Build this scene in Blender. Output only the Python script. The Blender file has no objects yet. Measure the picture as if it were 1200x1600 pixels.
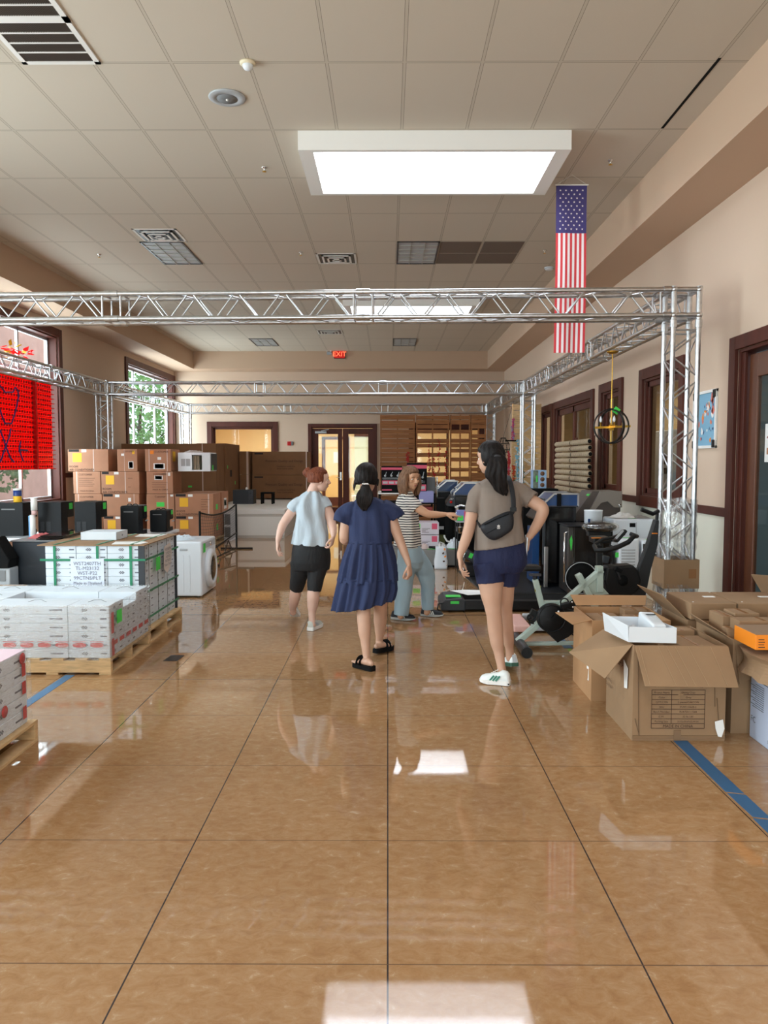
import bpy, math, random
from mathutils import Vector, Matrix, noise
S = bpy.context.scene
COL = S.collection
PI = math.pi
# ------------------------------------------------------------------ camera
CH, TILT, YAW = 1.58, math.atan(78/1200), math.atan(6/1200)
cam_d = bpy.data.cameras.new('camera'); cam = bpy.data.objects.new('camera', cam_d); COL.objects.link(cam)
cam_d.sensor_fit = 'VERTICAL'; cam_d.sensor_height = 24; cam_d.lens = 18; cam_d.clip_end = 300
cam.location = (0, 0, CH); cam.rotation_euler = (PI/2 - TILT, 0, YAW); S.camera = cam
# ------------------------------------------------------------------ colour management, world, large lights
S.view_settings.view_transform = 'Standard'; S.view_settings.look = 'None'
S.view_settings.gamma = 1; S.view_settings.use_curve_mapping = False
S.view_settings.exposure = 0.22
SKY_STRENGTH = 2.4; SKYLIGHT_EMIT = 10.0; WINDOW_W = 260; BACK_ROOM_W = 300; SIDE_ROOM_W = 110; FRONT_W = 430
w = bpy.data.worlds.new('sky'); S.world = w; w.use_nodes = True
nt = w.node_tree; bg = nt.nodes['Background']
tc = nt.nodes.new('ShaderNodeTexCoord'); sx = nt.nodes.new('ShaderNodeSeparateXYZ'); cr = nt.nodes.new('ShaderNodeValToRGB')
nt.links.new(tc.outputs['Generated'], sx.inputs[0]); nt.links.new(sx.outputs['Z'], cr.inputs[0])
cr.color_ramp.elements[0].color = (.86, .90, .94, 1); cr.color_ramp.elements[1].color = (.62, .78, 1, 1)
nt.links.new(cr.outputs[0], bg.inputs['Color']); bg.inputs['Strength'].default_value = SKY_STRENGTH
def area(name, loc, size, size_y, energy, color, rot):
    l = bpy.data.lights.new(name, 'AREA'); l.shape = 'RECTANGLE'; l.size = size; l.size_y = size_y
    l.energy = energy; l.color = color
    o = bpy.data.objects.new(name, l); COL.objects.link(o); o.location = loc; o.rotation_euler = rot
    return o
# daylight entering through the street windows on the left
for yc, wk in ((-2.8, 1.3), (4.8, 1.7), (12.6, 1.15), (20.4, 1.15)):
    area('window_daylight', (-6.62, yc, 2.55), 3.9, 3.0, WINDOW_W*wk, (.90, .95, 1), (0, -PI/2, 0)).data.size = 3.0
    bpy.context.scene.objects[-1].data.size_y = 3.9
area('front_fill_light', (-1.5, -7.3, 2.0), 7.5, 3.0, FRONT_W, (.93, .96, 1), (PI/2, 0, 0))  # unseen fill lamp, added to brighten faces turned towards the camera
area('back_room_lamp', (-2.0, 25.2, 3.3), 6, 2, BACK_ROOM_W, (1, .86, .66), (0, 0, 0))
area('side_room_fill', (5.0, 14.5, 3.3), 1.5, 8, SIDE_ROOM_W*2.5, (1, .88, .72), (0, 0, 0))  # unseen lamp added to brighten the side room behind the right-hand windows
area('office_fill', (5.0, 5.0, 3.3), 1.2, 3, SIDE_ROOM_W*.8, (.9, .95, 1), (0, 0, 0))  # added fill, no lamp seen: lifts the office behind the near door glass

# ------------------------------------------------------------------ materials
def lin(c):
    c = c/255.
    return c/12.92 if c <= .04045 else ((c+.055)/1.055)**2.4
def rgb(c): return (lin(c[0]), lin(c[1]), lin(c[2]), 1)
MATS = {}
def mat(name, c, rough=.6, metal=0, var=0, vscale=8, bump=0, bscale=60, bdist=.01, stretch=None, coat=0, trans=0, alpha=1, spec=None, emit=None, estr=0):
    if name in MATS: return MATS[name]
    m = bpy.data.materials.new(name); m.use_nodes = True; n = m.node_tree; b = n.nodes['Principled BSDF']
    b.inputs['Base Color'].default_value = rgb(c); b.inputs['Roughness'].default_value = rough
    b.inputs['Metallic'].default_value = metal; b.inputs['Coat Weight'].default_value = coat
    b.inputs['Transmission Weight'].default_value = trans; b.inputs['Alpha'].default_value = alpha
    if spec is not None: b.inputs['Specular IOR Level'].default_value = spec
    if emit: b.inputs['Emission Color'].default_value = rgb(emit); b.inputs['Emission Strength'].default_value = estr
    if var or bump:
        t = n.nodes.new('ShaderNodeTexCoord'); mp = n.nodes.new('ShaderNodeMapping')
        n.links.new(t.outputs['Object'], mp.inputs[0])
        if stretch: mp.inputs['Scale'].default_value = stretch
    if var:
        ns = n.nodes.new('ShaderNodeTexNoise'); ns.inputs['Scale'].default_value = vscale; ns.inputs['Detail'].default_value = 4
        n.links.new(mp.outputs[0], ns.inputs['Vector'])
        mr = n.nodes.new('ShaderNodeMapRange'); mr.inputs[1].default_value = .3; mr.inputs[2].default_value = .7
        mr.inputs[3].default_value = 1-var; mr.inputs[4].default_value = 1+var
        n.links.new(ns.outputs[0], mr.inputs[0])
        hs = n.nodes.new('ShaderNodeHueSaturation'); hs.inputs['Color'].default_value = rgb(c)
        n.links.new(mr.outputs[0], hs.inputs['Value']); n.links.new(hs.outputs[0], b.inputs['Base Color'])
    if bump:
        nb = n.nodes.new('ShaderNodeTexNoise'); nb.inputs['Scale'].default_value = bscale; nb.inputs['Detail'].default_value = 3
        n.links.new(mp.outputs[0], nb.inputs['Vector'])
        bp = n.nodes.new('ShaderNodeBump'); bp.inputs['Strength'].default_value = bump; bp.inputs['Distance'].default_value = bdist
        n.links.new(nb.outputs[0], bp.inputs['Height']); n.links.new(bp.outputs[0], b.inputs['Normal'])
    MATS[name] = m
    return m
def emis(name, c, s):
    if name in MATS: return MATS[name]
    m = bpy.data.materials.new(name); m.use_nodes = True; n = m.node_tree; n.nodes.clear()
    e = n.nodes.new('ShaderNodeEmission'); o = n.nodes.new('ShaderNodeOutputMaterial')
    e.inputs[0].default_value = rgb(c); e.inputs[1].default_value = s; n.links.new(e.outputs[0], o.inputs[0])
    MATS[name] = m; return m
def glassy(name, tint, fac=.12, rough=.02):
    """thin pane: mostly see-through, with a mirror-like share"""
    if name in MATS: return MATS[name]
    m = bpy.data.materials.new(name); m.use_nodes = True; n = m.node_tree; n.nodes.clear()
    t = n.nodes.new('ShaderNodeBsdfTransparent'); g = n.nodes.new('ShaderNodeBsdfGlossy'); x = n.nodes.new('ShaderNodeMixShader'); o = n.nodes.new('ShaderNodeOutputMaterial')
    t.inputs[0].default_value = rgb(tint); g.inputs['Roughness'].default_value = rough
    x.inputs[0].default_value = fac
    n.links.new(t.outputs[0], x.inputs[1]); n.links.new(g.outputs[0], x.inputs[2]); n.links.new(x.outputs[0], o.inputs[0])
    MATS[name] = m; return m
def film(name, fac=.35, bscale=25, stretch=(1, 1, 6)):
    """wrinkled stretch film"""
    m = bpy.data.materials.new(name); m.use_nodes = True; n = m.node_tree; n.nodes.clear()
    t = n.nodes.new('ShaderNodeBsdfTransparent'); g = n.nodes.new('ShaderNodeBsdfGlossy'); x = n.nodes.new('ShaderNodeMixShader'); o = n.nodes.new('ShaderNodeOutputMaterial')
    tc = n.nodes.new('ShaderNodeTexCoord'); mp = n.nodes.new('ShaderNodeMapping'); mp.inputs['Scale'].default_value = stretch
    ns = n.nodes.new('ShaderNodeTexNoise'); ns.inputs['Scale'].default_value = bscale; ns.inputs['Detail'].default_value = 3
    bp = n.nodes.new('ShaderNodeBump'); bp.inputs['Strength'].default_value = .8; bp.inputs['Distance'].default_value = .01
    n.links.new(tc.outputs['Object'], mp.inputs[0]); n.links.new(mp.outputs[0], ns.inputs['Vector']); n.links.new(ns.outputs[0], bp.inputs['Height'])
    n.links.new(bp.outputs[0], g.inputs['Normal']); g.inputs['Roughness'].default_value = .22
    mr = n.nodes.new('ShaderNodeMapRange'); mr.inputs[1].default_value = .45; mr.inputs[2].default_value = .75; mr.inputs[3].default_value = fac*.35; mr.inputs[4].default_value = fac*1.8
    n.links.new(ns.outputs[0], mr.inputs[0]); n.links.new(mr.outputs[0], x.inputs[0])
    n.links.new(t.outputs[0], x.inputs[1]); n.links.new(g.outputs[0], x.inputs[2]); n.links.new(x.outputs[0], o.inputs[0])
    MATS[name] = m; return m

M = dict(
 alu=mat('aluminium', (205, 207, 210), .28, 1, var=.12, vscale=20),
 steel=mat('brushed_steel', (190, 188, 186), .32, 1), chrome=mat('chrome', (225, 225, 225), .12, 1),
 darksteel=mat('dark_steel', (70, 70, 74), .35, .8),
 trim=mat('mahogany_trim', (82, 40, 30), .5, spec=.3, var=.18, vscale=6, stretch=(1, 1, .2)),
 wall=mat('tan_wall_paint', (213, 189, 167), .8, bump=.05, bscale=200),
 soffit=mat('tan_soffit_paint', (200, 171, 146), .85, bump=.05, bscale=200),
 wainscot=mat('pale_wainscot_paint', (226, 224, 208), .6),
 white=mat('white_paint', (236, 234, 230), .5), plastic=mat('white_plastic', (226, 232, 238), .35, coat=.3),
 offwhite=mat('offwhite_panel', (206, 202, 196), .6),
 black=mat('black_plastic', (11, 12, 14), .45, spec=.35), blackm=mat('black_matte', (7, 7, 8), .8, spec=.2), blackg=mat('black_gloss', (6, 6, 8), .15, coat=.35),
 char=mat('charcoal_plastic', (42, 45, 50), .5), grey=mat('mid_grey', (120, 122, 124), .5), lgrey=mat('light_grey', (176, 180, 184), .45),
 kraft=mat('kraft_cardboard', (152, 121, 90), .85, var=.07, vscale=5, bump=.12, bscale=14),
 kraft2=mat('brown_carton', (178, 128, 98), .75, var=.07, vscale=4, bump=.1, bscale=10),
 kraftdk=mat('dark_carton', (134, 94, 62), .8, var=.08, vscale=3, bump=.1, bscale=8),
 kraftin=mat('cardboard_inside', (172, 140, 106), .9, var=.05, vscale=6),
 tape=mat('brown_packing_tape', (150, 108, 72), .25), cleartape=mat('clear_packing_tape', (214, 190, 176), .2),
 ink=mat('black_print', (30, 26, 26), .8), inkbrown=mat('dark_brown_print', (70, 44, 34), .8), inkred=mat('red_print', (196, 60, 60), .8), inkgrey=mat('grey_print', (110, 112, 122), .8),
 paper=mat('white_label_paper', (240, 240, 238), .7), yellow=mat('yellow_label', (244, 190, 40), .6), green=mat('green_price_sticker', (70, 214, 84), .5),
 cartonw=mat('white_printed_carton', (214, 221, 228), .6, var=.03, vscale=6, bump=.05, bscale=20),
 wood=mat('pallet_wood', (206, 172, 126), .8, var=.18, vscale=9, stretch=(1, 1, 6), bump=.1, bscale=40),
 slat=mat('stained_pallet_slat', (158, 104, 60), .7, var=.3, vscale=7, stretch=(.5, 1, 7), bump=.1, bscale=40),
 strap=mat('green_strap', (30, 128, 90), .4), blue=mat('blue_floor_tape', (44, 92, 132), .5), red=None,
 brass=mat('brass', (214, 168, 70), .28, 1), glass=glassy('window_glass', (240, 246, 246), .025), dglass=glassy('interior_glass', (215, 220, 218), .05),
 navy=mat('blue_enamel', (16, 60, 110), .3, coat=.4), sage=mat('sage_painted_metal', (176, 192, 182), .4, coat=.2),
 orange=mat('orange_print', (244, 140, 30), .5), pink=mat('pink_print', (214, 84, 112), .6), purple=mat('lavender_carton', (150, 150, 198), .7),
 skin=mat('skin', (208, 160, 132), .5, var=.05, vscale=8), 
)

def translucent(name, c, f=.5):
    m = mat(name, c, .35, coat=.2); n = m.node_tree; b = n.nodes['Principled BSDF']; o = n.nodes['Material Output']
    t = n.nodes.new('ShaderNodeBsdfTranslucent'); t.inputs[0].default_value = rgb(c); x = n.nodes.new('ShaderNodeMixShader'); x.inputs[0].default_value = f
    n.links.new(b.outputs[0], x.inputs[1]); n.links.new(t.outputs[0], x.inputs[2]); n.links.new(x.outputs[0], o.inputs[0]); return m
M['red'] = translucent('red_plastic', (240, 30, 30), .55)

# ------------------------------------------------------------------ geometry helpers
def V(*a): return Vector(a[0] if len(a) == 1 else a)
def wsum(o):
    t = Vector((0, 0, 0))
    while o: t += Vector(o.location); o = o.parent
    return t
class MB:
    def __init__(s): s.v = []; s.f = []; s.mi = []; s.sm = []; s.m = 0; s.s = False; s.X = None
    def add(s, vs, fs, smooth=None):
        b = len(s.v)
        s.v += [tuple(s.X @ Vector(v)) for v in vs] if s.X else [tuple(v) for v in vs]
        for f in fs:
            s.f.append([b+i for i in f]); s.mi.append(s.m); s.sm.append(s.s if smooth is None else smooth)
        return s
    def box(s, x0, x1, y0, y1, z0, z1):
        return s.add([(x0,y0,z0),(x1,y0,z0),(x1,y1,z0),(x0,y1,z0),(x0,y0,z1),(x1,y0,z1),(x1,y1,z1),(x0,y1,z1)],
                     [(0,3,2,1),(4,5,6,7),(0,1,5,4),(1,2,6,5),(2,3,7,6),(3,0,4,7)], False)
    def obox(s, c, size, rz=0, rx=0, ry=0):
        R = Matrix.Translation(c) @ Matrix.Rotation(rz, 4, 'Z') @ Matrix.Rotation(rx, 4, 'X') @ Matrix.Rotation(ry, 4, 'Y')
        hx, hy, hz = size[0]/2, size[1]/2, size[2]/2
        vs = [R @ Vector(p) for p in [(-hx,-hy,-hz),(hx,-hy,-hz),(hx,hy,-hz),(-hx,hy,-hz),(-hx,-hy,hz),(hx,-hy,hz),(hx,hy,hz),(-hx,hy,hz)]]
        return s.add(vs, [(0,3,2,1),(4,5,6,7),(0,1,5,4),(1,2,6,5),(2,3,7,6),(3,0,4,7)], False)
    def hexa(s, b, t):
        return s.add(list(b)+list(t), [(0,3,2,1),(4,5,6,7),(0,1,5,4),(1,2,6,5),(2,3,7,6),(3,0,4,7)], False)
    def beam(s, p0, p1, w, h, up=(0, 0, 1)):
        p0, p1 = V(p0), V(p1); d = (p1-p0).normalized(); u = V(up)
        if abs(d.dot(u)) > .98: u = V(0, 1, 0)
        a = d.cross(u).normalized()*w/2; b = a.cross(d).normalized()*h/2
        return s.hexa([p0-a-b, p0+a-b, p1+a-b, p1-a-b], [p0-a+b, p0+a+b, p1+a+b, p1-a+b])
    def tube(s, pts, r, n=10, cap=True, smooth=True, flat=1.0, up=None):
        pts = [V(p) for p in pts]; k = len(pts); rs = r if isinstance(r, (list, tuple)) else [r]*k
        vs = []; prev = None
        for i, p in enumerate(pts):
            d = (pts[min(i+1, k-1)]-pts[max(i-1, 0)]).normalized()
            if prev is None:
                u = V(up) if up else (V(0, 0, 1) if abs(d.z) < .9 else V(0, 1, 0))
                a = d.cross(u).normalized()
            else: a = (prev - d*prev.dot(d)).normalized()
            prev = a; b = d.cross(a)
            rr = rs[i] if isinstance(rs[i], (list, tuple)) else (rs[i], rs[i]*flat)
            for j in range(n):
                t = 2*PI*j/n; vs.append(p + a*rr[0]*math.cos(t) + b*rr[1]*math.sin(t))
        fs = [(i*n+j, i*n+(j+1) % n, (i+1)*n+(j+1) % n, (i+1)*n+j) for i in range(k-1) for j in range(n)]
        s.add(vs, fs, smooth)
        if cap: s.add(vs[:n], [tuple(reversed(range(n)))], False); s.add(vs[-n:], [tuple(range(n))], False)
        return s
    def cyl(s, p0, p1, r, r1=None, n=16, cap=True, smooth=True):
        return s.tube([p0, p1], [r, r if r1 is None else r1], n, cap, smooth)
    def loft(s, rings, smooth=True, cap=True, closed=False):
        n = len(rings[0]); k = len(rings); vs = [p for r in rings for p in r]
        fs = [(i*n+j, i*n+(j+1) % n, ((i+1) % k)*n+(j+1) % n, ((i+1) % k)*n+j) for i in range(k if closed else k-1) for j in range(n)]
        if cap and not closed: fs += [tuple(reversed(range(n))), tuple(range((k-1)*n, k*n))]
        return s.add(vs, fs, smooth)
    def sphere(s, c, r, n=16, k=10, R=None):
        c = V(c); r = (r, r, r) if not isinstance(r, (tuple, list)) else r; vs = [];
        R = R or Matrix.Identity(3)
        for i in range(1, k):
            a = PI*i/k
            for j in range(n):
                t = 2*PI*j/n; vs.append(c + R @ V(r[0]*math.sin(a)*math.cos(t), r[1]*math.sin(a)*math.sin(t), -r[2]*math.cos(a)))
        vs.append(c + R @ V(0, 0, -r[2])); vs.append(c + R @ V(0, 0, r[2])); B = len(vs)-2
        fs = [(i*n+j, i*n+(j+1) % n, (i+1)*n+(j+1) % n, (i+1)*n+j) for i in range(k-2) for j in range(n)]
        fs += [(B, (j+1) % n, j) for j in range(n)] + [(B+1, (k-2)*n+j, (k-2)*n+(j+1) % n) for j in range(n)]
        return s.add(vs, fs, True)
    def lathe(s, c, prof, n=24, axis='Z'):
        rings = []
        for r, h in prof:
            ring = []
            for j in range(n):
                t = 2*PI*j/n; a, b = r*math.cos(t), r*math.sin(t)
                p = (a, b, h) if axis == 'Z' else ((h, a, b) if axis == 'X' else (b, h, a))
                ring.append(V(c)+V(p))
            rings.append(ring)
        return s.loft(rings, True, True)
    def prism(s, poly, o, ax, ay, d, smooth=False):
        """polygon (2-D points) in plane (o, ax, ay) extruded along vector d"""
        o, ax, ay, d = V(o), V(ax), V(ay), V(d); n = len(poly)
        a = [o+ax*p[0]+ay*p[1] for p in poly]; b = [p+d for p in a]
        fs = [tuple(reversed(range(n))), tuple(range(n, 2*n))] + [(i, (i+1) % n, n+(i+1) % n, n+i) for i in range(n)]
        return s.add(a+b, fs, smooth)
    def quad(s, a, b, c, d): return s.add([a, b, c, d], [(0, 1, 2, 3)], False)
    def torus(s, c, R, r, axis=(0, 0, 1), n=32, k=8, a0=0, a1=2*PI, flat=1):
        c = V(c); ax = V(axis).normalized(); u = ax.orthogonal().normalized(); w_ = ax.cross(u); full = abs(a1-a0-2*PI) < 1e-6
        N = n if full else n+1; rings = []
        for i in range(N):
            t = a0+(a1-a0)*i/n; d = u*math.cos(t)+w_*math.sin(t)
            rings.append([c+d*R+(d*r*math.cos(2*PI*j/k)+ax*r*flat*math.sin(2*PI*j/k)) for j in range(k)])
        return s.loft(rings, True, not full, full)
    def text(s, txt, size, o, ax, ay, align='LEFT', lift=.0015):
        cu = bpy.data.curves.new('t', 'FONT'); cu.body = txt; cu.size = size; cu.align_x = align; cu.resolution_u = 2
        ob = bpy.data.objects.new('t', cu); COL.objects.link(ob); me = ob.to_mesh()
        o, ax, ay = V(o), V(ax).normalized(), V(ay).normalized(); nrm = ax.cross(ay)
        s.add([o+ax*v.co.x+ay*v.co.y+nrm*lift for v in me.vertices], [tuple(p.vertices) for p in me.polygons], False)
        ob.to_mesh_clear(); bpy.data.objects.remove(ob); bpy.data.curves.remove(cu)
        return s
    def build(s, name, mats, parent=None, bevel=0, seg=2, subsurf=0, local=False, weld=False):
        me = bpy.data.meshes.new(name); me.from_pydata(s.v, [], s.f)
        for m in (mats if isinstance(mats, (list, tuple)) else [mats]): me.materials.append(m)
        me.polygons.foreach_set('material_index', s.mi); me.polygons.foreach_set('use_smooth', s.sm); me.update()
        o = bpy.data.objects.new(name, me); COL.objects.link(o)
        if parent:
            o.parent = parent
            if not local: o.location = -wsum(parent)
        if bevel:
            b = o.modifiers.new('b', 'BEVEL'); b.width = bevel; b.segments = seg; b.limit_method = 'ANGLE'; b.angle_limit = .7
        if subsurf:
            b = o.modifiers.new('s', 'SUBSURF'); b.levels = b.render_levels = subsurf
        return o
def tag(o, label=None, cat=None, group=None, kind=None):
    if label: o['label'] = label
    if cat: o['category'] = cat
    if group: o['group'] = group
    if kind: o['kind'] = kind
    return o
def thing(name, label, cat, loc=(0, 0, 0), group=None, rz=0):
    o = bpy.data.objects.new(name, None); COL.objects.link(o); o.location = loc; o.rotation_euler = (0, 0, rz); o.empty_display_size = .1
    return tag(o, label, cat, group)
def struct(o): o['kind'] = 'structure'; return o
def copy_tree(o, parent=None):
    c = o.copy(); COL.objects.link(c)
    if parent: c.parent = parent
    for ch in [x for x in bpy.data.objects if x.parent == o]: copy_tree(ch, c)
    return c
def cam_ray(u, v):
    a, b = (u-600)/1200, (800-v)/1200
    y = math.cos(TILT)+b*math.sin(TILT); z = -math.sin(TILT)+b*math.cos(TILT); x = a
    c, s_ = math.cos(YAW), math.sin(YAW)
    return V(x*c-y*s_, x*s_+y*c, z)
def at(u, v, Y):
    """survey helper: the place at distance Y seen in the direction (u, v) of the photograph"""
    d = cam_ray(u, v); return V(0, 0, CH)+d*(Y/d.y)
def onz(u, v, Z=0):
    d = cam_ray(u, v); return V(0, 0, CH)+d*((Z-CH)/d.z)
# ================================================================== THE SETTING
XL, XR, YB, YF = -6.24, 3.39, 22.6, -7.0
CZ, SZ, TXL, TXR, TYB = 4.70, 4.21, -5.50, 2.81, 21.9
# floor material: polished mottled stone tiles with joints
def floor_mat():
    m = bpy.data.materials.new('polished_stone_tile'); m.use_nodes = True; n = m.node_tree; b = n.nodes['Principled BSDF']; L = n.links
    tc = n.nodes.new('ShaderNodeTexCoord'); mp = n.nodes.new('ShaderNodeMapping'); mp.inputs['Scale'].default_value = (1, 1.45, 1); L.new(tc.outputs['Object'], mp.inputs[0])
    n1 = n.nodes.new('ShaderNodeTexNoise'); n1.inputs['Scale'].default_value = 16; n1.inputs['Detail'].default_value = 9; n1.inputs['Roughness'].default_value = .72; n1.inputs['Distortion'].default_value = .6; L.new(mp.outputs[0], n1.inputs['Vector'])
    n2 = n.nodes.new('ShaderNodeTexNoise'); n2.inputs['Scale'].default_value = 1.1; n2.inputs['Detail'].default_value = 3; L.new(tc.outputs['Object'], n2.inputs['Vector'])
    r1 = n.nodes.new('ShaderNodeValToRGB'); L.new(n1.outputs[0], r1.inputs[0])
    e = r1.color_ramp.elements; e[0].position = .28; e[0].color = rgb((158, 118, 80)); e[1].position = .60; e[1].color = rgb((180, 144, 106))
    x = r1.color_ramp.elements.new(.46); x.color = rgb((172, 132, 92)); x = r1.color_ramp.elements.new(.72); x.color = rgb((204, 178, 148))
    mx = n.nodes.new('ShaderNodeMix'); mx.data_type = 'RGBA'; mx.blend_type = 'MULTIPLY'; L.new(r1.outputs[0], mx.inputs[6]); mx.inputs[0].default_value = .55
    r2 = n.nodes.new('ShaderNodeValToRGB'); L.new(n2.outputs[0], r2.inputs[0]); r2.color_ramp.elements[0].color = (.66, .61, .56, 1); r2.color_ramp.elements[1].color = (.82, .79, .76, 1)
    r2.color_ramp.elements[0].position = .35; r2.color_ramp.elements[1].position = .65
    L.new(r2.outputs[0], mx.inputs[7])
    sp = n.nodes.new('ShaderNodeSeparateXYZ'); L.new(tc.outputs['Object'], sp.inputs[0])
    def mth(op, a, b_=None, c=None):
        q = n.nodes.new('ShaderNodeMath'); q.operation = op
        for i, t in enumerate((a, b_, c)):
            if t is None: continue
            if isinstance(t, (int, float)): q.inputs[i].default_value = t
            else: L.new(t, q.inputs[i])
        return q.outputs[0]
    def joint(co, per, off, half):
        f = mth('FRACT', mth('DIVIDE', mth('SUBTRACT', co, off-per*50), per))
        d = mth('MULTIPLY', mth('MINIMUM', f, mth('SUBTRACT', 1.0, f)), per)
        return mth('LESS_THAN', d, half)
    jx = joint(sp.outputs[0], .8035, 0, .0028); jy = joint(sp.outputs[1], .7932, 2.323, .0026)
    d1 = mth('LESS_THAN', mth('ABSOLUTE', mth('SUBTRACT', sp.outputs[1], 7.868)), .011)
    d2 = mth('LESS_THAN', mth('ABSOLUTE', mth('SUBTRACT', sp.outputs[1], 9.455)), .013)
    j = mth('MAXIMUM', mth('MAXIMUM', jx, d1), d2)
    m2 = n.nodes.new('ShaderNodeMix'); m2.data_type = 'RGBA'; L.new(j, m2.inputs[0]); L.new(mx.outputs[2], m2.inputs[6]); m2.inputs[7].default_value = rgb((58, 50, 50))
    m3 = n.nodes.new('ShaderNodeMix'); m3.data_type = 'RGBA'; L.new(mth('MULTIPLY', jy, .8), m3.inputs[0]); L.new(m2.outputs[2], m3.inputs[6]); m3.inputs[7].default_value = rgb((96, 74, 58))
    L.new(m3.outputs[2], b.inputs['Base Color'])
    ro = n.nodes.new('ShaderNodeMapRange'); L.new(n1.outputs[0], ro.inputs[0]); ro.inputs[1].default_value = .3; ro.inputs[2].default_value = .75; ro.inputs[3].default_value = .008; ro.inputs[4].default_value = .03
    L.new(ro.outputs[0], b.inputs['Roughness']); b.inputs['Specular IOR Level'].default_value = .6
    bp = n.nodes.new('ShaderNodeBump'); bp.inputs['Strength'].default_value = .004; bp.inputs['Distance'].default_value = .01; L.new(n1.outputs[0], bp.inputs['Height']); L.new(bp.outputs[0], b.inputs['Normal'])
    return m
def ceil_mat():
    m = bpy.data.materials.new('acoustic_ceiling_tile'); m.use_nodes = True; n = m.node_tree; b = n.nodes['Principled BSDF']; L = n.links
    tc = n.nodes.new('ShaderNodeTexCoord'); sp = n.nodes.new('ShaderNodeSeparateXYZ'); L.new(tc.outputs['Object'], sp.inputs[0])
    def mth(op, a, b_=None):
        q = n.nodes.new('ShaderNodeMath'); q.operation = op
        for i, t in enumerate((a, b_)):
            if t is None: continue
            if isinstance(t, (int, float)): q.inputs[i].default_value = t
            else: L.new(t, q.inputs[i])
        return q.outputs[0]
    def dist(co, per, off):
        f = mth('FRACT', mth('DIVIDE', mth('SUBTRACT', co, off-per*50), per))
        return mth('MULTIPLY', mth('MINIMUM', f, mth('SUBTRACT', 1.0, f)), per)
    d = mth('MINIMUM', dist(sp.outputs[0], .6096, .13), dist(sp.outputs[1], 1.2213, 6.22))
    bar = mth('LESS_THAN', d, .011); gap = mth('LESS_THAN', d, .0145)
    ns = n.nodes.new('ShaderNodeTexNoise'); ns.inputs['Scale'].default_value = 180; L.new(tc.outputs['Object'], ns.inputs['Vector'])
    m1 = n.nodes.new('ShaderNodeMix'); m1.data_type = 'RGBA'; L.new(gap, m1.inputs[0]); m1.inputs[6].default_value = rgb((205, 194, 178)); m1.inputs[7].default_value = rgb((128, 116, 102))
    m2 = n.nodes.new('ShaderNodeMix'); m2.data_type = 'RGBA'; L.new(bar, m2.inputs[0]); L.new(m1.outputs[2], m2.inputs[6]); m2.inputs[7].default_value = rgb((196, 185, 168))
    L.new(m2.outputs[2], b.inputs['Base Color']); b.inputs['Roughness'].default_value = .9
    bp = n.nodes.new('ShaderNodeBump'); bp.inputs['Strength'].default_value = .15; bp.inputs['Distance'].default_value = .004; L.new(ns.outputs[0], bp.inputs['Height']); L.new(bp.outputs[0], b.inputs['Normal'])
    return m
M['floor'] = floor_mat(); M['ceil'] = ceil_mat()
struct(MB().box(XL-.3, XR+.3, YF-.3, YB+6.5, -.1, 0).build('floor', M['floor']))
# ceiling (with the three skylight openings left free)
SKY = [(-.85, 1.73, y0, y0+1.235) for y0 in (.21, 7.455, 14.70)]
c = MB(); y = YF
for (x0, x1, y0, y1) in SKY:
    c.box(TXL, TXR, y, y0, CZ, CZ+.1); c.box(TXL, x0, y0, y1, CZ, CZ+.1); c.box(x1, TXR, y0, y1, CZ, CZ+.1); y = y1
c.box(TXL, TXR, y, TYB, CZ, CZ+.1)
struct(c.build('ceiling', M['ceil']))
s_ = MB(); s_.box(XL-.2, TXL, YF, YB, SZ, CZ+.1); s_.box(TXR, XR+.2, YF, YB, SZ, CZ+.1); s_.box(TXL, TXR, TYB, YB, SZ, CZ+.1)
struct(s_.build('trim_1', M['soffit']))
# walls with openings: pieces around rectangles
def wall_pieces(mb, horiz, fixed0, fixed1, a0, a1, z0, z1, holes):
    def put(p0, p1, q0, q1):
        if p1-p0 < .001 or q1-q0 < .001: return
        if horiz: mb.box(p0, p1, fixed0, fixed1, q0, q1)
        else: mb.box(fixed0, fixed1, p0, p1, q0, q1)
    cur = a0
    for (h0, h1, hz0, hz1) in sorted(holes):
        put(cur, h0, z0, z1); put(h0, h1, z0, min(max(hz0, z0), z1)); put(h0, h1, max(min(hz1, z1), z0), z1); cur = h1
    put(cur, a1, z0, z1)
WL = [(-4.7, -.7, .86, 3.93), (2.9, 6.95, .86, 3.93), (10.55, 14.62, .86, 3.93), (18.50, 22.42, .86, 3.93)]
m_ = MB(); wall_pieces(m_, False, XL-.25, XL, YF, YB, 0, SZ, WL); struct(m_.build('wall_left', M['wall']))
WR = [(4.2, 7.52, 0, 2.66), (8.96, 10.24, 1.14, 2.66), (11.28, 12.2, .0, 2.66), (12.83, 15.56, 1.14, 2.64), (15.98, 16.95, 0, 2.64)]
m_ = MB(); wall_pieces(m_, False, XR, XR+.16, YF, YB, 0, 1.03, WR); struct(m_.build('trim_2', M['wainscot']))
m_ = MB(); wall_pieces(m_, False, XR, XR+.16, YF, YB, 1.03, SZ, WR); struct(m_.build('wall_right', M['wall']))
WB = [(-5.16, -3.36, 1.0, 2.62), (-2.24, -.42, 0, 2.60), (.75, 2.75, .7, 2.6)]
m_ = MB(); wall_pieces(m_, True, YB, YB+.16, XL-.25, XR+.16, 0, SZ, WB); struct(m_.build('wall_back', M['wall']))
WF = [(-5.3, 2.4, .4, 3.4)]
m_ = MB(); wall_pieces(m_, True, YF-.2, YF, XL-.25, XR+.16, 0, CZ+.1, WF); struct(m_.build('wall_front', M['wall']))
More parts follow.
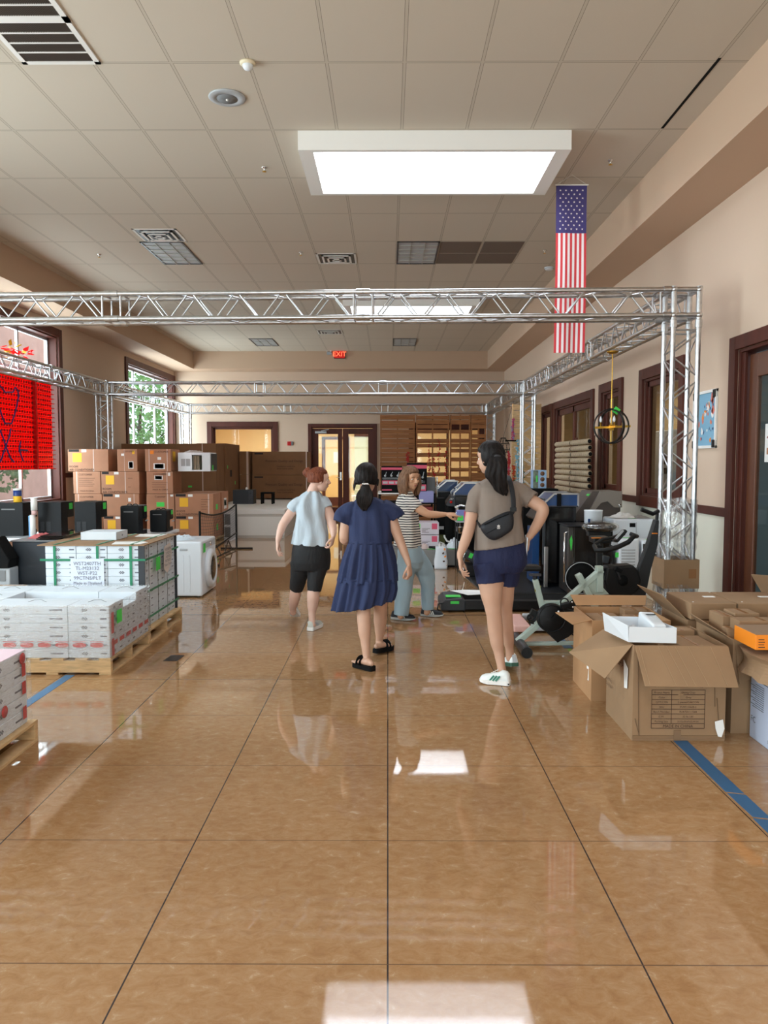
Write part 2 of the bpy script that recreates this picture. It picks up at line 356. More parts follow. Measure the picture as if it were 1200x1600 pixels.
# chair rail on the right wall
m_ = MB(); cur = YF
for (h0, h1, z0, z1) in WR: m_.box(XR-.025, XR, cur, h0-.13, 1.03, 1.12); cur = h1+.13
m_.box(XR-.025, XR, cur, YB, 1.03, 1.12)
struct(m_.build('trim_3', M['trim'], bevel=.006))
m_ = MB(); m_.box(XL, XL+.02, YF, YB, 0, .12); struct(m_.build('baseboard_left', M['trim']))
m_ = MB(); m_.box(XL, -2.36, YB-.02, YB, 0, .12); m_.box(-.3, XR, YB-.02, YB, 0, .12); struct(m_.build('baseboard_back', M['trim']))
m_ = MB(); cur = YF
for (h0, h1, z0, z1) in WR:
    if z0 < .2: m_.box(XR-.02, XR, cur, h0-.13, 0, .12); cur = h1+.13
m_.box(XR-.02, XR, cur, YB, 0, .12); struct(m_.build('baseboard_right', M['trim']))
# dark chair rail on the left wall between the windows
m_ = MB(); m_.box(XL, XL+.025, 14.77, 18.35, 1.28, 1.37); struct(m_.build('trim_4', M['trim'], bevel=.006))
wn = [0]
def casing(mb, side, a0, a1, z0, z1, w=.14, t=.04, dep=.14, sill=True):
    """frame around an opening; side 'L','R' (along y) or 'B' (along x)"""
    def put(p0, p1, q0, q1, e0, e1):
        if side == 'L': mb.box(XL-e1, XL+e0, p0, p1, q0, q1)
        elif side == 'R': mb.box(XR-e0, XR+e1, p0, p1, q0, q1)
        else: mb.box(p0, p1, YB-e0, YB+e1, q0, q1)
    # casing on the wall face
    put(a0-w, a0, z0-(w if sill else 0), z1+w, t, 0); put(a1, a1+w, z0-(w if sill else 0), z1+w, t, 0); put(a0, a1, z1, z1+w, t, 0)
    if sill: put(a0, a1, z0-w, z0, t, 0)
    # reveal lining
    j = .03
    put(a0, a0+j, z0, z1, .0, dep); put(a1-j, a1, z0, z1, .0, dep); put(a0, a1, z1-j, z1, .0, dep)
    if sill: put(a0, a1, z0, z0+j, .0, dep)
def window(side, a0, a1, z0, z1, mulls=(), hor=(), framemat=None, glass=None, dep=.14, fw=.05, thick=.05, sill=True, w=.14, t=.04):
    wn[0] += 1
    mb = MB(); casing(mb, side, a0, a1, z0, z1, dep=dep, sill=sill, w=w, t=t)
    root = struct(mb.build('window_%d' % wn[0], M['trim'], bevel=.005))
    f = MB()
    def put(mb_, p0, p1, q0, q1, e0, e1):
        if side == 'L': mb_.box(XL-e1, XL-e0, p0, p1, q0, q1)
        elif side == 'R': mb_.box(XR+e0, XR+e1, p0, p1, q0, q1)
        else: mb_.box(p0, p1, YB+e0, YB+e1, q0, q1)
    b0, b1, c0, c1 = a0+.03, a1-.03, z0+.03, z1-.03; e0, e1 = dep-thick, dep
    put(f, b0, b0+fw, c0, c1, e0, e1); put(f, b1-fw, b1, c0, c1, e0, e1); put(f, b0, b1, c0, c0+fw, e0, e1); put(f, b0, b1, c1-fw, c1, e0, e1)
    for q in mulls: put(f, q-fw/2, q+fw/2, c0, c1, e0, e1)
    for q in hor: put(f, b0, b1, q-fw/2, q+fw/2, e0, e1)
    f.build('window_frame', framemat or M['white'], root, bevel=.004)
    g = MB(); put(g, b0, b1, c0, c1, dep-.028, dep-.022); g.build('pane', glass or M['glass'], root)
    return root
for (a0, a1, z0, z1) in WL:
    window('L', a0, a1, z0, z1, mulls=(a1-.62-.6, a0+.95) if a0 > 0 else (), hor=(3.2,), framemat=mat('silver_window_frame', (190, 196, 200), .4, .3), dep=.2, w=.15)
window('R', 8.96, 10.24, 1.14, 2.66, framemat=M['trim'], glass=M['dglass'], fw=.07, dep=.08)
window('R', 11.28, 12.2, 1.14, 2.66, framemat=M['trim'], glass=M['dglass'], fw=.07, dep=.08)
window('R', 12.83, 15.56, 1.14, 2.64, mulls=(14.25,), framemat=M['trim'], glass=M['dglass'], fw=.11, dep=.08)
window('R', 15.98, 16.95, 1.14, 2.64, framemat=M['trim'], glass=M['dglass'], fw=.07, dep=.08)
m_ = MB(); m_.box(XR+.02, XR+.14, 11.28, 12.2, 0, 1.14); m_.box(XR+.02, XR+.14, 15.98, 16.95, 0, 1.14); struct(m_.build('trim_5', M['trim']))
window('B', -5.16, -3.36, 1.0, 2.62, framemat=M['trim'], fw=.05)
window('B', .75, 2.75, .7, 2.6, framemat=M['trim'], fw=.05, mulls=(1.75,))
# unseen glazed front behind the camera, added as a source of front light
f = MB(); 
for q in (-5.3, -3.4, -1.45, .5, 2.35): f.box(q, q+.08, YF-.15, YF-.05, .4, 3.4)
for q in (.4, 2.5, 3.32): f.box(-5.3, 2.43, YF-.15, YF-.05, q, q+.08)
r_ = struct(f.build('window_9', M['trim'])); MB().box(-5.3, 2.4, YF-.11, YF-.10, .4, 3.4).build('pane', M['glass'], r_)
# right-hand door 1 (near, double glazed door) and back double door 2
mb = MB(); casing(mb, 'R', 4.2, 7.52, 0, 2.66, sill=False, w=.13, dep=.16); mb.box(XR+.02, XR+.05, 7.43, 7.49, 0, 2.63)
d1 = struct(mb.build('door_1', M['trim'], bevel=.005))
M['doorwood'] = mat('door_wood', (104, 62, 42), .4, var=.15, vscale=5, stretch=(1, 1, .15))
for (a0, a1) in ((4.23, 5.86), (5.88, 7.43)):
    q = MB(); X0, X1 = XR+.07, XR+.115
    for (p0, p1, z0, z1) in ((a0, a0+.16, .02, 2.6), (a1-.16, a1, .02, 2.6), (a0+.16, a1-.16, .02, .3), (a0+.16, a1-.16, 2.38, 2.6)): q.box(X0, X1, p0, p1, z0, z1)
    lf = q.build('door_leaf', M['doorwood'], d1, bevel=.006)
    MB().box(XR+.09, XR+.095, a0+.16, a1-.16, .3, 2.38).build('pane', M['dglass'], lf)
h = MB(); h.tube([(XR+.05, 5.95, 1.0), (XR+.01, 5.95, 1.0), (XR+.01, 5.95, 1.3), (XR+.05, 5.95, 1.3)], .012); h.build('door_handle', M['steel'], d1)
# papers taped inside the glass of the near door, and a small latch
q = MB(); q.m = 0; q.box(XR+.084, XR+.088, 6.78, 7.12, 1.58, 1.93); q.m = 1
q.beam((XR+.083, 7.08, 1.80), (XR+.083, 7.02, 1.84), .004, .01); q.beam((XR+.083, 7.02, 1.84), (XR+.083, 6.92, 1.81), .004, .01); q.beam((XR+.083, 6.92, 1.81), (XR+.083, 6.82, 1.87), .004, .01)
q.m = 2; q.box(XR+.082, XR+.084, 6.85, 7.08, 1.65, 1.71)
tag(q.build('notice_sheet', [M['paper'], mat('dark_red_line', (150, 50, 50), .6), M['kraft2']]), 'white notice with a red line chart on the glass of the near right door', 'notice')
mb = MB(); casing(mb, 'B', -2.24, -.42, 0, 2.60, sill=False, w=.1); d2 = struct(mb.build('door_2', M['trim'], bevel=.004))
for (a0, a1, hx) in ((-2.21, -1.335, -1.42), (-1.325, -.45, -1.24)):
    q = MB()
    for (p0, p1, z0, z1) in ((a0, a0+.17, .02, 2.56), (a1-.13, a1, .02, 2.56), (a0+.17, a1-.13, .02, .25), (a0+.17, a1-.13, 2.40, 2.56)): q.box(p0, p1, YB+.03, YB+.08, z0, z1)
    lf = q.build('door_leaf', M['trim'], d2, bevel=.005); MB().box(a0+.15, a1-.12, YB+.052, YB+.056, .25, 2.40).build('pane', M['glass'], lf)
    if a0 < -2:
        h = MB(); h.box(-1.41, -1.36, YB-.005, YB+.03, 1.05, 1.28); h.tube([(-1.385, YB-.04, 1.13), (-1.52, YB-.045, 1.13)], .012); h.build('door_handle', M['steel'], lf)
        q = MB(); q.box(-2.13, -1.80, YB-.03, YB+.03, 2.42, 2.48); q.beam((-1.95, YB-.03, 2.49), (-1.72, YB-.1, 2.53), .02, .015); q.build('door_closer', M['lgrey'], lf)
# back room seen through the glass: warm walls, second door
M['warm'] = mat('warm_back_wall', (246, 222, 180), .8)
M['sagewall'] = mat('pale_green_wall', (205, 215, 190), .8)
m_ = MB(); m_.box(XL, XR+.3, YB+5.5, YB+5.6, 0, 3.6); m_.box(XL-.1, XL, YB+.16, YB+5.6, 0, 3.6); m_.box(XR+.2, XR+.3, YB+.16, YB+5.6, 0, 3.6)
struct(m_.build('wall_back_room', M['warm']))
struct(MB().box(XL-.1, XR+.3, YB+.16, YB+5.6, 3.6, 3.7).build('ceiling_back_room', M['white']))
m_ = MB(); m_.box(-1.22, .9, YB+5.4, YB+5.5, 0, 2.55); struct(m_.build('wall_back_recess', M['sagewall']))
m_ = MB(); m_.box(-1.22, .9, YB+5.34, YB+5.4, 2.5, 2.66); m_.box(-2.4, -2.28, YB+5.42, YB+5.5, 0, 2.5); m_.box(-1.5, -1.4, YB+5.42, YB+5.5, 0, 2.5); m_.box(-2.4, -1.4, YB+5.42, YB+5.5, 2.4, 2.5); m_.box(-2.28, -1.5, YB+5.45, YB+5.5, 0, .3)
m_.box(-3.0, -2.75, YB+5.42, YB+5.5, 0, 2.65)
r_ = struct(m_.build('door_3', M['trim'])); MB().box(-2.28, -1.5, YB+5.46, YB+5.49, .3, 2.4).build('pane', mat('amber_panel', (236, 200, 140), .5), r_)
tag(MB().box(-1.98, -1.76, YB+5.43, YB+5.44, 1.55, 1.95).build('notice_sheet', M['paper']), 'white notice on the far door seen through the left back door leaf', 'notice')
# clutter in the back room behind the right door leaf
t = thing('shelf_cart', 'grey wire shelf cart seen through the right leaf of the back door', 'cart', (-.75, YB+4.2, 0))
q = MB()
for x_ in (-.95, -.5):
    for y_ in (YB+4.0, YB+4.4): q.cyl((x_, y_, 0), (x_, y_, 1.35), .015, n=6)
q.build('frame', M['grey'], t); q = MB()
for z_ in (.3, .8, 1.3): q.box(-.97, -.48, YB+3.98, YB+4.42, z_, z_+.03)
q.build('shelf', M['lgrey'], t)
t = thing('chair', 'white bent-back chair in the room behind the right door leaf', 'chair', (-1.0, YB+3.0, 0))
q = MB(); q.torus((-1.0, YB+3.2, .85), .2, .014, (0, 1, 0)); q.build('backrest', M['white'], t)
q = MB(); q.cyl((-1.0, YB+3.0, .43), (-1.0, YB+3.0, .47), .22, n=20); q.build('seat', M['white'], t)
for a in (-.17, .17):
    for b in (-.17, .17): MB().cyl((-1.0+a, YB+3.0+b, 0), (-1.0+a*.8, YB+3.0+b*.8, .43), .013, n=8).build('leg', M['white'], t)
# side rooms behind the right wall
M['sidewall'] = mat('side_room_wall', (196, 168, 130), .85); M['bluewall'] = mat('side_room_grey_wall', (120, 132, 136), .85)
m_ = MB(); m_.box(XR+3.2, XR+3.3, 8.3, YB, 0, 3.6); m_.box(XR+.16, XR+3.3, 8.3, 8.4, 0, 3.6); m_.box(XR+.16, XR+3.3, YB, YB+.1, 0, 3.6); struct(m_.build('wall_side_room', M['sidewall']))
m_ = MB(); m_.box(XR+3.2, XR+3.3, 1, 8.2, 0, 3.6); m_.box(XR+.16, XR+3.3, 1, 1.1, 0, 3.6); m_.box(XR+.16, XR+3.3, 8.1, 8.2, 0, 3.6); struct(m_.build('wall_office', M['bluewall']))
struct(MB().box(XR+.16, XR+3.3, 1, YB, 3.6, 3.7).build('ceiling_side_room', M['white'])); struct(MB().box(XR+.3, XR+3.3, 1, YB, -.1, 0).build('floor_side_room', M['grey']))
# white cabinet inside the side room seen through window 4
t = thing('tall_cabinet', 'pale blue-white cabinet behind the glass of the window beside the truss column', 'cabinet', (XR+.75, 10.6, 0))
MB().box(XR+.45, XR+1.05, 10.05, 11.25, 0, 2.02).build('body', mat('pale_blue_white', (206, 218, 232), .5), t, bevel=.02)
MB().box(XR+.43, XR+.45, 10.1, 11.2, .1, 1.95).build('door', mat('pale_blue_white', (206, 218, 232), .5), t, bevel=.01)
q = MB(); q.box(XR+.42, XR+.43, 10.52, 10.66, 1.55, 1.68); q.box(XR+.42, XR+.43, 10.54, 10.64, 1.42, 1.5); q.build('label_sheet', M['blackg'], t)
# outdoors beyond the street windows
m_ = MB(); m_.box(-40, XL-.25, -20, 45, -.3, -.15); struct(m_.build('ground', mat('outdoor_paving', (188, 180, 168), .9, var=.1, vscale=.6)))
# ================================================================== SKYLIGHTS AND CEILING FITTINGS
sky_names = ['white framed skylight in the ceiling above where the camera stands', 'large nearest white framed skylight, in front of the flag banner', 'far white framed skylight seen through the front truss beam']
M['skypanel'] = emis('daylit_diffuser', (236, 243, 255), SKYLIGHT_EMIT)
M['shaft'] = mat('skylight_white', (240, 238, 234), .7)
for i, (x0, x1, y0, y1) in enumerate(SKY):
    t = thing('skylight', sky_names[i], 'skylight', ((x0+x1)/2, (y0+y1)/2, CZ), 'white framed skylights')
    f = MB(); D = .18; b = .14; e = .055
    # hanging curb: outer box with a splayed inner shaft
    o0 = [(x0, y0), (x1, y0), (x1, y1), (x0, y1)]; i0 = [(x0+b, y0+e), (x1-b, y0+e), (x1-b, y1-e), (x0+b, y1-e)]
    zz = CZ-D; zt = CZ+.28
    R = [[(p[0], p[1], CZ+.1) for p in o0], [(p[0], p[1], zz) for p in o0], [(p[0], p[1], zz) for p in i0], [(p[0], p[1], zt) for p in i0]]
    vs = [q for r in R for q in r]
    f.add(vs, [(k*4+j, k*4+(j+1) % 4, (k+1)*4+(j+1) % 4, (k+1)*4+j) for k in range(3) for j in range(4)], False)
    f.box(x0, x1, y0, y1, zt, zt+.05)
    f.build('curb_frame', M['shaft'], t)
    MB().box(x0+b+.003, x1-b-.003, y0+e+.003, y1-e-.003, zt-.03, zt-.01).build('diffuser_panel', M['skypanel'], t)
def gx(k): return .13+.6096*k
def gy(k): return 6.22+1.2213*k
# troffer lights (switched off)
M['lens'] = mat('troffer_louvre', (170, 170, 164), .35, .3)
def troffer(x0, y0, lab):
    t = thing('ceiling_light', lab, 'ceiling light', (x0+.3, y0+.6, CZ), 'switched-off louvred ceiling lights')
    x1, y1 = x0+.61, y0+1.22; z = CZ-.012
    f = MB(); w_ = .025
    for (a, b, c_, d) in ((x0, x0+w_, y0, y1), (x1-w_, x1, y0, y1), (x0, x1, y0, y0+w_), (x0, x1, y1-w_, y1)): f.box(a, b, c_, d, z, CZ)
    f.build('frame', M['darksteel'], t); g = MB()
    MB().box(x0+w_, x1-w_, y0+w_, y1-w_, CZ-.003, CZ-.001).build('reflector', M['lgrey'], t)
    for k in range(1, 3): g.box(x0+.61*k/3-.006, x0+.61*k/3+.006, y0+w_, y1-w_, z, CZ-.003)
    for k in range(1, 6): g.box(x0+w_, x1-w_, y0+1.22*k/6-.012, y0+1.22*k/6+.012, z, CZ-.003)
    g.build('louvre', M['lens'], t)
troffer(gx(-6), gy(4), 'switched-off louvred ceiling light at left, beside a square air diffuser')
troffer(gx(0), gy(4), 'switched-off louvred ceiling light next to the brown ceiling panels')
troffer(gx(-6), gy(11), 'far left switched-off louvred ceiling light above the back wall')
troffer(gx(0), gy(11), 'far right switched-off louvred ceiling light above the back double door')
def diffuser(x0, y0, lab):
    t = thing('air_diffuser', lab, 'air vent', (x0+.3, y0+.3, CZ), 'square stepped ceiling air diffusers')
    f = MB(); cx, cy = x0+.305, y0+.305
    for k, (r, z) in enumerate(((.30, .006), (.22, .02), (.145, .03), (.07, .035))):
        w_ = .03
        for (a, b, c_, d) in ((-r, -r+w_, -r, r), (r-w_, r, -r, r), (-r, r, -r, -r+w_), (-r, r, r-w_, r)): f.box(cx+a, cx+b, cy+c_, cy+d, CZ-z, CZ-z+.008)
    f.build('vanes', M['white'], t); MB().box(cx-.29, cx+.29, cy-.29, cy+.29, CZ-.003, CZ-.0005).build('duct_opening', M['darksteel'], t)
diffuser(gx(-6)+.08, gy(3)+.61, 'square stepped air diffuser in front of the left ceiling light')
diffuser(gx(-2), gy(4)+.61, 'square stepped air diffuser in the middle of the ceiling')
diffuser(gx(-3), gy(10)-.05, 'farthest square stepped air diffuser, in front of the exit sign')
def grille(x0, y0, lab):
    t = thing('return_grille', lab, 'air vent', (x0+.3, y0+.3, CZ), 'square white return air grilles')
    f = MB(); x1, y1 = x0+.61, y0+.61; z = CZ-.012; w_ = .04
    for (a, b, c_, d) in ((x0, x0+w_, y0, y1), (x1-w_, x1, y0, y1), (x0, x1, y0, y0+w_), (x0, x1, y1-w_, y1)): f.box(a, b, c_, d, z, CZ)
    for k in range(1, 4): q = y0+w_+(.53)*k/4; f.box(x0+w_, x1-w_, q-.006, q+.006, z, CZ)
    f.build('frame', M['white'], t)
    b = MB()
    for k in range(44): q = x0+w_+.53*k/44; b.box(q, q+.004, y0+w_, y1-w_, z+.004, CZ-.002)
    b.build('fins', mat('bronze_fins', (96, 84, 74), .5), t); MB().box(x0+w_, x1-w_, y0+w_, y1-w_, CZ-.003, CZ-.001).build('duct_opening', M['black'], t)
grille(gx(-5)+.06, gy(0)-.61, 'white return air grille at top left, the one farther from the camera')
grille(gx(-5)+.06, gy(0)-1.22, 'white return air grille at the top left corner, nearer the camera')
M['brownpanel'] = mat('brown_ceiling_panel', (112, 96, 84), .9)
bp_lab = {(1, 0): 'dark brown ceiling panel beside the off ceiling light, near row', (2, 0): 'dark brown ceiling panel right of the brown group, near row', (1, 1): 'dark brown ceiling panel beside the off ceiling light, far row', (2, 1): 'dark brown ceiling panel right of the brown group, far row'}
for (k, j), lab in bp_lab.items():
    tag(MB().box(gx(k)+.02, gx(k+1)-.02, gy(4)+.61*j+.02, gy(4)+.61*(j+1)-.02, CZ-.006, CZ).build('ceiling_panel', M['brownpanel']), lab, 'ceiling panel', 'dark brown ceiling panels')
# displaced tile gap beside the right soffit, its darkness painted on as a black strip
struct(MB().box(gx(4)-.012, gx(4)+.012, gy(0)-.05, gy(1)-.02, CZ-.003, CZ+.001).build('tile_gap_dark', M['blackm']))
t = thing('ceiling_speaker', 'round white ceiling speaker with grey grille', 'speaker', (-1.378, 6.79, CZ))
MB().lathe((-1.378, 6.79, CZ), [(.155, 0), (.158, -.008), (.15, -.014), (.09, -.016), (.085, 0)]).build('bezel', M['lgrey'], t)
MB().lathe((-1.378, 6.79, CZ), [(.088, 0), (.088, -.018), (.02, -.022)]).build('speaker_grille', M['grey'], t)
MB().sphere((-1.378, 6.79, CZ-.022), .012, 8, 6).build('centre_cap', M['white'], t)
t = thing('dome_sensor', 'small white dome sensor on a ceiling joint near the round speaker', 'sensor', (-1.098, 6.22, CZ))
MB().lathe((-1.098, 6.22, CZ), [(.062, 0), (.062, -.012), (.045, -.02)]).build('base', mat('ivory', (232, 220, 190), .5), t)
MB().sphere((-1.098, 6.22, CZ-.022), (.042, .042, .04)).build('dome', M['plastic'], t)
q = onz(858, 418, CZ)
t = thing('smoke_detector', 'round white smoke detector near the right ceiling edge behind the flag', 'smoke detector', q)
MB().lathe(q, [(.075, 0), (.075, -.02), (.055, -.04), (0.01, -.042)]).build('housing', M['plastic'], t)
MB().lathe(q-V(0, 0, .018), [(.076, 0), (.078, -.003), (.076, -.006)]).build('vent_ring', M['grey'], t)
for k, ((u, v), lab) in enumerate((((413, 261), 'sprinkler head left of the nearest skylight'), ((954, 250), 'sprinkler head right of the nearest skylight'), ((155, 397), 'leftmost sprinkler head, left of the off ceiling light'), ((470, 394), 'sprinkler head beside the middle air diffuser'), ((851, 391), 'sprinkler head left of the hanging flag banner'))):
    q = onz(u, v, CZ); t = thing('sprinkler_head', lab, 'sprinkler', q, 'pendent ceiling sprinklers')
    MB().lathe(q, [(.03, 0), (.03, -.008), (.012, -.012), (.008, -.03), (.008, -.035)], 12).build('body', M['chrome'], t)
    MB().lathe(q-V(0, 0, .05), [(.022, 0), (.022, .003), (.004, .006)], 12).build('deflector', M['brass'], t)
# exit sign on the soffit face
sx_, sz_ = at(530.5, 553, TYB-.06).x, at(530.5, 553, TYB-.06).z
t = thing('exit_sign', 'lit red EXIT sign on the face of the soffit above the back wall', 'exit sign', (sx_, TYB-.05, sz_))
MB().box(sx_-.16, sx_+.16, TYB-.06, TYB, sz_-.13, sz_+.13).build('housing', M['darksteel'], t, bevel=.008)
MB().box(sx_-.145, sx_+.145, TYB-.064, TYB-.058, sz_-.115, sz_+.115).build('face', mat('red_exit_face', (120, 12, 12), .5, emit=(200, 20, 10), estr=.6), t)
MB().text('EXIT', .185, (sx_, TYB-.068, sz_-.065), (1, 0, 0), (0, 0, 1), 'CENTER').build('lettering', emis('exit_letters', (255, 90, 60), 3.0), t)
t = thing('emergency_light', 'small twin-head emergency light just left of the exit sign', 'emergency light', (sx_-.3, TYB, sz_+.03))
MB().box(sx_-.36, sx_-.22, TYB-.06, TYB, sz_-.02, sz_+.06).build('housing', M['lgrey'], t, bevel=.006)
for a in (-.35, -.24): MB().sphere((sx_+a, TYB-.09, sz_+.09), .028, 10, 8).build('lamp_head', M['white'], t)
# ================================================================== TRUSS FRAME
troot = thing('truss_frame', 'silver aluminium box truss frame spanning the hall on square lattice columns', 'truss', (2.835, 7.54, 0))
TR, H = .024, .12
def truss_seg(name, p0, p1, up=(0, 0, 1), per=.5, ends=True, lat0=0):
    p0, p1 = V(p0), V(p1); d = (p1-p0).normalized(); L_ = (p1-p0).length; u = V(up); a = d.cross(u).normalized(); u = a.cross(d).normalized()
    c = MB(); cs = [(-1, -1), (1, -1), (1, 1), (-1, 1)]
    P = lambda s, k: p0+d*s+a*cs[k][0]*H+u*cs[k][1]*H
    for k in range(4):
        c.cyl(P(0, k), P(L_, k), TR, n=12)
        for s in (.03, L_-.03): c.cyl(P(s-.035, k), P(s+.035, k), TR+.009, n=12)
    o = c.build(name, M['alu'], troot)
    l = MB(); n = max(2, round(L_/per*1)); st = L_/n
    for f in range(4):
        k0, k1 = f, (f+1) % 4
        if ends:
            for s in (.09, L_-.09): l.cyl(P(s, k0), P(s, k1), .010, n=6)
        for i in range(n):
            s0, s1 = .10+(L_-.2)*i/n, .10+(L_-.2)*(i+1)/n; m = (s0+s1)/2
            e = .02
            A, B = (k0, k1) if f in (0, 1) else (k1, k0)
            l.cyl(P(s0+e, A), P(m-e, B), .0085, n=6); l.cyl(P(m+e, B), P(s1-e, A), .0085, n=6)
    l.build('lattice', M['alu'], o)
    return o
def node(c):
    m = MB()
    for dx in (-H, H):
        for dy in (-H, H):
            m.cyl((c[0]+dx, c[1]+dy, c[2]-H-.04), (c[0]+dx, c[1]+dy, c[2]+H+.03), TR+.003, n=12)
            for dz in (-H, H): m.sphere((c[0]+dx, c[1]+dy, c[2]+dz), TR+.011, 10, 8)
    for dz in (-H, H):
        for s in (-H, H):
            m.cyl((c[0]-H, c[1]+s, c[2]+dz), (c[0]+H, c[1]+s, c[2]+dz), TR, n=10); m.cyl((c[0]+s, c[1]-H, c[2]+dz), (c[0]+s, c[1]+H, c[2]+dz), TR, n=10)
    return m.build('corner_block', M['alu'], troot)
ZC = 3.095
nodes = {'FR': (2.835, 7.54, ZC), 'MR': (2.89, 15.95, ZC), 'BR': (2.92, 22.05, ZC), 'FL': (-5.93, 7.80, ZC), 'ML': (-5.88, 15.99, ZC), 'BL': (-5.78, 22.05, ZC)}
for k, c_ in nodes.items():
    node(c_)
    cz = truss_seg('truss_column', (c_[0], c_[1], .03), (c_[0], c_[1], ZC-H-.05), up=(0, 1, 0), per=.46)
    b = MB(); b.box(c_[0]-.22 if k[1] == 'R' else c_[0]-.2, c_[0]+.22, c_[1]-.22, c_[1]+.22, 0, .012); b.build('base_plate', M['alu'], troot)
def run(a, b, cuts):
    A, B = V(nodes[a]), V(nodes[b]); d = (B-A).normalized(); A = A+d*(H+.03); B = B-d*(H+.03); ts = [0]+list(cuts)+[1]
    for i in range(len(ts)-1): truss_seg('truss_beam', A+(B-A)*ts[i], A+(B-A)*ts[i+1])
run('FR', 'FL', (.345, .635)); run('MR', 'ML', (.335, .635)); run('BR', 'BL', (.34, .67)); run('FR', 'MR', (.355, .70)); run('FL', 'ML', (.35, .68)); run('MR', 'BR', (.5,)); run('ML', 'BL', (.5,))
# clear stretch film and wrapped carton around the foot of the near column
c_ = nodes['FR']
M['film'] = film('stretch_film', .32); M['filmv'] = film('column_film', .42, 18, (3, 3, 1))
def sleeve(cx, cy, z0, z1, r, n=40, k=26, amp=.014, seed=1, rad=None):
    rings = []
    for i in range(k+1):
        z = z0+(z1-z0)*i/k; ring = []
        for j in range(n):
            t = 2*PI*j/n; ct, st = math.cos(t), math.sin(t); q = r/max(abs(ct), abs(st))*.5+r*.55
            q = min(r/max(abs(ct), abs(st)), r*1.22) + amp*(noise.noise(V(ct*3+seed, st*3, z*9))*1.6)
            ring.append((cx+q*ct, cy+q*st, z+ (.02*noise.noise(V(ct*2, st*2, seed)) if i in (0, k) else 0)))
        rings.append(ring)
    return MB().loft(rings, True, False)
tag(sleeve(c_[0], c_[1], .62, 1.22, .158).build('stretch_wrap', M['filmv']), 'crinkled clear film wound round the near truss column above the carton', 'plastic wrap')
tag(sleeve(c_[0], c_[1], .02, .40, .175, seed=5).build('stretch_wrap', M['filmv']), 'crinkled clear film wound round the foot of the near truss column under the carton', 'plastic wrap')
t = thing('cardboard_wrap', 'brown cardboard collar folded round the near truss column inside clear film', 'cardboard', (c_[0], c_[1], .38))
q = MB(); r = .17
for (a, b, c2, d) in ((-r, r, -r, -r+.008), (-r, r, r-.008, r), (-r, -r+.008, -r+.008, r-.008), (r-.008, r, -r+.008, r-.008)): q.box(c_[0]+a, c_[0]+b, c_[1]+c2, c_[1]+d, .36, .64)
q.build('sleeve', M['kraft'], t); MB().box(c_[0]+.07, c_[0]+.14, c_[1]-r-.003, c_[1]-r, .46, .55).build('tape_patch', M['tape'], t)
# red and yellow crumpled foil caught on the left truss
q = MB(); random.seed(4)
b0 = at(35, 548, 12.4); 
for k in range(26):
    p = b0+V(random.uniform(-.10, .12), random.uniform(-.5, .35), random.uniform(-.10, .03)); q.m = 0 if random.random() < .75 else 1
    a = V(random.uniform(-1, 1), random.uniform(-1, 1), random.uniform(-.4, .4)).normalized()*.09; b = V(random.uniform(-1, 1), random.uniform(-1, 1), random.uniform(-.4, .4)).normalized()*.07
    q.add([p, p+a, p+a+b+V(0, 0, .02), p+b, p-V(0, 0, .012), p+a-V(0, 0, .012)], [(0, 1, 2, 3), (0, 4, 5, 1), (0, 3, 4), (1, 5, 2)], False)
tag(q.build('crumpled_bunting', [M['red'], M['yellow']]), 'crumpled red and yellow bunting caught on the left truss beam above the red panel', 'bunting')
# ================================================================== FLAG BANNER
fc = at(893.5, 289, 8.58)
t = thing('flag_banner', 'long narrow vertical American flag banner hanging from the ceiling by a string', 'flag', (fc.x, 8.58, CZ))
FW, FT, FB = .335/2, fc.z, at(893.5, 551, 8.58).z
NX, NZ = 14, 60
def fy(x, z): return 8.58+.012*math.sin(z*3.1+x*4)+.008*math.sin(x*26)*(1-(z-FB)/(FT-FB))
q = MB(); zc = FT-(FT-FB)*.285
def grid(mb, x0, x1, z0, z1, nx, nz, th=.0015):
    vs = []; fs = []
    for s in (0, 1):
        for i in range(nz+1):
            for j in range(nx+1):
                x = x0+(x1-x0)*j/nx; z = z0+(z1-z0)*i/nz; vs.append((fc.x+x, fy(x, z)+s*th, z))
    W_ = nx+1; O = W_*(nz+1)
    for i in range(nz):
        for j in range(nx):
            a = i*W_+j; fs += [(a, a+1, a+1+W_, a+W_), (O+a, O+a+W_, O+a+1+W_, O+a+1)]
    mb.add(vs, fs, True)
M['fred'] = mat('flag_red', (206, 60, 66), .8); M['fwhite'] = mat('flag_white', (236, 226, 226), .8); M['fblue'] = mat('flag_blue', (66, 58, 112), .8)
for k in range(13): q.m = 0 if k % 2 == 0 else 1; x0 = -FW+2*FW*k/13; grid(q, x0, x0+2*FW/13, FB, zc, 2, 44)
q.m = 2; grid(q, -FW, FW, zc, FT, 14, 18)
q.build('cloth', [M['fred'], M['fwhite'], M['fblue']], t)
q = MB()
for r in range(11):
    n_ = 5 if r % 2 == 0 else 4
    for k in range(n_):
        x = (k-(n_-1)/2)*.061; z = FT-.055-r*(FT-zc-.10)/10; pts = []
        for j in range(10): a = PI/2+j*PI/5; rr = .0125 if j % 2 == 0 else .0055; pts.append((x+rr*math.cos(a), z+rr*math.sin(a)))
        q.add([(fc.x+p[0], fy(p[0], p[1])-.003, p[1]) for p in pts], [tuple(range(10))], False)
st_ = q.build('star', M['fwhite'], t); tag(st_, kind='stuff'); st_['label'] = 'rows of small white stars'
MB().cyl((fc.x-FW-.012, 8.58, FT), (fc.x+FW+.012, 8.58, FT), .007).build('rod', M['white'], t)
MB().tube([(fc.x-FW, 8.58, FT), (fc.x, 8.58, CZ-.004), (fc.x+FW, 8.58, FT)], .0022, 6).build('string', M['white'], t)
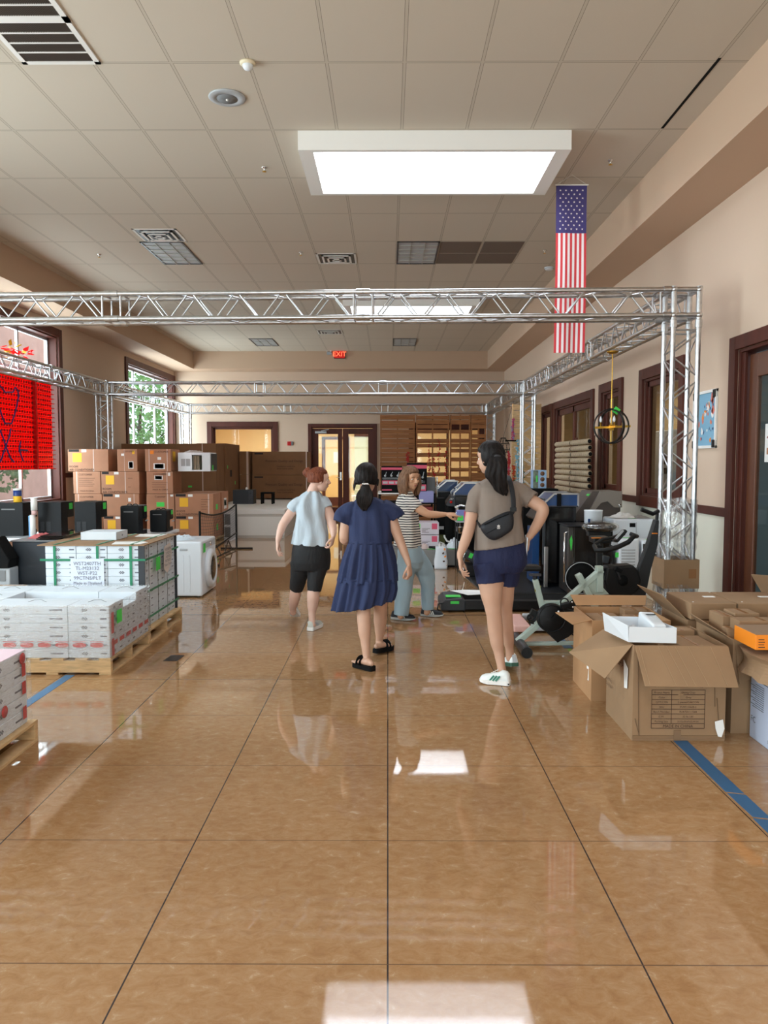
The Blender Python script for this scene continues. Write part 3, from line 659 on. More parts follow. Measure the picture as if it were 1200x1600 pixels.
# ================================================================== OUTDOORS beyond the left windows
def tree(x, y, h, r, lab, n=1500, seed=1, c=(96, 130, 70)):
    random.seed(seed); t = thing('tree', lab, 'tree', (x, y, -.15), 'trees outside the street windows')
    tr = MB(); tr.tube([(x, y, -.15), (x+.1, y, h*.4), (x, y+.1, h*.75)], [.13, .1, .04], 8)
    for k in range(5):
        a = k*1.3; tr.tube([(x+.08, y, h*(.35+.06*k)), (x+r*.6*math.cos(a), y+r*.6*math.sin(a), h*(.55+.07*k))], [.05, .015], 6)
    tr.build('trunk', mat('bark', (92, 76, 62), .9), t); l = MB()
    for k in range(n):
        while True:
            p = V(random.uniform(-1, 1), random.uniform(-1, 1), random.uniform(-1, 1))
            if .35 < p.length < 1 and noise.noise(p*2.3+V(seed, 0, 0)) > -.18: break
        p = V(x+p.x*r, y+p.y*r, h*.62+p.z*h*.42); a = V(random.gauss(0, 1), random.gauss(0, 1), random.gauss(0, 1)).normalized(); b = a.orthogonal().normalized(); s = random.uniform(.06, .13)
        l.add([p-a*s, p+b*s*.6, p+a*s, p-b*s*.6], [(0, 1, 2, 3)], False)
    l.build('foliage', mat('leaf_%d' % seed, c, .6, var=.3, vscale=3), t)
tree(-9.4, 29.0, 5.2, 2.0, 'green leafy tree outside the farther left window', 2600, 3, (120, 160, 90))
tree(-12.0, 22.5, 2.6, 1.4, 'low bushy tree outside the near left window behind the red panel', 1500, 5, (128, 140, 104))
t = thing('brick_building', 'pinkish brick building outside the near left window', 'building', (-19, 31, -.3))
MB().box(-24, -14.5, 28.5, 36, -.3, 8.2).build('wall', mat('pink_brick', (196, 150, 136), .9, var=.1, vscale=2), t)
MB().box(-24.2, -14.3, 28.3, 36.2, 8.2, 8.5).build('roof', M['white'], t)
for k in range(3):
    w_ = MB().box(-23+k*2.9, -21.4+k*2.9, 28.44, 28.5, 3.2, 5.6).build('window', M['darksteel'], t)
# ================================================================== LEFT SIDE
ORD = ['bottom', 'second', 'third', 'fourth', 'fifth', 'sixth', 'seventh', 'eighth', 'ninth', 'tenth', 'eleventh', 'twelfth']
def pallet(x0, x1, y0, y1, lab, group=None, h=.125):
    t = thing('wooden_pallet', lab, 'pallet', ((x0+x1)/2, (y0+y1)/2, 0), group)
    for yc in (y0+.02, (y0+y1)/2, y1-.02): MB().box(x0, x1, yc-.02, yc+.02, .018, h-.018).build('stringer', M['wood'], t, bevel=.003)
    n = 8; w_ = .09
    for k in range(n):
        xa = x0+(x1-x0-w_)*k/(n-1); MB().box(xa, xa+w_, y0, y1, h-.018, h).build('deck_board', M['wood'], t, bevel=.002)
    for k in (0, .3, .68, 1):
        xa = x0+(x1-x0-w_)*k; MB().box(xa, xa+w_, y0, y1, 0, .018).build('bottom_board', M['wood'], t, bevel=.002)
    return t
def diamonds(mb, o, ax, ay, s):
    o, ax, ay = V(o), V(ax), V(ay); n = ax.cross(ay)*.0015
    for (dx, dy) in ((0, 0), (-1.15, 0), (1.15, 0), (-.57, .6), (.57, .6), (-.57, -.6), (.57, -.6), (0, 1.15), (0, -1.15)):
        if abs(dy) > 1: continue
        c = o+ax*dx*s+ay*dy*s*.8+n
        mb.add([c-ax*s*.42, c-ay*s*.42, c+ax*s*.42, c+ay*s*.42], [(0, 1, 2, 3)], False)
# ---- tile cartons: one source per size, then copies
def tile_carton(w_, d, h, lab, group, logo=True, side=False, top=False):
    t = thing('tile_carton', lab, 'carton', (0, 0, 0), group)
    MB().box(-w_/2, w_/2, -d/2, d/2, .0006, h-.0006).build('box', M['cartonw'], t, bevel=.003, seg=1, local=True)
    q = MB()
    if logo: diamonds(q, (-w_*.1 if w_ < .4 else -w_*.25, -d/2, h/2), V(1, 0, 0), V(0, 0, 1), h*.24); q.box(w_*.28, w_*.44, -d/2-.001, -d/2, h*.42, h*.58)
    if side: diamonds(q, (w_/2, -d*.15, h/2), V(0, 1, 0), V(0, 0, 1), h*.2); q.box(w_/2, w_/2+.001, d*.2, d*.36, h*.42, h*.55)
    if logo or side: q.build('printed_logo', M['inkgrey'], t, local=True)
    if top:
        q = MB(); q.tube([(-.06, .0, h), (-.02, .02, h+.012), (.03, .02, h+.014), (.08, 0, h)], .002, 5); q.build('handle_string', M['grey'], t, local=True)
    return t
def stack(cols, rows, nl, z0, h, desc, group, skip, topset=True):
    srcs = {}
    for ci, (x0, x1, cn) in enumerate(cols):
        for ri, (y0, y1, rn) in enumerate(rows):
            for l in range(nl):
                if skip(ci, ri, l): continue
                lab = 'white tile carton, %s, %s%s, %s from the floor' % (desc, cn, (' ' + rn) if rn else '', ORD[l])
                tp = l == nl-1 and topset; key = (ci, ri == 0, tp)
                if key not in srcs:
                    o = tile_carton(x1-x0-.004, y1-y0-.004, h, lab, group, logo=ri == 0, side=ci == 0, top=tp); srcs[key] = o; o.location = ((x0+x1)/2, (y0+y1)/2, z0+h*l)
                else:
                    o = copy_tree(srcs[key]); o['label'] = lab; o.location = ((x0+x1)/2, (y0+y1)/2, z0+h*l)
# load B: film-wrapped, with a hollow in its top layer
pallet(-3.38, -2.055, 5.605, 6.545, 'pale wooden pallet under the low film-wrapped carton load in the left foreground')
HB = .0655
stack([(-2.375, -2.065, 'right column'), (-2.98, -2.375, 'middle column'), (-3.36, -2.98, 'left column')], [(5.62, 5.93, 'front'), (5.93, 6.235, 'centre'), (6.235, 6.54, 'back')], 6, .125, HB,
      'low film-wrapped load', 'cartons in the low film-wrapped load', lambda c, r, l: (l == 5 and r == 1 and c < 2) or (c == 1 and r > 0 and l < 4) or (c == 2 and l < 5 and r > 0))
# red handling band and stamps round load B
q = MB()
for k in range(6):
    cx = -2.14-.13*k*1.0-.02; z = .125+HB*1.5
    pts = [(cx-.045, z-.012), (cx-.05, z), (cx-.045, z+.012), (cx-.02, z+.019), (cx+.02, z+.019), (cx+.045, z+.012), (cx+.05, z), (cx+.045, z-.012), (cx+.02, z-.017), (cx-.02, z-.017)]
    q.add([(p[0], 5.6145, p[1]) for p in pts], [tuple(range(10))], False); q.box(cx-.05, cx+.05, 5.614, 5.615, z+.024, z+.028)
for k in range(6):
    cy = 5.72+.15*k; z = .125+HB*1.5; q.box(-2.0605, -2.0595, cy-.05, cy+.05, z-.016, z+.016)
q.box(-2.0605, -2.0595, 5.65, 5.70, .13, .26); q.box(-2.0605, -2.0595, 5.65, 5.70, .30, .46)
tag(q.build('red_handling_tape', mat('red_stamp', (214, 92, 92), .6)), 'red printed handling stamps along the lower edge of the film-wrapped load', 'printed tape')
# pinkish film cover and stretch wrap over load B
def wrap_box(x0, x1, y0, y1, z0, z1, n=36, amp=.004, seed=0):
    rings = []; per = []
    for (a, b, c_, d) in ((x0, y0, x1, y0), (x1, y0, x1, y1), (x1, y1, x0, y1), (x0, y1, x0, y0)):
        for k in range(n): per.append((a+(c_-a)*k/n, b+(d-b)*k/n))
    K = 20; cx, cy = (x0+x1)/2, (y0+y1)/2
    for i in range(K+1):
        z = z0+(z1-z0)*i/K; ring = []
        for (px, py) in per:
            dv = V(px-cx, py-cy, 0).normalized(); o_ = amp*(.6+noise.noise(V(px*3+seed, py*3, z*45)))
            ring.append((px+dv.x*o_, py+dv.y*o_, z+(.012*noise.noise(V(px*9, py*9, seed)) if i == K else 0)))
        rings.append(ring)
    return MB().loft(rings, True, False)
M['wrap'] = film('pallet_film', .20, 16, (1.5, 1.5, 14)); M['wrapw'] = film('pallet_film_dense', .40, 14, (1.5, 1.5, 14))
tag(wrap_box(-3.37, -2.052, 5.608, 6.55, .10, .525, seed=2).build('stretch_wrap', M['wrapw']), 'crinkled clear film round the low carton load on the pallet in the left foreground', 'plastic wrap')
tag(MB().box(-2.0475, -2.0465, 5.73, 5.84, .36, .46).build('price_sticker', M['green']), 'green square sticker on the side of the low film-wrapped load', 'sticker')
# load C: tall strapped load
pallet(-3.0, -2.07, 6.575, 7.635, 'wooden pallet under the taller green-strapped tile load')
HC = .0665
stack([(-2.43, -2.125, 'right column'), (-2.70, -2.43, 'middle column'), (-2.97, -2.70, 'left column')], [(6.60, 6.93, 'front'), (6.93, 7.26, 'centre'), (7.26, 7.60, 'back')], 11, .125, HC,
      'tall green-strapped load', 'cartons in the tall green-strapped load', lambda c, r, l: c > 0 and r > 0, False)
zt = .125+HC*11
t = thing('cardboard_cover', 'flat brown cardboard cover sheet on top of the tall green-strapped tile load', 'cardboard', (-2.5, 7.1, zt))
MB().box(-3.03, -2.10, 6.585, 7.62, zt+.001, zt+.009).build('sheet', M['kraft'], t)
q = MB(); q.box(-3.03, -2.11, 6.93, 6.936, zt+.009, zt+.0096); q.beam((-2.9, 6.6, zt+.0096), (-2.75, 7.6, zt+.0096), .006, .0012); q.build('crease', M['kraftdk'], t)
for k, (pp, lab) in enumerate((([(-2.40, 6.63), (-2.15, 6.65), (-2.13, 6.78), (-2.20, 6.86), (-2.44, 6.84)], 'torn white paper lying near the front right corner of the cardboard cover'), ([(-2.42, 7.30), (-2.20, 7.32), (-2.18, 7.55), (-2.45, 7.56)], 'torn white paper lying at the back of the cardboard cover'))):
    tag(MB().prism(pp, (0, 0, zt+.0098), (1, 0, 0), (0, 1, 0), (0, 0, .003)).build('torn_paper', M['paper']), lab, 'paper', 'torn white papers on the cardboard cover')
t = thing('shallow_tray', 'shallow white slotted cardboard tray on the tall strapped tile load', 'tray', (-2.65, 7.1, zt+.009))
q = MB(); a0, a1, b0, b1, z0, z1 = -2.81, -2.48, 6.98, 7.28, zt+.0095, zt+.0835
q.box(a0, a1, b0, b1, z0, z0+.006)
for (a, b, c_, d) in ((a0, a1, b0, b0+.006), (a0, a1, b1-.006, b1), (a0, a0+.006, b0, b1), (a1-.006, a1, b0, b1)): q.box(a, b, c_, d, z0, z1)
q.box(a0, a1, b0+.05, b1, z1-.006, z1); q.build('tray', M['cartonw'], t, bevel=.002)
q = MB()
for k in range(5): q.box(a0+.02+.062*k, a0+.055+.062*k, b0+.012, b0+.045, z1-.014, z1-.006)
q.build('slot_lip', M['lgrey'], t); q = MB(); diamonds(q, (a1, 7.13, zt+.045), V(0, 1, 0), V(0, 0, 1), .012); q.build('printed_logo', M['inkgrey'], t)
# straps, corner guards, label sheets on load C
t = thing('strapping', 'green plastic straps holding the tall tile load', 'strap', (-2.53, 7.1, .125)); yf = 6.593
q = MB()
for x_ in (-2.885, -2.225): q.box(x_-.011, x_+.011, yf, yf+.004, .02, zt+.012); q.box(x_-.011, x_+.011, yf, 7.62, zt+.010, zt+.0135)
q.box(-2.525, -2.503, yf, yf+.003, .745, zt+.012); q.box(-2.525, -2.503, yf, 7.62, zt+.010, zt+.0135); q.build('vertical_strap', M['strap'], t)
for z in (.735, .45, .22):
    q = MB(); q.box(-3.01, -2.095, yf-.003, yf, z-.009, z+.009); q.box(-2.098, -2.094, yf-.003, 7.625, z-.009, z+.009); q.build('horizontal_strap', M['strap'], t)
for (y_, lab) in ((6.60, 'front'), (7.60, 'back')):
    tag(MB().box(-2.16 if y_ < 7 else -2.135, -2.104, y_-.006, y_+.003 if y_ < 7 else y_+.004, .125, zt).build('corner_guard', M['char']), 'dark edge guard on the %s right corner of the tall strapped load' % lab, 'edge guard', 'edge guards of the strapped load')
for y_ in (6.72, 6.98, 7.27): 
    tag(MB().box(-2.1085, -2.1065, y_-.004, y_+.004, .13, zt).build('fibre_cord', mat('dark_green_cord', (52, 70, 60), .6)), 'thin dark vertical cord %s on the side of the strapped load' % {6.72: 'nearest the camera', 6.98: 'in the middle', 7.27: 'farthest back'}[y_], 'cord', 'dark cords on the strapped load')
t = thing('shipping_label', 'white printed sheet on the front of the strapped load', 'label', (-2.6, yf, .63))
MB().box(-2.745, -2.455, yf-.006, yf-.0045, .50, .745).build('sheet', mat('paler_paper', (216, 222, 236), .6), t)
q = MB()
for k, s in enumerate(('WST2407TH', 'TL-M23132', 'WST-P22', '99CTNS/PLT', 'Made in Thailand')): q.text(s, .044 if k < 4 else .036, (-2.60, yf-.007, .69-.042*k), (1, 0, 0), (0, 0, 1), 'CENTER')
q.build('printed_text', M['inkgrey'], t)
t = thing('shipping_label', 'white printed sheet, rounded, on the right side of the strapped load', 'label', (-2.09, 7.3, .6)); xf = -2.0925
MB().prism([(.0, -.08), (.12, -.13), (.24, -.05), (.27, .06), (.22, .15), (.02, .13)], (xf, 7.12, .66), (0, 1, 0), (0, 0, 1), (-.002, 0, 0)).build('sheet', mat('beige_paper', (214, 204, 196), .7), t)
q = MB()
for k, s in enumerate(('WST2407TH', 'TL-M23132', 'WST-P22', '99CTNS/PLT', 'Made in Thailand')): q.text(s, .036, (xf, 7.26, .745-.036*k), (0, 1, 0), (0, 0, 1), 'CENTER')
q.build('printed_text', M['inkgrey'], t)
tag(MB().box(-2.0925, -2.0905, 6.88, 7.0, .60, .72).build('price_sticker', M['green']), 'green square sticker on the side of the tall strapped load', 'sticker')
# load A at the very left edge
pallet(-3.25, -1.985, 3.25, 4.262, 'brown wooden pallet at the bottom left corner of the view')
HA = .082
stack([(-2.62, -2.02, 'right column'), (-3.22, -2.62, 'left column')], [(3.28, 3.76, 'front'), (3.76, 4.22, 'back')], 5, .125, HA, 'wrapped load at the left edge', 'cartons in the load at the left edge', lambda c, r, l: False, False)
q = MB(); 
for (y_, z) in ((3.95, .27), (3.70, .27), (4.16, .50)): q.lathe((-2.0135, y_, z), [(.0, 0), (.032, 0), (.032, .0012)], 16, 'X')
for z in (.16, .30, .40): q.box(-2.0135, -2.0125, 4.15, 4.19, z, z+.07)
q.box(-2.0135, -2.0125, 3.78, 3.88, .24, .30); tag(q.build('red_stamp_print', M['inkred']), 'round red stamps and red printing on the load at the left edge', 'printed marks')
tag(wrap_box(-3.235, -2.005, 3.265, 4.235, .10, .54, seed=9).build('stretch_wrap', M['wrap']), 'clear film round the carton load at the left edge of the view', 'plastic wrap')
tag(MB().box(-3.22, -2.022, 3.28, 4.218, .5365, .5385).build('cover_sheet', mat('pink_white_sheet', (240, 214, 226), .6)), 'pinkish white cover sheet on the load at the left edge', 'sheet')
# ---- dryer
t = thing('tumble_dryer', 'compact white front-loading dryer with a dark round door', 'dryer', (-2.46, 9.25, 0))
x0, x1, y0, y1, H_ = -2.76, -2.165, 8.87, 9.60, .655
q = MB(); q.box(x0, x1, y0, y1, .015, H_); q.build('body', M['plastic'], t, bevel=.02, seg=4)
q = MB()
for k in range(4): q.box(x0+.22+.075*k, x0+.235+.075*k, y0-.003, y0+.002, .06, .50)
q.build('side_rib', M['plastic'], t, bevel=.003)
q = MB(); q.box(x0+.34, x0+.43, y0-.006, y0+.002, .548, .575); q.build('recessed_grip', M['lgrey'], t, bevel=.004)
c0 = V(x1, 9.25, .30)
q = MB(); q.lathe(c0, [(.235, -.01), (.235, .03), (.215, .05), (.16, .055), (.15, .03)], 40, 'X'); dr = q.build('door', M['plastic'], t)
MB().lathe(c0, [(.162, .015), (.158, .045), (.10, .058), (.01, .062)], 32, 'X').build('door_glass', M['blackg'], dr)
q = MB(); q.obox(c0+V(.05, -.185, 0), (.02, .03, .11)); q.build('door_handle', M['lgrey'], dr, bevel=.006)
q = MB(); q.box(x1-.002, x1+.006, y0+.04, y1-.04, .56, .63); q.build('control_panel', M['lgrey'], t, bevel=.003)
MB().lathe((x1+.006, 9.25, .595), [(.026, 0), (.024, .018), (.01, .02)], 20, 'X').build('dial', M['chrome'], t)
MB().box(x1+.006, x1+.008, 8.93, 9.03, .52, .625).build('price_sticker', M['green'], t)
for (a, b) in ((x0+.05, y0+.05), (x1-.05, y0+.05), (x0+.05, y1-.05), (x1-.05, y1-.05)): MB().cyl((a, b, 0), (a, b, .016), .02, n=10).build('foot', M['black'], t)
# crumpled plastic on the dryer
def crumple(c_, rx, ry, h, n=22, m=14, seed=0, name='crumpled_plastic'):
    rings = []
    for i in range(m+1):
        r = i/m; ring = []
        for j in range(n):
            a = 2*PI*j/n; k = 1+.25*noise.noise(V(math.cos(a)*2, math.sin(a)*2, seed)); x, y = rx*r*k*math.cos(a), ry*r*k*math.sin(a)
            z = h*(1-r*r)*(.6+.9*abs(noise.noise(V(x*22+seed, y*22, 3)))) + .004*(1-r)+.0015
            ring.append((c_[0]+x, c_[1]+y, c_[2]+z))
        rings.append(ring)
    rings.reverse(); q_ = MB(); q_.loft(rings, False, True); return q_
tag(crumple((-2.48, 9.2, .656), .20, .2, .05, 30, 18, 3).build('crumpled_bag', mat('pale_blue_plastic', (214, 228, 238), .3, coat=.4)), 'crumpled pale plastic bag lying on top of the white dryer', 'bag')
# ---- AC cartons on pallets
def carton(name, lab, cat, x0, x1, y0, y1, z0, z1, m, group=None, feats=(), front='y', tape=True, bevel=.006):
    t = thing(name, lab, cat, ((x0+x1)/2, (y0+y1)/2, z0), group)
    MB().box(x0, x1, y0, y1, z0, z1).build('box', m, t, bevel=bevel, seg=2)
    for f in feats:
        kind, a = f[0], f[1:]
        if kind in ('yellow', 'green', 'paper', 'dark', 'tapev', 'orange', 'pinkm', 'pal'):
            u0, u1, w0, w1 = a[:4]; face = a[4] if len(a) > 4 else 'F'
            mm = {'yellow': M['yellow'], 'green': M['green'], 'paper': M['paper'], 'dark': M['ink'], 'tapev': M['cleartape'], 'orange': M['orange'], 'pinkm': M['pink'], 'pal': M['kraftin']}[kind]
            nm = {'yellow': 'yellow_label', 'green': 'price_sticker', 'paper': 'label_sheet', 'dark': 'printed_panel', 'tapev': 'packing_tape', 'orange': 'orange_sticker', 'pinkm': 'pink_panel', 'pal': 'patch'}[kind]
            zz0, zz1 = z0+(z1-z0)*w0, z0+(z1-z0)*w1; th = .0015 if kind in ('tapev', 'dark') else .0025
            if face == 'F': MB().box(x0+(x1-x0)*u0, x0+(x1-x0)*u1, y0-th, y0, zz0, zz1).build(nm, mm, t)
            elif face == 'R': MB().box(x1, x1+th, y0+(y1-y0)*u0, y0+(y1-y0)*u1, zz0, zz1).build(nm, mm, t)
            elif face == 'L': MB().box(x0-th, x0, y0+(y1-y0)*u0, y0+(y1-y0)*u1, zz0, zz1).build(nm, mm, t)
            elif face == 'T': MB().box(x0+(x1-x0)*u0, x0+(x1-x0)*u1, y0+(y1-y0)*w0, y0+(y1-y0)*w1, z1, z1+th).build(nm, mm, t)
        elif kind == 'text':
            q_ = MB(); u, w_, s, size = a[:4]; face = a[4] if len(a) > 4 else 'F'; mm = a[5] if len(a) > 5 else M['ink']
            for k, line in enumerate(s.split('\n')):
                z = z0+(z1-z0)*w_-k*size*1.1
                if face == 'F': q_.text(line, size, (x0+(x1-x0)*u, y0-.002, z), (1, 0, 0), (0, 0, 1))
                elif face == 'R': q_.text(line, size, (x1+.002, y0+(y1-y0)*u, z), (0, 1, 0), (0, 0, 1))
                elif face == 'L': q_.text(line, size, (x0-.002, y1-(y1-y0)*u, z), (0, -1, 0), (0, 0, 1))
            q_.build('printed_text', mm, t)
        elif kind == 'lines':
            q_ = MB(); u0, u1, w0, w1, n_ = a[:5]
            for k in range(n_):
                z = z0+(z1-z0)*(w1-(w1-w0)*k/max(1, n_-1)); q_.box(x0+(x1-x0)*u0, x0+(x1-x0)*(u1-.12*((k*37) % 5)/5), y0-.0015, y0, z-.003, z+.003)
            q_.build('printed_lines', M['inkbrown'], t)
    return t
AC = 'ROOM\nAIR CONDITIONER'
z_ = [.13, .555, .98, 1.405]; hb = .42; D = .62; Y0 = 14.6; G = 'air conditioner cartons stacked on pallets'
sideF = [('dark', .02, .28, .88, .99), ('paper', .34, .46, .87, .98), ('yellow', .12, .34, .42, .82), ('text', .03, .17, AC, .055), ('tapev', .62, .645, 0, 1)]
endF = [('text', .2, .82, 'CUSTOMER', .05, 'F', M['inkbrown']), ('lines', .2, .8, .35, .7, 5), ('text', .25, .1, 'MADE IN CHINA', .035, 'F', M['inkbrown']), ('tapev', .12, .15, 0, 1)]
pallet(-6.12, -4.78, 14.58, 15.5, 'pallet under the left columns of air conditioner cartons', 'pallets under the air conditioner cartons')
pallet(-4.70, -3.28, 14.58, 15.85, 'pallet under the right columns of air conditioner cartons', 'pallets under the air conditioner cartons')
PX = 'brown air conditioner carton, '
rows = [
 (-6.08, -5.31, 3, sideF, 'top left of the stack, wide face with a yellow label'), (-5.14, -4.76, 3, [('paper', .2, .34, .7, .8), ('yellow', .75, .87, .78, .93), ('paper', .55, .8, .12, .45), ('pal', .58, .77, .15, .42), ('tapev', .34, .36, 0, 1), ('text', .3, .86, 'CUSTOMER', .04, 'F', M['inkbrown'])], 'top row, narrow one left of the orange-starred carton'),
 (-4.61, -4.12, 3, [('orange', .2, .34, .78, .94), ('text', .38, .84, 'CUSTOMER', .05, 'F', M['inkbrown']), ('paper', .48, .62, .52, .64), ('paper', .32, .76, .1, .36), ('pal', .37, .71, .13, .33), ('tapev', .14, .17, 0, 1), ('tapev', .84, .87, 0, 1), ('yellow', .2, .5, .45, .9, 'R')], 'top row, with an orange star sticker'),
 (-5.99, -5.47, 2, endF, 'second row from top, leftmost, printed end with text lines'), (-5.455, -4.73, 2, sideF[1:]+[('dark', .02, .2, .88, .99), ('lines', .7, .82, .3, .7, 2)], 'second row from top, middle, with yellow label and pale tape'),
 (-4.59, -4.09, 2, [('text', .25, .84, 'CUSTOMER', .05, 'F', M['inkbrown']), ('paper', .3, .62, .62, .82), ('pal', .33, .59, .65, .80), ('lines', .2, .8, .3, .5, 3), ('text', .22, .15, 'MADE IN CHINA', .04, 'F', M['inkbrown']), ('paper', .82, .9, .8, .95), ('tapev', .76, .79, 0, 1)], 'second row from top, left of the white window unit'),
 (-5.97, -5.45, 1, endF, 'third row from top, leftmost, behind the third black appliance'), (-5.435, -4.74, 1, [('dark', .02, .28, .88, .99), ('paper', .34, .46, .85, .97), ('paper', .70, .78, .65, .82), ('tapev', .85, .87, 0, 1)], 'third row from top, behind the fourth black appliance'),
 (-4.60, -4.07, 1, [('green', .36, .64, .42, .62), ('text', .3, .84, 'Customer', .05, 'F', M['inkbrown']), ('paper', .86, .96, .88, .97), ('tapev', .74, .78, 0, 1)], 'third row from top, with a green sticker on its end'),
 (-4.055, -3.325, 1, sideF[:-1]+[('lines', .68, .9, .3, .75, 5), ('tapev', .86, .89, 0, 1), ('green', .35, .6, .25, .5, 'R')], 'directly under the white window unit'),
 (-5.97, -5.45, 0, endF, 'bottom row, leftmost, behind the third black appliance'), (-5.435, -4.74, 0, sideF, 'bottom row, behind the fourth black appliance'),
 (-4.60, -4.07, 0, endF, 'bottom row, behind the fifth black appliance'), (-4.055, -3.325, 0, sideF+[('green', .4, .6, .3, .6, 'R')], 'bottom row, just left of the black net')]
for (x0, x1, k, fe, lab) in rows: carton('air_conditioner_carton', PX+lab, 'carton', x0, x1, Y0, Y0+D, z_[k], z_[k]+hb, M['kraft2'], G, fe)
for k in (0, 1): carton('air_conditioner_carton', PX+('bottom' if k == 0 else 'upper')+' one of the two behind the right end column', 'carton', -4.0, -3.30, Y0+D+.02, Y0+D+.62, z_[k], z_[k]+hb+(.01 if k else 0), M['kraft2'], G, [('green', .35, .65, .35, .6, 'R'), ('paper', .3, .7, .2, .7, 'R')][::-1])
# white window unit on top of the right column
t = thing('window_air_conditioner', 'white window air conditioner shell on the right column of cartons', 'air conditioner', (-3.7, 14.95, .98+hb))
zb = 1.403-.0; x0, x1, y0, y1 = -4.02, -3.40, 14.72, 15.25; z1 = zb+.36; zb = .98+.42+.002
q = MB(); q.box(x0, x0+.27, y0, y1, zb, z1); q.box(x0+.27, x1-.16, y0, y1, z1-.05, z1); q.box(x0+.27, x1-.16, y0, y1, zb, zb+.03); q.box(x1-.16, x1, y0, y1, zb, z1); q.box(x0+.27, x1-.16, y1-.02, y1, zb, z1)
q.build('casing', M['plastic'], t, bevel=.006)
for (a, b) in ((.06, .14), (.155, .235)):
    g = MB(); g.box(x0+a, x0+b, y0-.003, y0, zb+.10, zb+.24); g.build('vent', M['lgrey'], t)
g = MB()
for k in range(4): g.box(x0+.29+.03*k, x0+.305+.03*k, y0+.04, y1-.06, zb+.03, z1-.06)
g.build('coil_fins', mat('coil_beige', (176, 164, 140), .5), t)
q = MB(); q.box(x1+.001, x1+.012, y0+.06, y1, zb+.02, z1-.02); q.build('front_grille', M['char'], t)
MB().box(x1+.012, x1+.014, y0+.1, y0+.2, zb+.02, zb+.12).build('price_sticker', M['green'], t)
tag(crumple((-3.78, 14.98, z1), .2, .2, .05, 30, 18, 8).build('crumpled_bag', mat('grey_plastic_bag', (196, 184, 178), .35)), 'crumpled greyish plastic bag on top of the white window unit', 'bag')
t = thing('window_air_conditioner', 'white louvred unit standing on end behind the black net', 'air conditioner', (-3.2, 15.6, 0))
MB().box(-3.28, -3.135, 15.3, 15.85, 0, .6).build('casing', M['plastic'], t, bevel=.006)
for (a, b) in ((.08, .28), (.33, .54)): MB().box(-3.265, -3.15, 15.296, 15.30, a, b).build('vent', M['grey'], t)
# ---- big plain cartons behind
carton('large_carton', 'big plain brown carton behind the air conditioner cartons, below the far left window', 'carton', -6.1, -3.93, 17.6, 18.45, 0, 2.0, M['kraftdk'], 'big plain brown cartons', [('green', .7, .74, .5, .52), ('tapev', .85, .86, 0, 1)])
carton('large_carton', 'tall plain brown carton with a dark hole, right of the widest plain carton', 'carton', -4.6, -3.91, 18.5, 20.3, 0, 2.03, M['kraftdk'], 'big plain brown cartons', [('dark', .3, .42, .6, .68, 'R'), ('green', .12, .16, .7, .74, 'R'), ('green', .62, .66, .5, .54, 'R')])
carton('large_carton', 'dark brown carton upper one between the tall and the printed cartons', 'carton', -3.88, -3.62, 20.1, 21.2, 1.26, 1.86, M['kraftdk'], 'big plain brown cartons', [('tapev', .7, .9, 0, 1)])
carton('large_carton', 'dark brown carton lower one between the tall and the printed cartons', 'carton', -3.88, -3.62, 20.1, 21.2, .6, 1.255, M['kraftdk'], 'big plain brown cartons', [('tapev', .7, .9, 0, 1)])
PQ = [('text', .24, .55, 'Premium Quality and Design', .085, 'F', M['inkbrown']), ('text', .45, .34, 'Installation ready box\nSmart home quality', .055, 'F', M['inkbrown']), ('tapev', .985, 1, 0, 1), ('dark', .04, .2, .88, .94)]
carton('printed_carton', 'long brown carton printed Premium Quality and Design, upper of two on the white platform', 'carton', -3.56, -2.13, 20.2, 21.2, 1.245, 1.855, M['kraftdk'], 'printed cartons on the platform', PQ)
carton('printed_carton', 'long brown carton printed Premium Quality and Design, lower of two on the white platform', 'carton', -3.57, -2.13, 20.2, 21.2, .622, 1.24, M['kraftdk'], 'printed cartons on the platform', PQ)
# white platform
t = thing('display_platform', 'long low white display platform in front of the printed cartons', 'platform', (-3.0, 18.6, 0))
MB().box(-3.90, -2.15, 15.9, 21.3, .0, .50).build('base', M['offwhite'], t, bevel=.005)
MB().box(-3.12, -2.15, 15.893, 15.9, .06, .45).build('front_panel', M['white'], t)
MB().box(-3.905, -2.135, 15.88, 21.3, .50, .60).build('top', M['white'], t, bevel=.008)
for o in list(bpy.data.objects):
    if o.parent == t: pass
t = thing('steel_cabinet', 'small dark grey steel cabinet on the white platform', 'cabinet', (-3.38, 18.0, .6))
MB().box(-3.62, -3.14, 17.9, 18.3, .601, .93).build('body', M['char'], t, bevel=.006); MB().box(-3.25, -3.15, 17.89, 17.9, .62, .91).build('door', M['darksteel'], t, bevel=.003)
for z in (.69, .85): MB().lathe((-3.2, 17.889, z), [(.012, 0), (.01, -.012)], 10, 'Y').build('knob', M['black'], t)
MB().lathe((-3.32, 18.05, .931), [(.03, 0), (.03, .03), (.02, .06)], 12).build('knob', M['white'], t)
t = thing('cube_stool', 'small black open-frame cube stool on the white platform', 'stool', (-2.83, 18.05, .6))
q = MB(); a0, a1, b0, b1 = -2.97, -2.68, 17.9, 18.18
MB().box(a0, a1, b0, b1, .84, .875).build('seat', M['blackm'], t)
for a in (a0, a1-.04):
    for b in (b0, b1-.04): MB().box(a, a+.04, b, b+.04, .601, .84).build('leg', M['blackm'], t)
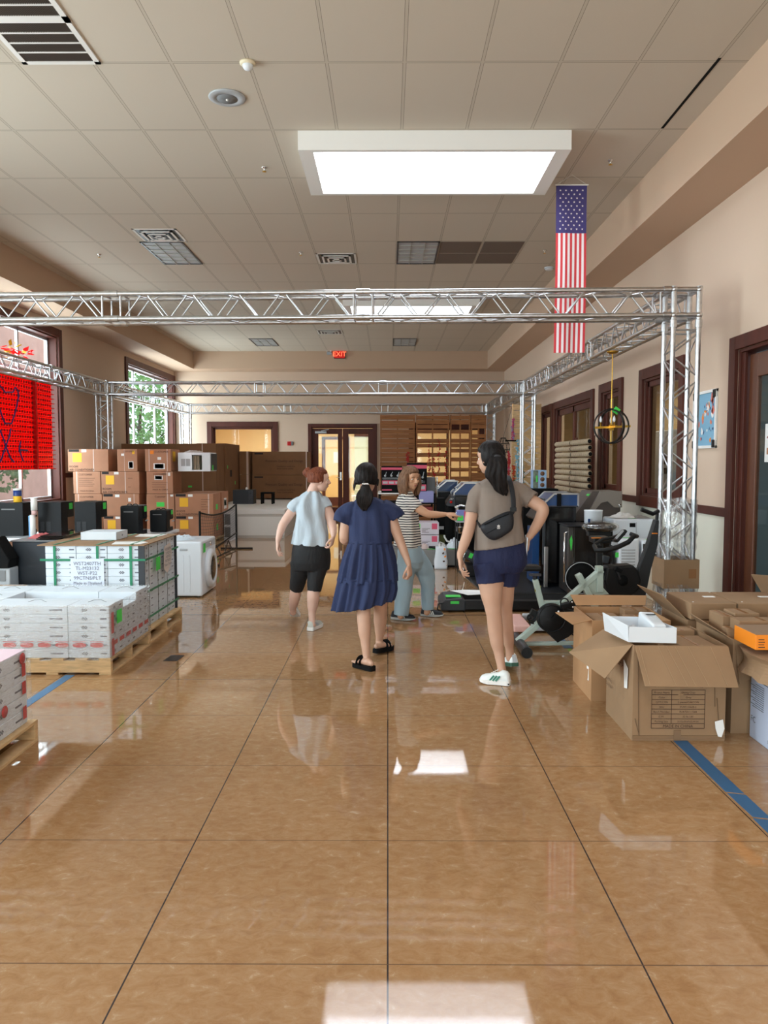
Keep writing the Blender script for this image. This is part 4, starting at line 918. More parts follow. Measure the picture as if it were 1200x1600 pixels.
# ---- black net on a frame
t = thing('sports_net', 'low black sports net on a metal frame beside the dryer', 'net', (-2.8, 12.7, 0))
pA, pB = V(-2.84, 11.55, 0), V(-2.75, 13.88, 0)
for p in (pA, pB):
    MB().cyl(p+V(0, 0, .0), p+V(0, 0, .84), .017, n=10).build('post', M['black'], t)
    b = MB(); b.tube([p+V(-.29, 0, .015), p+V(.29, .02, .015)], .016); b.build('foot', M['black'], t)
b = MB(); b.tube([pA+V(0, 0, .12), pB+V(0, 0, .30)], .012); b.tube([pA+V(0, 0, .02), pB+V(0, 0, .03)], .012)
for q_ in (.28, .62): b.tube([pA.lerp(pB, q_)+V(0, 0, .02), pA.lerp(pB, q_+.12)+V(0, 0, .22), pA.lerp(pB, q_+.24)+V(0, 0, .03)], .009)
b.build('frame', M['black'], t)
def nz_top(s): return .82-.10*4*s*(1-s)
b = MB()
for k in range(47): s = k/46; p = pA.lerp(pB, s); b.tube([p+V(.01, 0, .14+.1*s), p+V(.03*math.sin(s*PI), 0, .5), p+V(0, 0, nz_top(s))], .0022, 4, False)
for k in range(14):
    f = k/13; b.tube([pA.lerp(pB, s/12)+V(.03*math.sin(s/12*PI)*math.sin(f*PI), 0, (.14+.1*s/12)*(1-f)+nz_top(s/12)*f) for s in range(13)], .0022, 4, False)
b.build('net_mesh', M['black'], t)
MB().tube([pA.lerp(pB, s/12)+V(0, 0, nz_top(s/12)) for s in range(13)], (.014), 6).build('top_band', M['black'], t)
# ---- folding tables with black countertop machines
def ftable(x0, x1, y0, y1, h, lab, group=None):
    t = thing('folding_table', lab, 'table', ((x0+x1)/2, (y0+y1)/2, 0), group)
    MB().box(x0, x1, y0, y1, h-.04, h).build('tabletop', M['plastic'], t, bevel=.01)
    for a in (x0+.12, x1-.12):
        for b in (y0+.08, y1-.08): MB().cyl((a, b, 0), (a, b, h-.04), .014, n=8).build('leg', M['grey'], t)
    return t
ftable(-5.3, -3.3, 8.55, 9.3, .73, 'white folding table carrying the three larger black appliances', 'white folding tables')
ftable(-3.28, -2.78, 9.15, 10.2, .69, 'small white folding table carrying the two right-hand black appliances', 'white folding tables')
def machine(x, y, z, w_, d, h, lab, vents=True, rounded=False, handle=False):
    t = thing('countertop_machine', lab, 'appliance', (x+w_/2, y+d/2, z), 'black countertop machines')
    bm = M['char'] if False else mat('machine_black', (12, 15, 19), .5, spec=.3)
    MB().box(x, x+w_, y, y+d*.5, z, z+h).build('rear_housing', bm, t, bevel=.02 if rounded else .006, seg=3)
    MB().box(x+.004, x+w_-.002, y+d*.5, y+d, z+h*.52, z+h-.002).build('head', M['black'], t, bevel=.015 if rounded else .005)
    MB().box(x+.01, x+w_-.01, y+d*.5, y+d, z, z+.05).build('drip_tray', M['black'], t, bevel=.004)
    if vents:
        for k in (0, 1):
            g = MB(); a = x+w_*(.10+.26*k)
            for j in range(7): g.box(a, a+w_*.18, y-.004, y, z+.06+.016*j, z+.069+.016*j)
            g.build('vent', M['char'], t)
    else: MB().box(x+w_*.2, x+w_*.7, y-.003, y, z+h*.78, z+h*.82).build('slot', M['grey'], t)
    if handle:
        g = MB()
        for k in (.3, .6): g.tube([(x+w_*k, y+.05, z+h), (x+w_*k+.02, y+.05, z+h+.02), (x+w_*k+.05, y+.05, z+h+.02), (x+w_*k+.07, y+.05, z+h)], .006, 6)
        g.build('handle', M['black'], t)
        g = MB(); g.tube([(x+w_, y+d*.75, z+h*.45), (x+w_+.03, y+d*.7, z+h*.47), (x+w_+.03, y+d*.5, z+h*.47)], .01, 6); g.build('spout', M['lgrey'], t)
    MB().box(x+w_, x+w_+.002, y+d*.62, y+d*.88, z+h*.76, z+h*.95).build('price_sticker', M['green'], t)
    return t
machine(-4.50, 8.78, .73, .31, .36, .385, 'leftmost black countertop machine, under the wipes canister', False)
machine(-4.02, 8.78, .73, .27, .36, .39, 'second black machine from the left, between the paper rolls and the third machine')
machine(-3.60, 8.78, .73, .25, .36, .392, 'third black machine from the left with two rear vents')
machine(-3.25, 9.28, .69, .23, .34, .36, 'fourth black machine from the left, rounded top', False, True, True)
machine(-3.03, 9.72, .69, .22, .32, .28, 'rightmost and smallest black machine, rounded top with handles', False, True, True)
t = thing('wipes_canister', 'yellow and blue wipes canister standing on the leftmost black machine', 'canister', (-4.30, 8.9, 1.115)); cx = -4.305
MB().lathe((cx, 8.9, 1.116), [(.045, 0), (.046, .002), (.046, .13)], 20).build('body', M['yellow'], t); MB().lathe((cx, 8.9, 1.116), [(.0465, .07), (.0468, .075), (.0465, .135)], 20).build('upper_wrap', mat('deep_blue', (30, 60, 130), .4), t)
MB().lathe((cx, 8.9, 1.116), [(.046, .135), (.046, .155), (.03, .16)], 20).build('lid', M['white'], t)
for k, (dz, h_) in enumerate(((.731, .25), (.983, .05), (1.035, .14))):
    t = thing('paper_roll', ('lower tall white paper roll' if k == 0 else 'thin pinkish roll in the middle' if k == 1 else 'upper white paper roll') + ' between the first two black machines', 'roll', (-4.10, 8.62, dz), 'paper rolls between the machines')
    cx = -4.085+(.0 if k == 0 else .02); r = .03 if k != 2 else .035
    MB().lathe((cx+.06, 8.66, dz), [(.008, 0), (r, 0), (r, h_), (.008, h_)], 18).build('roll', M['white'] if k != 1 else mat('pinkish', (220, 180, 176), .6), t); MB().lathe((cx+.06, 8.66, dz), [(.0075, .001), (.0075, h_+.0005)], 10).build('core', M['kraftdk'], t)
tag(MB().cyl((-4.07, 8.70, .731), (-4.07, 8.70, .97), .02, n=14).build('bottle_tube', mat('pale_blue', (120, 176, 226), .4)), 'slim pale blue tube beside the paper rolls on the table', 'tube')
# dark cabinet, slanted appliance, flattened cartons left of load C
t = thing('grill_cabinet', 'dark slate grey cabinet left of the tall strapped tile load', 'cabinet', (-3.3, 7.4, 0))
MB().box(-3.50, -3.07, 7.1, 7.75, 0, .84).build('body', mat('slate', (40, 47, 55), .45), t, bevel=.008)
MB().box(-3.51, -3.06, 7.09, 7.76, .84, .852).build('top', M['grey'], t, bevel=.003); MB().tube([(-3.10, 7.085, .2), (-3.10, 7.06, .24), (-3.10, 7.06, .5), (-3.10, 7.085, .54)], .006).build('side_rail', M['chrome'], t)
t = thing('appliance_lids', 'stack of black glossy lids lying on the dark slate cabinet', 'lids', (-3.2, 7.4, .852))
for k in range(3): MB().obox((-3.17+.012*k, 7.38, .862+.013*k), (.24, .5, .011), rz=.04*k).build('lid', M['blackg'], t, bevel=.003)
tag(crumple((-3.38, 7.45, .852), .10, .2, .035, 24, 14, 6).build('crumpled_cloth', mat('red_white_cloth', (206, 110, 112), .8)), 'crumpled red and white cloth on the dark slate cabinet', 'cloth')
t = thing('slanted_appliance', 'black slant-fronted appliance on a grey base at the left edge', 'appliance', (-3.65, 7.0, 0))
MB().prism([(-3.95, .62), (-3.43, .62), (-3.42, .70), (-3.54, .90), (-3.95, .93)], (0, 6.88, 0), (1, 0, 0), (0, 0, 1), (0, .19, 0)).build('hood', M['blackm'], t, bevel=.01)
MB().box(-3.95, -3.43, 6.90, 7.07, .0, .62).build('base', M['lgrey'], t, bevel=.01); MB().box(-3.60, -3.47, 6.895, 6.90, .50, .60).build('panel', M['grey'], t)
FG = 'flattened brown cartons in a pile'
for k in range(6):
    x1 = -3.205-(.02 if k % 2 else 0)-.01*(k % 3); hgt = .08
    tag(MB().obox((x1-.42, 6.71, .042+hgt*k), (.84, .28, hgt-.006), rz=.01*(k % 3-1)).build('flattened_carton', M['kraft'], bevel=.01), 'flattened brown carton in the pile left of the film-wrapped load, %s from the floor' % ORD[k], 'cardboard', FG)
# ---- red panel with pegs in the window
RX = -6.06; Zb, Zt_ = 1.452, 3.035; Ya, Yb = 10.9, 13.93
t = thing('red_peg_panel', 'big bright red stepped plastic panel hanging in the near left window', 'panel', (RX, 12.4, 1.45))
NR = 19; st = (Zt_-Zb)/NR
q = MB(); q.box(RX-.03, RX-.015, Ya, Yb, Zb, Zt_)
for k in range(NR): 
    z = Zb+st*k; q.prism([(-.015, 0), (.04, .002), (.04, .014), (-.015, .022)], (RX, Ya, z), (1, 0, 0), (0, 0, 1), (0, Yb-Ya, 0))
q.box(RX-.015, RX+.05, 13.17, 13.22, Zb, Zt_); q.build('stepped_sheet', M['red'], t)
q = MB(); sp_ = .088
for k in range(NR):
    n = int((Yb-Ya)/sp_)
    for j in range(n):
        y = Ya+.03+sp_*j; z = Zb+st*k+.030; q.box(RX-.014, RX+.004, y, y+.036, z, z+.042)
o = q.build('peg_slot', mat('dark_red', (120, 10, 14), .5), t); tag(o, kind='stuff')
q = MB(); BL = M['blueline'] = mat('blue_line', (44, 56, 140), .5)
def rp(u, v): # photo position -> on panel plane
    d = cam_ray(u, v); p = V(0, 0, CH)+d*((RX+.055)/d.x); return p
for pl in ([(0, 602), (8, 613), (20, 613), (24, 605), (28, 610), (29, 620), (26, 635), (22, 650), (18, 662), (8, 662), (4, 652), (0, 640)], [(0, 672), (5, 684), (10, 700), (16, 715), (22, 722)], [(17, 670), (14, 684), (8, 700), (2, 718), (0, 722)], [(32, 690), (30, 703), (36, 720)], [(30, 703), (43, 704)]):
    q.tube([rp(*p) for p in pl], .013, 6)
q.build('blue_cord', BL, t)
# ================================================================== RIGHT SIDE: OPEN CARTONS
def slab(mb, pts, th):
    pts = [V(p) for p in pts]; n = (pts[1]-pts[0]).cross(pts[2]-pts[1]).normalized()*th
    k = len(pts); mb.add(pts+[p+n for p in pts], [tuple(range(k)), tuple(reversed(range(k, 2*k)))]+[(i, i+k, (i+1) % k+k, (i+1) % k) for i in range(k)], False); return mb
def open_carton(name, lab, x0, x1, y0, y1, h, m, flaps=(), group=None, skew=0, dent=0, seed=0):
    """open box with real wall thickness; walls are gently dented sheets"""
    t = thing(name, lab, 'carton', ((x0+x1)/2, (y0+y1)/2, 0), group); w_ = .008
    q = MB(); N, K = 8, 8
    per = [(x0, y0), (x1, y0), (x1, y1), (x0, y1)]; rings = []
    for inner in (0, 1):
        lv = range(K+1) if not inner else range(K, -1, -1)
        for i in lv:
            z = h*i/K if not inner else max(.008, h*i/K); ring = []
            for s in range(4):
                (a, b), (c_, d) = per[s], per[(s+1) % 4]; L = math.hypot(c_-a, d-b); nx, ny = (d-b)/L, -(c_-a)/L
                for k in range(N):
                    f = k/N; px, py = a+(c_-a)*f, b+(d-b)*f; e = math.sin(PI*f)*math.sin(PI*i/K)
                    o_ = dent*e*(noise.noise(V(px*6+seed, py*6, z*5))*2) - (w_ if inner else 0)
                    if inner and k == 0: px += w_*(1 if s in (0, 3) else -1); py += w_*(1 if s in (0, 1) else -1); o_ = 0
                    ring.append((px+nx*o_+skew*z, py+ny*o_, z))
            rings.append(ring)
    q.loft(rings, False, True); q.build('body', m, t)
    for f in flaps:
        fb = slab(MB(), f, .005); fb.build('flap', m, t, bevel=.0015, seg=1)
    return t
KC = M['kraft']
b1 = open_carton('open_carton', 'big open dining chair carton in front, printed with a table, a white tray on top', 1.387, 1.912, 4.277, 4.80, .548, KC, dent=.012, seed=2, flaps=[
    [(1.392, 4.276, .548), (1.918, 4.276, .545), (1.925, 4.15, .345), (1.412, 4.15, .352)],
    [(1.386, 4.30, .548), (1.25, 4.36, .335), (1.10, 4.62, .425), (1.386, 4.79, .549)]])
yq = 4.270
def onflap(s, t_): a = V(1.392, 4.276, .548).lerp(V(1.918, 4.276, .545), s); c_ = V(1.412, 4.15, .352).lerp(V(1.925, 4.15, .345), s); return a.lerp(c_, t_)+V(0, -.0065, .0045)
q = MB()
for s0, s1 in ((.24, .33), (.33, .45), (.42, .54), (.56, .68), (.80, .88)): q.beam(onflap(s0, .02), onflap(s1, .98), .0025, .0012, (0, -1, .6))
q.beam(onflap(.035, 0), onflap(.05, .97), .003, .0014, (0, -1, .6)); q.build('flap_crease', mat('worn_crease', (170, 140, 108), .9), b1)
q = MB(); q.box(1.39, 1.91, 4.2685, 4.2755, .012, .032); q.box(1.62, 1.66, 4.266, 4.2685, .01, .065); q.build('packing_tape', mat('glossy_tape', (136, 108, 82), .2), b1)
q = MB(); q.beam((1.425, 4.272, .02), (1.41, 4.272, .53), .004, .002); q.beam((1.40, 4.272, .13), (1.43, 4.272, .02), .005, .002); q.beam((1.86, 4.272, .25), (1.88, 4.272, .06), .004, .002); q.beam((1.845, 4.272, .33), (1.85, 4.272, .20), .003, .002); q.build('wear_crease', mat('dark_wear', (112, 86, 62), .9), b1)
q = MB(); X0, X1, XM = 1.555, 1.826, 1.648
zs = [.062, .092, .118, .143, .168, .193, .218, .243, .272][::1]
top = at(1024, 1078, yq).z; bot = at(1024, 1138, yq).z
zs = [bot+(top-bot)*k/8 for k in range(9)]
X0 = at(1018, 1110, yq).x; X1 = at(1101, 1110, yq).x; XM = at(1049, 1110, yq).x
for z in zs: q.box(X0, X1, yq-.0012, yq, z-.0012, z+.0012)
for x in (X0, X1): q.box(x-.0012, x+.0012, yq-.0012, yq, bot, top)
q.box(XM-.0012, XM+.0012, yq-.0012, yq, zs[1], top)
rowsT = [('Project Name', 'Dining Chair'), ('Color', 'Grey'), ('QTY/CTN', '2 pieces/CARTON'), ('SKU', 'FU9711GUE-2'), ('Batch Number', 'FUA72511156B'), ('G.W.', '32.56 LBS'), ('Packing Size', '26.02x20.67x22.44 IN')]
for k, (a, b) in enumerate(rowsT):
    z = top-(top-bot)*(k+.72)/8; q.text(a, .0155, ((X0+XM)/2, yq-.001, z), (1, 0, 0), (0, 0, 1), 'CENTER'); q.text(b, .0155 if k < 6 else .0135, ((XM+X1)/2, yq-.001, z), (1, 0, 0), (0, 0, 1), 'CENTER')
q.text('MADE IN CHINA', .023, ((X0+X1)/2, yq-.001, bot+.006), (1, 0, 0), (0, 0, 1), 'CENTER')
q.text('YF', .02, (X1-.02, yq-.001, top+.012), (1, 0, 0), (0, 0, 1), 'CENTER')
q.build('printed_table', M['inkbrown'], b1)
q = MB(); q.text('DINING CHAIR', .06, (1.3795, 4.62+.16, .375), (0, -1, 0), (0, 0, 1)); q.text('Qty/CTN: 2', .026, (1.3795, 4.78, .22), (0, -1, 0), (0, 0, 1)); q.text('Dining chair', .026, (1.3795, 4.78, .185), (0, -1, 0), (0, 0, 1)); q.build('side_print', M['inkbrown'], b1)
q = MB(); q.prism([(0, 0), (.075, -.03), (.07, -.15), (.02, -.16)], (1.377, 4.42, .43), (0, -1, 0), (0, 0, 1), (-.002, 0, 0)); q.prism([(0, 0), (.045, .012), (.055, -.04), (.04, -.09), (.02, -.085), (.005, -.04)], (1.85, 4.268, .115), (1, 0, 0), (0, 0, 1), (0, -.002, 0)); 
q.v and q.build('torn_label', M['paper'], b1)
# packs inside the front carton
def small_box(lab, c, s, rz=0, m=None, group=None, name='small_carton', tape=True):
    t = thing(name, lab, 'box', (c[0], c[1], c[2]), group)
    MB().obox((c[0], c[1], c[2]+s[2]/2), s, rz).build('box', m or KC, t, bevel=.004)
    if tape:
        MB().obox((c[0], c[1], c[2]+s[2]+.0008), (.02, s[1], .0016), rz).build('packing_tape', M['tape'], t)
    return t
G1 = 'small flat cartons inside the open cartons'
small_box('flat brown box lying in the front open carton, nearest its right edge', (1.79, 4.47, .44), (.21, .33, .085), .03, group=G1)
small_box('brown box inside the front open carton, behind the white tray', (1.50, 4.62, .40), (.20, .26, .12), 0, group=G1)
small_box('small brown pack at the back of the front open carton', (1.80, 4.71, .47), (.16, .10, .08), .1, group=G1)
tag(MB().box(1.40, 1.90, 4.30, 4.78, .012, .44).build('packing_stack', M['kraftin']), 'stacked brown packs filling the front open carton', 'packs', kind='stuff')
# white tray with the white vented appliance part
t = thing('white_box', 'shallow white open cardboard tray resting on the front carton', 'tray', (1.5, 4.4, .56))
P0 = V(1.365, 4.30, .563); ux = V(.262, -.012, -.004); uy = V(-.05, .30, .0); hz_ = .088
def trayface(a, b, h): return [a, b, b+V(0, 0, h), a+V(0, 0, h)]
q = MB(); A_, B_, C_, D_ = P0, P0+ux, P0+ux+uy, P0+uy
slab(q, [A_, B_, C_, D_], .004)
for a, b in ((A_, B_), (B_, C_), (C_, D_)): slab(q, trayface(a, b, hz_), .003)
q.build('tray', M['plastic'], t); slab(MB(), [D_, A_, A_+V(-.005, 0, .095), D_+V(-.02, -.02, .115)], .003).build('side_wall', M['plastic'], t)
t = thing('vented_panel', 'white perforated plastic part with barcode lying in the white tray', 'part', (1.56, 4.45, .57))
q = MB(); q.hexa([(1.50, 4.33, .57), (1.60, 4.33, .57), (1.62, 4.56, .57), (1.50, 4.58, .57)], [(1.515, 4.34, .655), (1.592, 4.34, .652), (1.585, 4.54, .69), (1.50, 4.56, .69)]); q.build('shell', M['plastic'], t, bevel=.012, seg=3)
q = MB()
for k in range(9):
    for j in range(7): p = V(1.522+.0095*j*.95, 4.36+.012*k*.95, .661+.0016*k); q.box(p.x, p.x+.003, p.y, p.y+.003, p.z+.003, p.z+.0042)
tag(q.build('perforation', M['lgrey'], t), kind='stuff')
q = MB()
for k in range(14): q.box(1.523+.004*k, 1.5245+.004*k+(.001 if k % 3 else 0), 4.475, 4.50, .683, .685)
q.build('barcode', M['ink'], t)
tag(crumple((1.42, 4.46, .572), .05, .09, .06, 20, 12, 4).build('foam_packing', M['cartonw']), 'crumpled white foam packing in the left end of the white tray', 'packing')
# second open carton, behind and left
b2 = open_carton('open_carton', 'open brown carton just behind the dining chair carton, its left flap folded out', 1.345, 1.86, 5.0, 5.50, .54, mat('amber_cardboard', (176, 134, 94), .8, var=.06, vscale=5), dent=.008, seed=7, flaps=[
    [(1.345, 5.02, .54), (1.20, 4.93, .53), (1.135, 5.16, .565), (1.345, 5.30, .542)],
    [(1.36, 5.50, .545), (1.86, 5.50, .545), (1.90, 5.60, .60), (1.34, 5.60, .605)]])
MB().box(1.3425, 1.3445, 5.06, 5.11, .12, .25).build('label_sheet', M['paper'], b2)
tag(MB().box(1.36, 1.85, 5.02, 5.48, .012, .42).build('packing_stack', M['kraftin']), 'stacked brown packs filling the second open carton', 'packs', kind='stuff')
for k, (c_, s_, lab) in enumerate((((1.72, 5.20, .422), (.18, .20, .10), 'small brown box in the second open carton, right front'), ((1.50, 5.25, .422), (.2, .3, .09), 'small brown box in the second open carton, left'), ((1.74, 5.40, .422), (.16, .12, .12), 'small brown box in the second open carton, right back'))): small_box(lab, c_, s_, 0, group=G1)
# third carton, at right
b3 = open_carton('open_carton', 'worn open carton right of the dining chair carton, holding small brown boxes', 2.0, 2.62, 4.40, 4.93, .555, M['kraft'], dent=.02, seed=11, flaps=[
    [(2.0, 4.42, .555), (1.935, 4.50, .60), (1.93, 4.86, .62), (2.0, 4.92, .556)],
    [(2.01, 4.398, .555), (2.10, 4.398, .555), (2.11, 4.385, .33), (2.03, 4.37, .30)]])
tag(MB().box(2.015, 2.605, 4.415, 4.915, .012, .53).build('packing_stack', M['kraftin']), 'stacked brown packs filling the worn right carton', 'packs', kind='stuff')
G2 = 'small brown boxes in the worn right carton'
for lab, c_, s_ in (('long brown box with a white label on top of the worn right carton, front', (2.20, 4.50, .53), (.30, .12, .125)), ('upright brown box on the worn right carton, left of the long box', (2.06, 4.70, .53), (.07, .2, .12)), ('brown box behind the long box on the worn right carton', (2.19, 4.72, .53), (.15, .16, .13)), ('small brown box at the front left of the worn right carton', (2.025, 4.52, .53), (.05, .08, .07)), ('brown box at the right end of the worn right carton', (2.46, 4.66, .53), (.17, .22, .10))):
    small_box(lab, c_, s_, 0, group=G2)
# big flat cartons on the wall side
for lab, (x0, x1, y0, y1) in (('large flat brown carton, left one of two lying behind the worn right carton', (1.99, 2.29, 5.0, 5.45)), ('large flat brown carton, right one of two lying behind the worn right carton', (2.30, 2.72, 5.0, 5.45))):
    carton('flat_carton', lab, 'carton', x0, x1, y0, y1, .545, .655, KC, 'large flat cartons', [('text', .2, .3, 'Furniture', .03, 'F', M['inkbrown'])] if False else [('paper', .6, .85, .5, .6, 'T'), ('tapev', 0, 1, .15, .4) if False else ('paper', .1, .12, .1, .12, 'T')])
b5 = open_carton('open_carton', 'large brown carton under the two flat cartons, its left flap raised', 1.98, 2.74, 5.02, 5.50, .54, KC, flaps=[
    [(1.98, 5.03, .54), (1.83, 5.10, .70), (1.80, 5.50, .70), (1.98, 5.48, .54)],
    [(2.74, 5.10, .54), (2.74, 5.46, .54), (2.66, 5.60, .76), (2.62, 5.26, .80)]], dent=.006, seed=3)
# fourth: white printed carton, crumpled carton, orange box at the right edge
t = carton('printed_carton', 'white printed carton standing at the right edge of the view', 'carton', 2.09, 2.50, 4.0, 4.36, 0, .40, mat('pale_blue_carton', (190, 200, 222), .6), None, [('dark', .0, .9, .86, .87, 'L')])
q = MB()
for k in range(12): z = .32-.012*k; q.box(2.0885, 2.09, 4.20, 4.20+.10+.03*((k*5) % 3), z, z+.004)
q.text('FC', .05, (2.088, 4.34, .10), (0, -1, 0), (0, 0, 1)); q.text('MV', .03, (2.088, 4.14, .035), (0, -1, 0), (0, 0, 1)); q.build('printed_text', M['inkgrey'], t)
q = MB(); rings = []
for i in range(9):
    z = .402+.13*i/8; ring = []
    for (a, b) in [(x, 4.0) for x in (2.02, 2.15, 2.3, 2.42)]+[(2.46, y) for y in (4.06, 4.16, 4.26)]+[(x, 4.36) for x in (2.42, 2.3, 2.15, 2.02)]+[(2.0, y) for y in (4.26, 4.16, 4.06)]:
        o_ = .03*noise.noise(V(a*7, b*7, z*14)); ring.append((a+o_+.02*math.sin(z*30), b+o_, z))
    rings.append(ring)
q.loft(rings, False, True)
tag(q.build('crushed_carton', KC), 'crushed brown carton on top of the white printed carton', 'carton')
t = thing('orange_box', 'flat orange printed box with a barcode on top of the crushed carton', 'box', (2.2, 4.2, .54))
MB().box(1.995, 2.42, 4.12, 4.38, .562, .645).build('box', M['orange'], t, bevel=.003)
q = MB(); q.box(2.07, 2.15, 4.1185, 4.12, .59, .632); q.build('barcode_label', M['paper'], t)
q = MB()
for k in range(4): q.box(2.01, 2.045-.004*(k % 2), 4.1185, 4.12, .575+.014*k, .579+.014*k)
for k in range(9): q.box(2.08+.007*k, 2.0835+.007*k, 4.1165, 4.1185, .597, .626)
q.build('printed_text', M['inkbrown'], t)
MB().box(1.996, 2.418, 4.122, 4.378, .6455, .6475).build('lid', mat('dull_grey_brown', (150, 124, 100), .6), t)
# ---- floor tape
tag(MB().prism([(1.622, 4.45), (1.70, 4.45), (1.70, 4.2), (1.702, 3.58), (1.622, 3.60)], (0, 0, .0), (1, 0, 0), (0, 1, 0), (0, 0, .0015)).build('floor_tape', M['blue']), 'longer piece of blue floor tape coming out under the dining chair carton', 'tape', 'blue tape on the floor')
tag(MB().prism([(1.622, 3.585), (1.702, 3.565), (1.702, 3.32), (1.628, 3.34)], (0, 0, 0), (1, 0, 0), (0, 1, 0), (0, 0, .0015)).build('floor_tape', M['blue']), 'short second piece of blue floor tape near the right edge of the view', 'tape', 'blue tape on the floor')
tag(MB().prism([(1.622, 3.325), (1.702, 3.305), (1.702, 2.5), (1.622, 2.5)], (0, 0, 0), (1, 0, 0), (0, 1, 0), (0, 0, .0015)).build('floor_tape', M['blue']), 'blue floor tape end piece leaving the view at the right edge', 'tape', 'blue tape on the floor')
tag(MB().prism([(-2.40, 4.3), (-2.33, 4.3), (-2.325, 5.60), (-2.395, 5.60)], (0, 0, 0), (1, 0, 0), (0, 1, 0), (0, 0, .0015)).build('floor_tape', mat('lighter_blue_tape', (78, 122, 160), .5)), 'blue floor tape between the two pallets at left', 'tape', 'blue tape on the floor')
tag(MB().prism([(1.50, 6.45), (1.58, 6.45), (1.58, 7.0), (1.50, 7.0)], (0, 0, 0), (1, 0, 0), (0, 1, 0), (0, 0, .0012)).build('floor_tape', mat('dim_blue_tape', (70, 96, 120), .5)), 'short blue floor tape under the sage exercise bike', 'tape', 'blue tape on the floor')
tag(MB().prism([(-1.787, 6.011), (-1.675, 6.011), (-1.665, 6.194), (-1.775, 6.194)], (0, 0, 0), (1, 0, 0), (0, 1, 0), (0, 0, .002)).build('floor_patch', mat('dark_patch', (52, 44, 40), .5)), 'small dark square patch on the floor right of the film-wrapped load', 'patch')
# ================================================================== EXERCISE MACHINES
t = thing('exercise_bike', 'sage green exercise bike with black round belt cover, beside the open cartons', 'exercise bike', (1.45, 6.5, 0)); Y = 6.45
def A(u, v, y=Y): return at(u, v, y)
fr = MB()
fr.beam(A(808, 1003), A(940, 890), .045, .075, (0, 1, 0)); fr.beam(A(815, 1006), A(938, 1004), .05, .028); fr.beam(A(903, 897), A(930, 948), .05, .075, (0, 1, 0)); fr.beam(A(936, 884), A(936, 925), .055, .075, (0, 1, 0))
fr.beam(A(848, 941), A(882, 941), .045, .03); fr.beam(A(906, 915), A(936, 905), .045, .05)
fr.prism([(p.x, p.z) for p in (A(922, 909), A(938, 914), A(951, 928), A(930, 930), A(915, 922))], (0, Y-.022, 0), (1, 0, 0), (0, 0, 1), (0, .044, 0))
fr.build('frame', M['sage'], t, bevel=.006)
MB().beam(A(836, 905), A(849, 955), .045, .062, (0, 1, 0)).build('seat_post', M['sage'], t, bevel=.006)
a, b = A(838.5, 920), A(840, 925); q = MB(); q.obox((A(839, 919).x+.002, Y-.024, A(839, 919).z), (.042, .003, .058), ry=.22); q.build('warning_label', mat('olive_label', (150, 140, 40), .5), t); MB().obox((A(839, 919).x+.002, Y-.0265, A(839, 919).z-.004), (.034, .002, .038), ry=.22).build('label_print', M['ink'], t)
MB().tube([(A(812, 1010).x, 6.68, .045), (A(812, 1010).x, 6.13, .045)], .043, 16).build('stabilizer_bar', M['darksteel'], t)
MB().cyl((A(812, 1010).x, 6.135, .045), (A(812, 1010).x, 6.105, .045), .046, n=18).build('end_cap', M['black'], t)
MB().tube([(A(938, 1004).x, 6.7, .04), (A(938, 1004).x, 6.2, .04)], .04, 14).build('stabilizer_bar', M['darksteel'], t)
c_ = A(859, 963); q = MB(); q.lathe((c_.x, Y-.085, c_.z), [(.12, .0), (.123, .012), (.123, .05), (.1, .06)], 40, 'Y'); q.prism([(p.x, p.z) for p in (A(846, 980), A(868, 1001), A(885, 992), A(908, 973), A(905, 955), A(880, 948))], (0, Y-.08, 0), (1, 0, 0), (0, 0, 1), (0, .05, 0)); q.build('belt_cover', M['black'], t, bevel=.004)
MB().torus((c_.x, Y-.088, c_.z), .112, .006, (0, 1, 0), 40).build('cover_rim', M['black'], t)
MB().beam((c_.x, Y-.10, c_.z), A(873, 956, Y-.1), .02, .02).build('crank_arm', M['black'], t)
MB().sphere(A(873, 956, Y-.11), .013, 10, 8).build('crank_bolt', M['chrome'], t)
q = MB(); q.obox(A(884, 946, Y-.13), (.085, .05, .05), ry=-.25); q.build('pedal', M['black'], t, bevel=.01); MB().torus(A(882, 941, Y-.13), .032, .006, (.2, 1, 0), 20).build('toe_strap', M['black'], t)
for (u, v) in ((894, 941), (895, 949)): MB().sphere(A(u, v, Y-.14), .009, 8, 6).build('bolt', M['chrome'], t)
q = MB(); q.obox(A(835, 958), (.07, .05, .05), ry=.5); q.tube([A(828, 965), A(826, 968), A(828, 973), A(834, 974)], .008, 6); q.torus(A(829, 965), .026, .008, (0, 1, 0), 16); q.build('resistance_brake', M['black'], t)
MB().tube([A(866, 963), A(886, 985), A(900, 995), A(908, 998)], .006, 6).build('cable', M['black'], t)
MB().obox(A(830, 887), (.15, .16, .045)).build('seat', M['black'], t, bevel=.02, seg=3); MB().obox(A(836, 898), (.10, .03, .02)).build('seat_rail', M['darksteel'], t); MB().cyl(A(836, 900), A(837, 908), .02).build('seat_tube', M['black'], t)
q = MB(); q.text('SPORT', .03, A(885, 952, Y-.025), (A(895, 940)-A(885, 952)).normalized(), (0, 0, 1)) if False else None
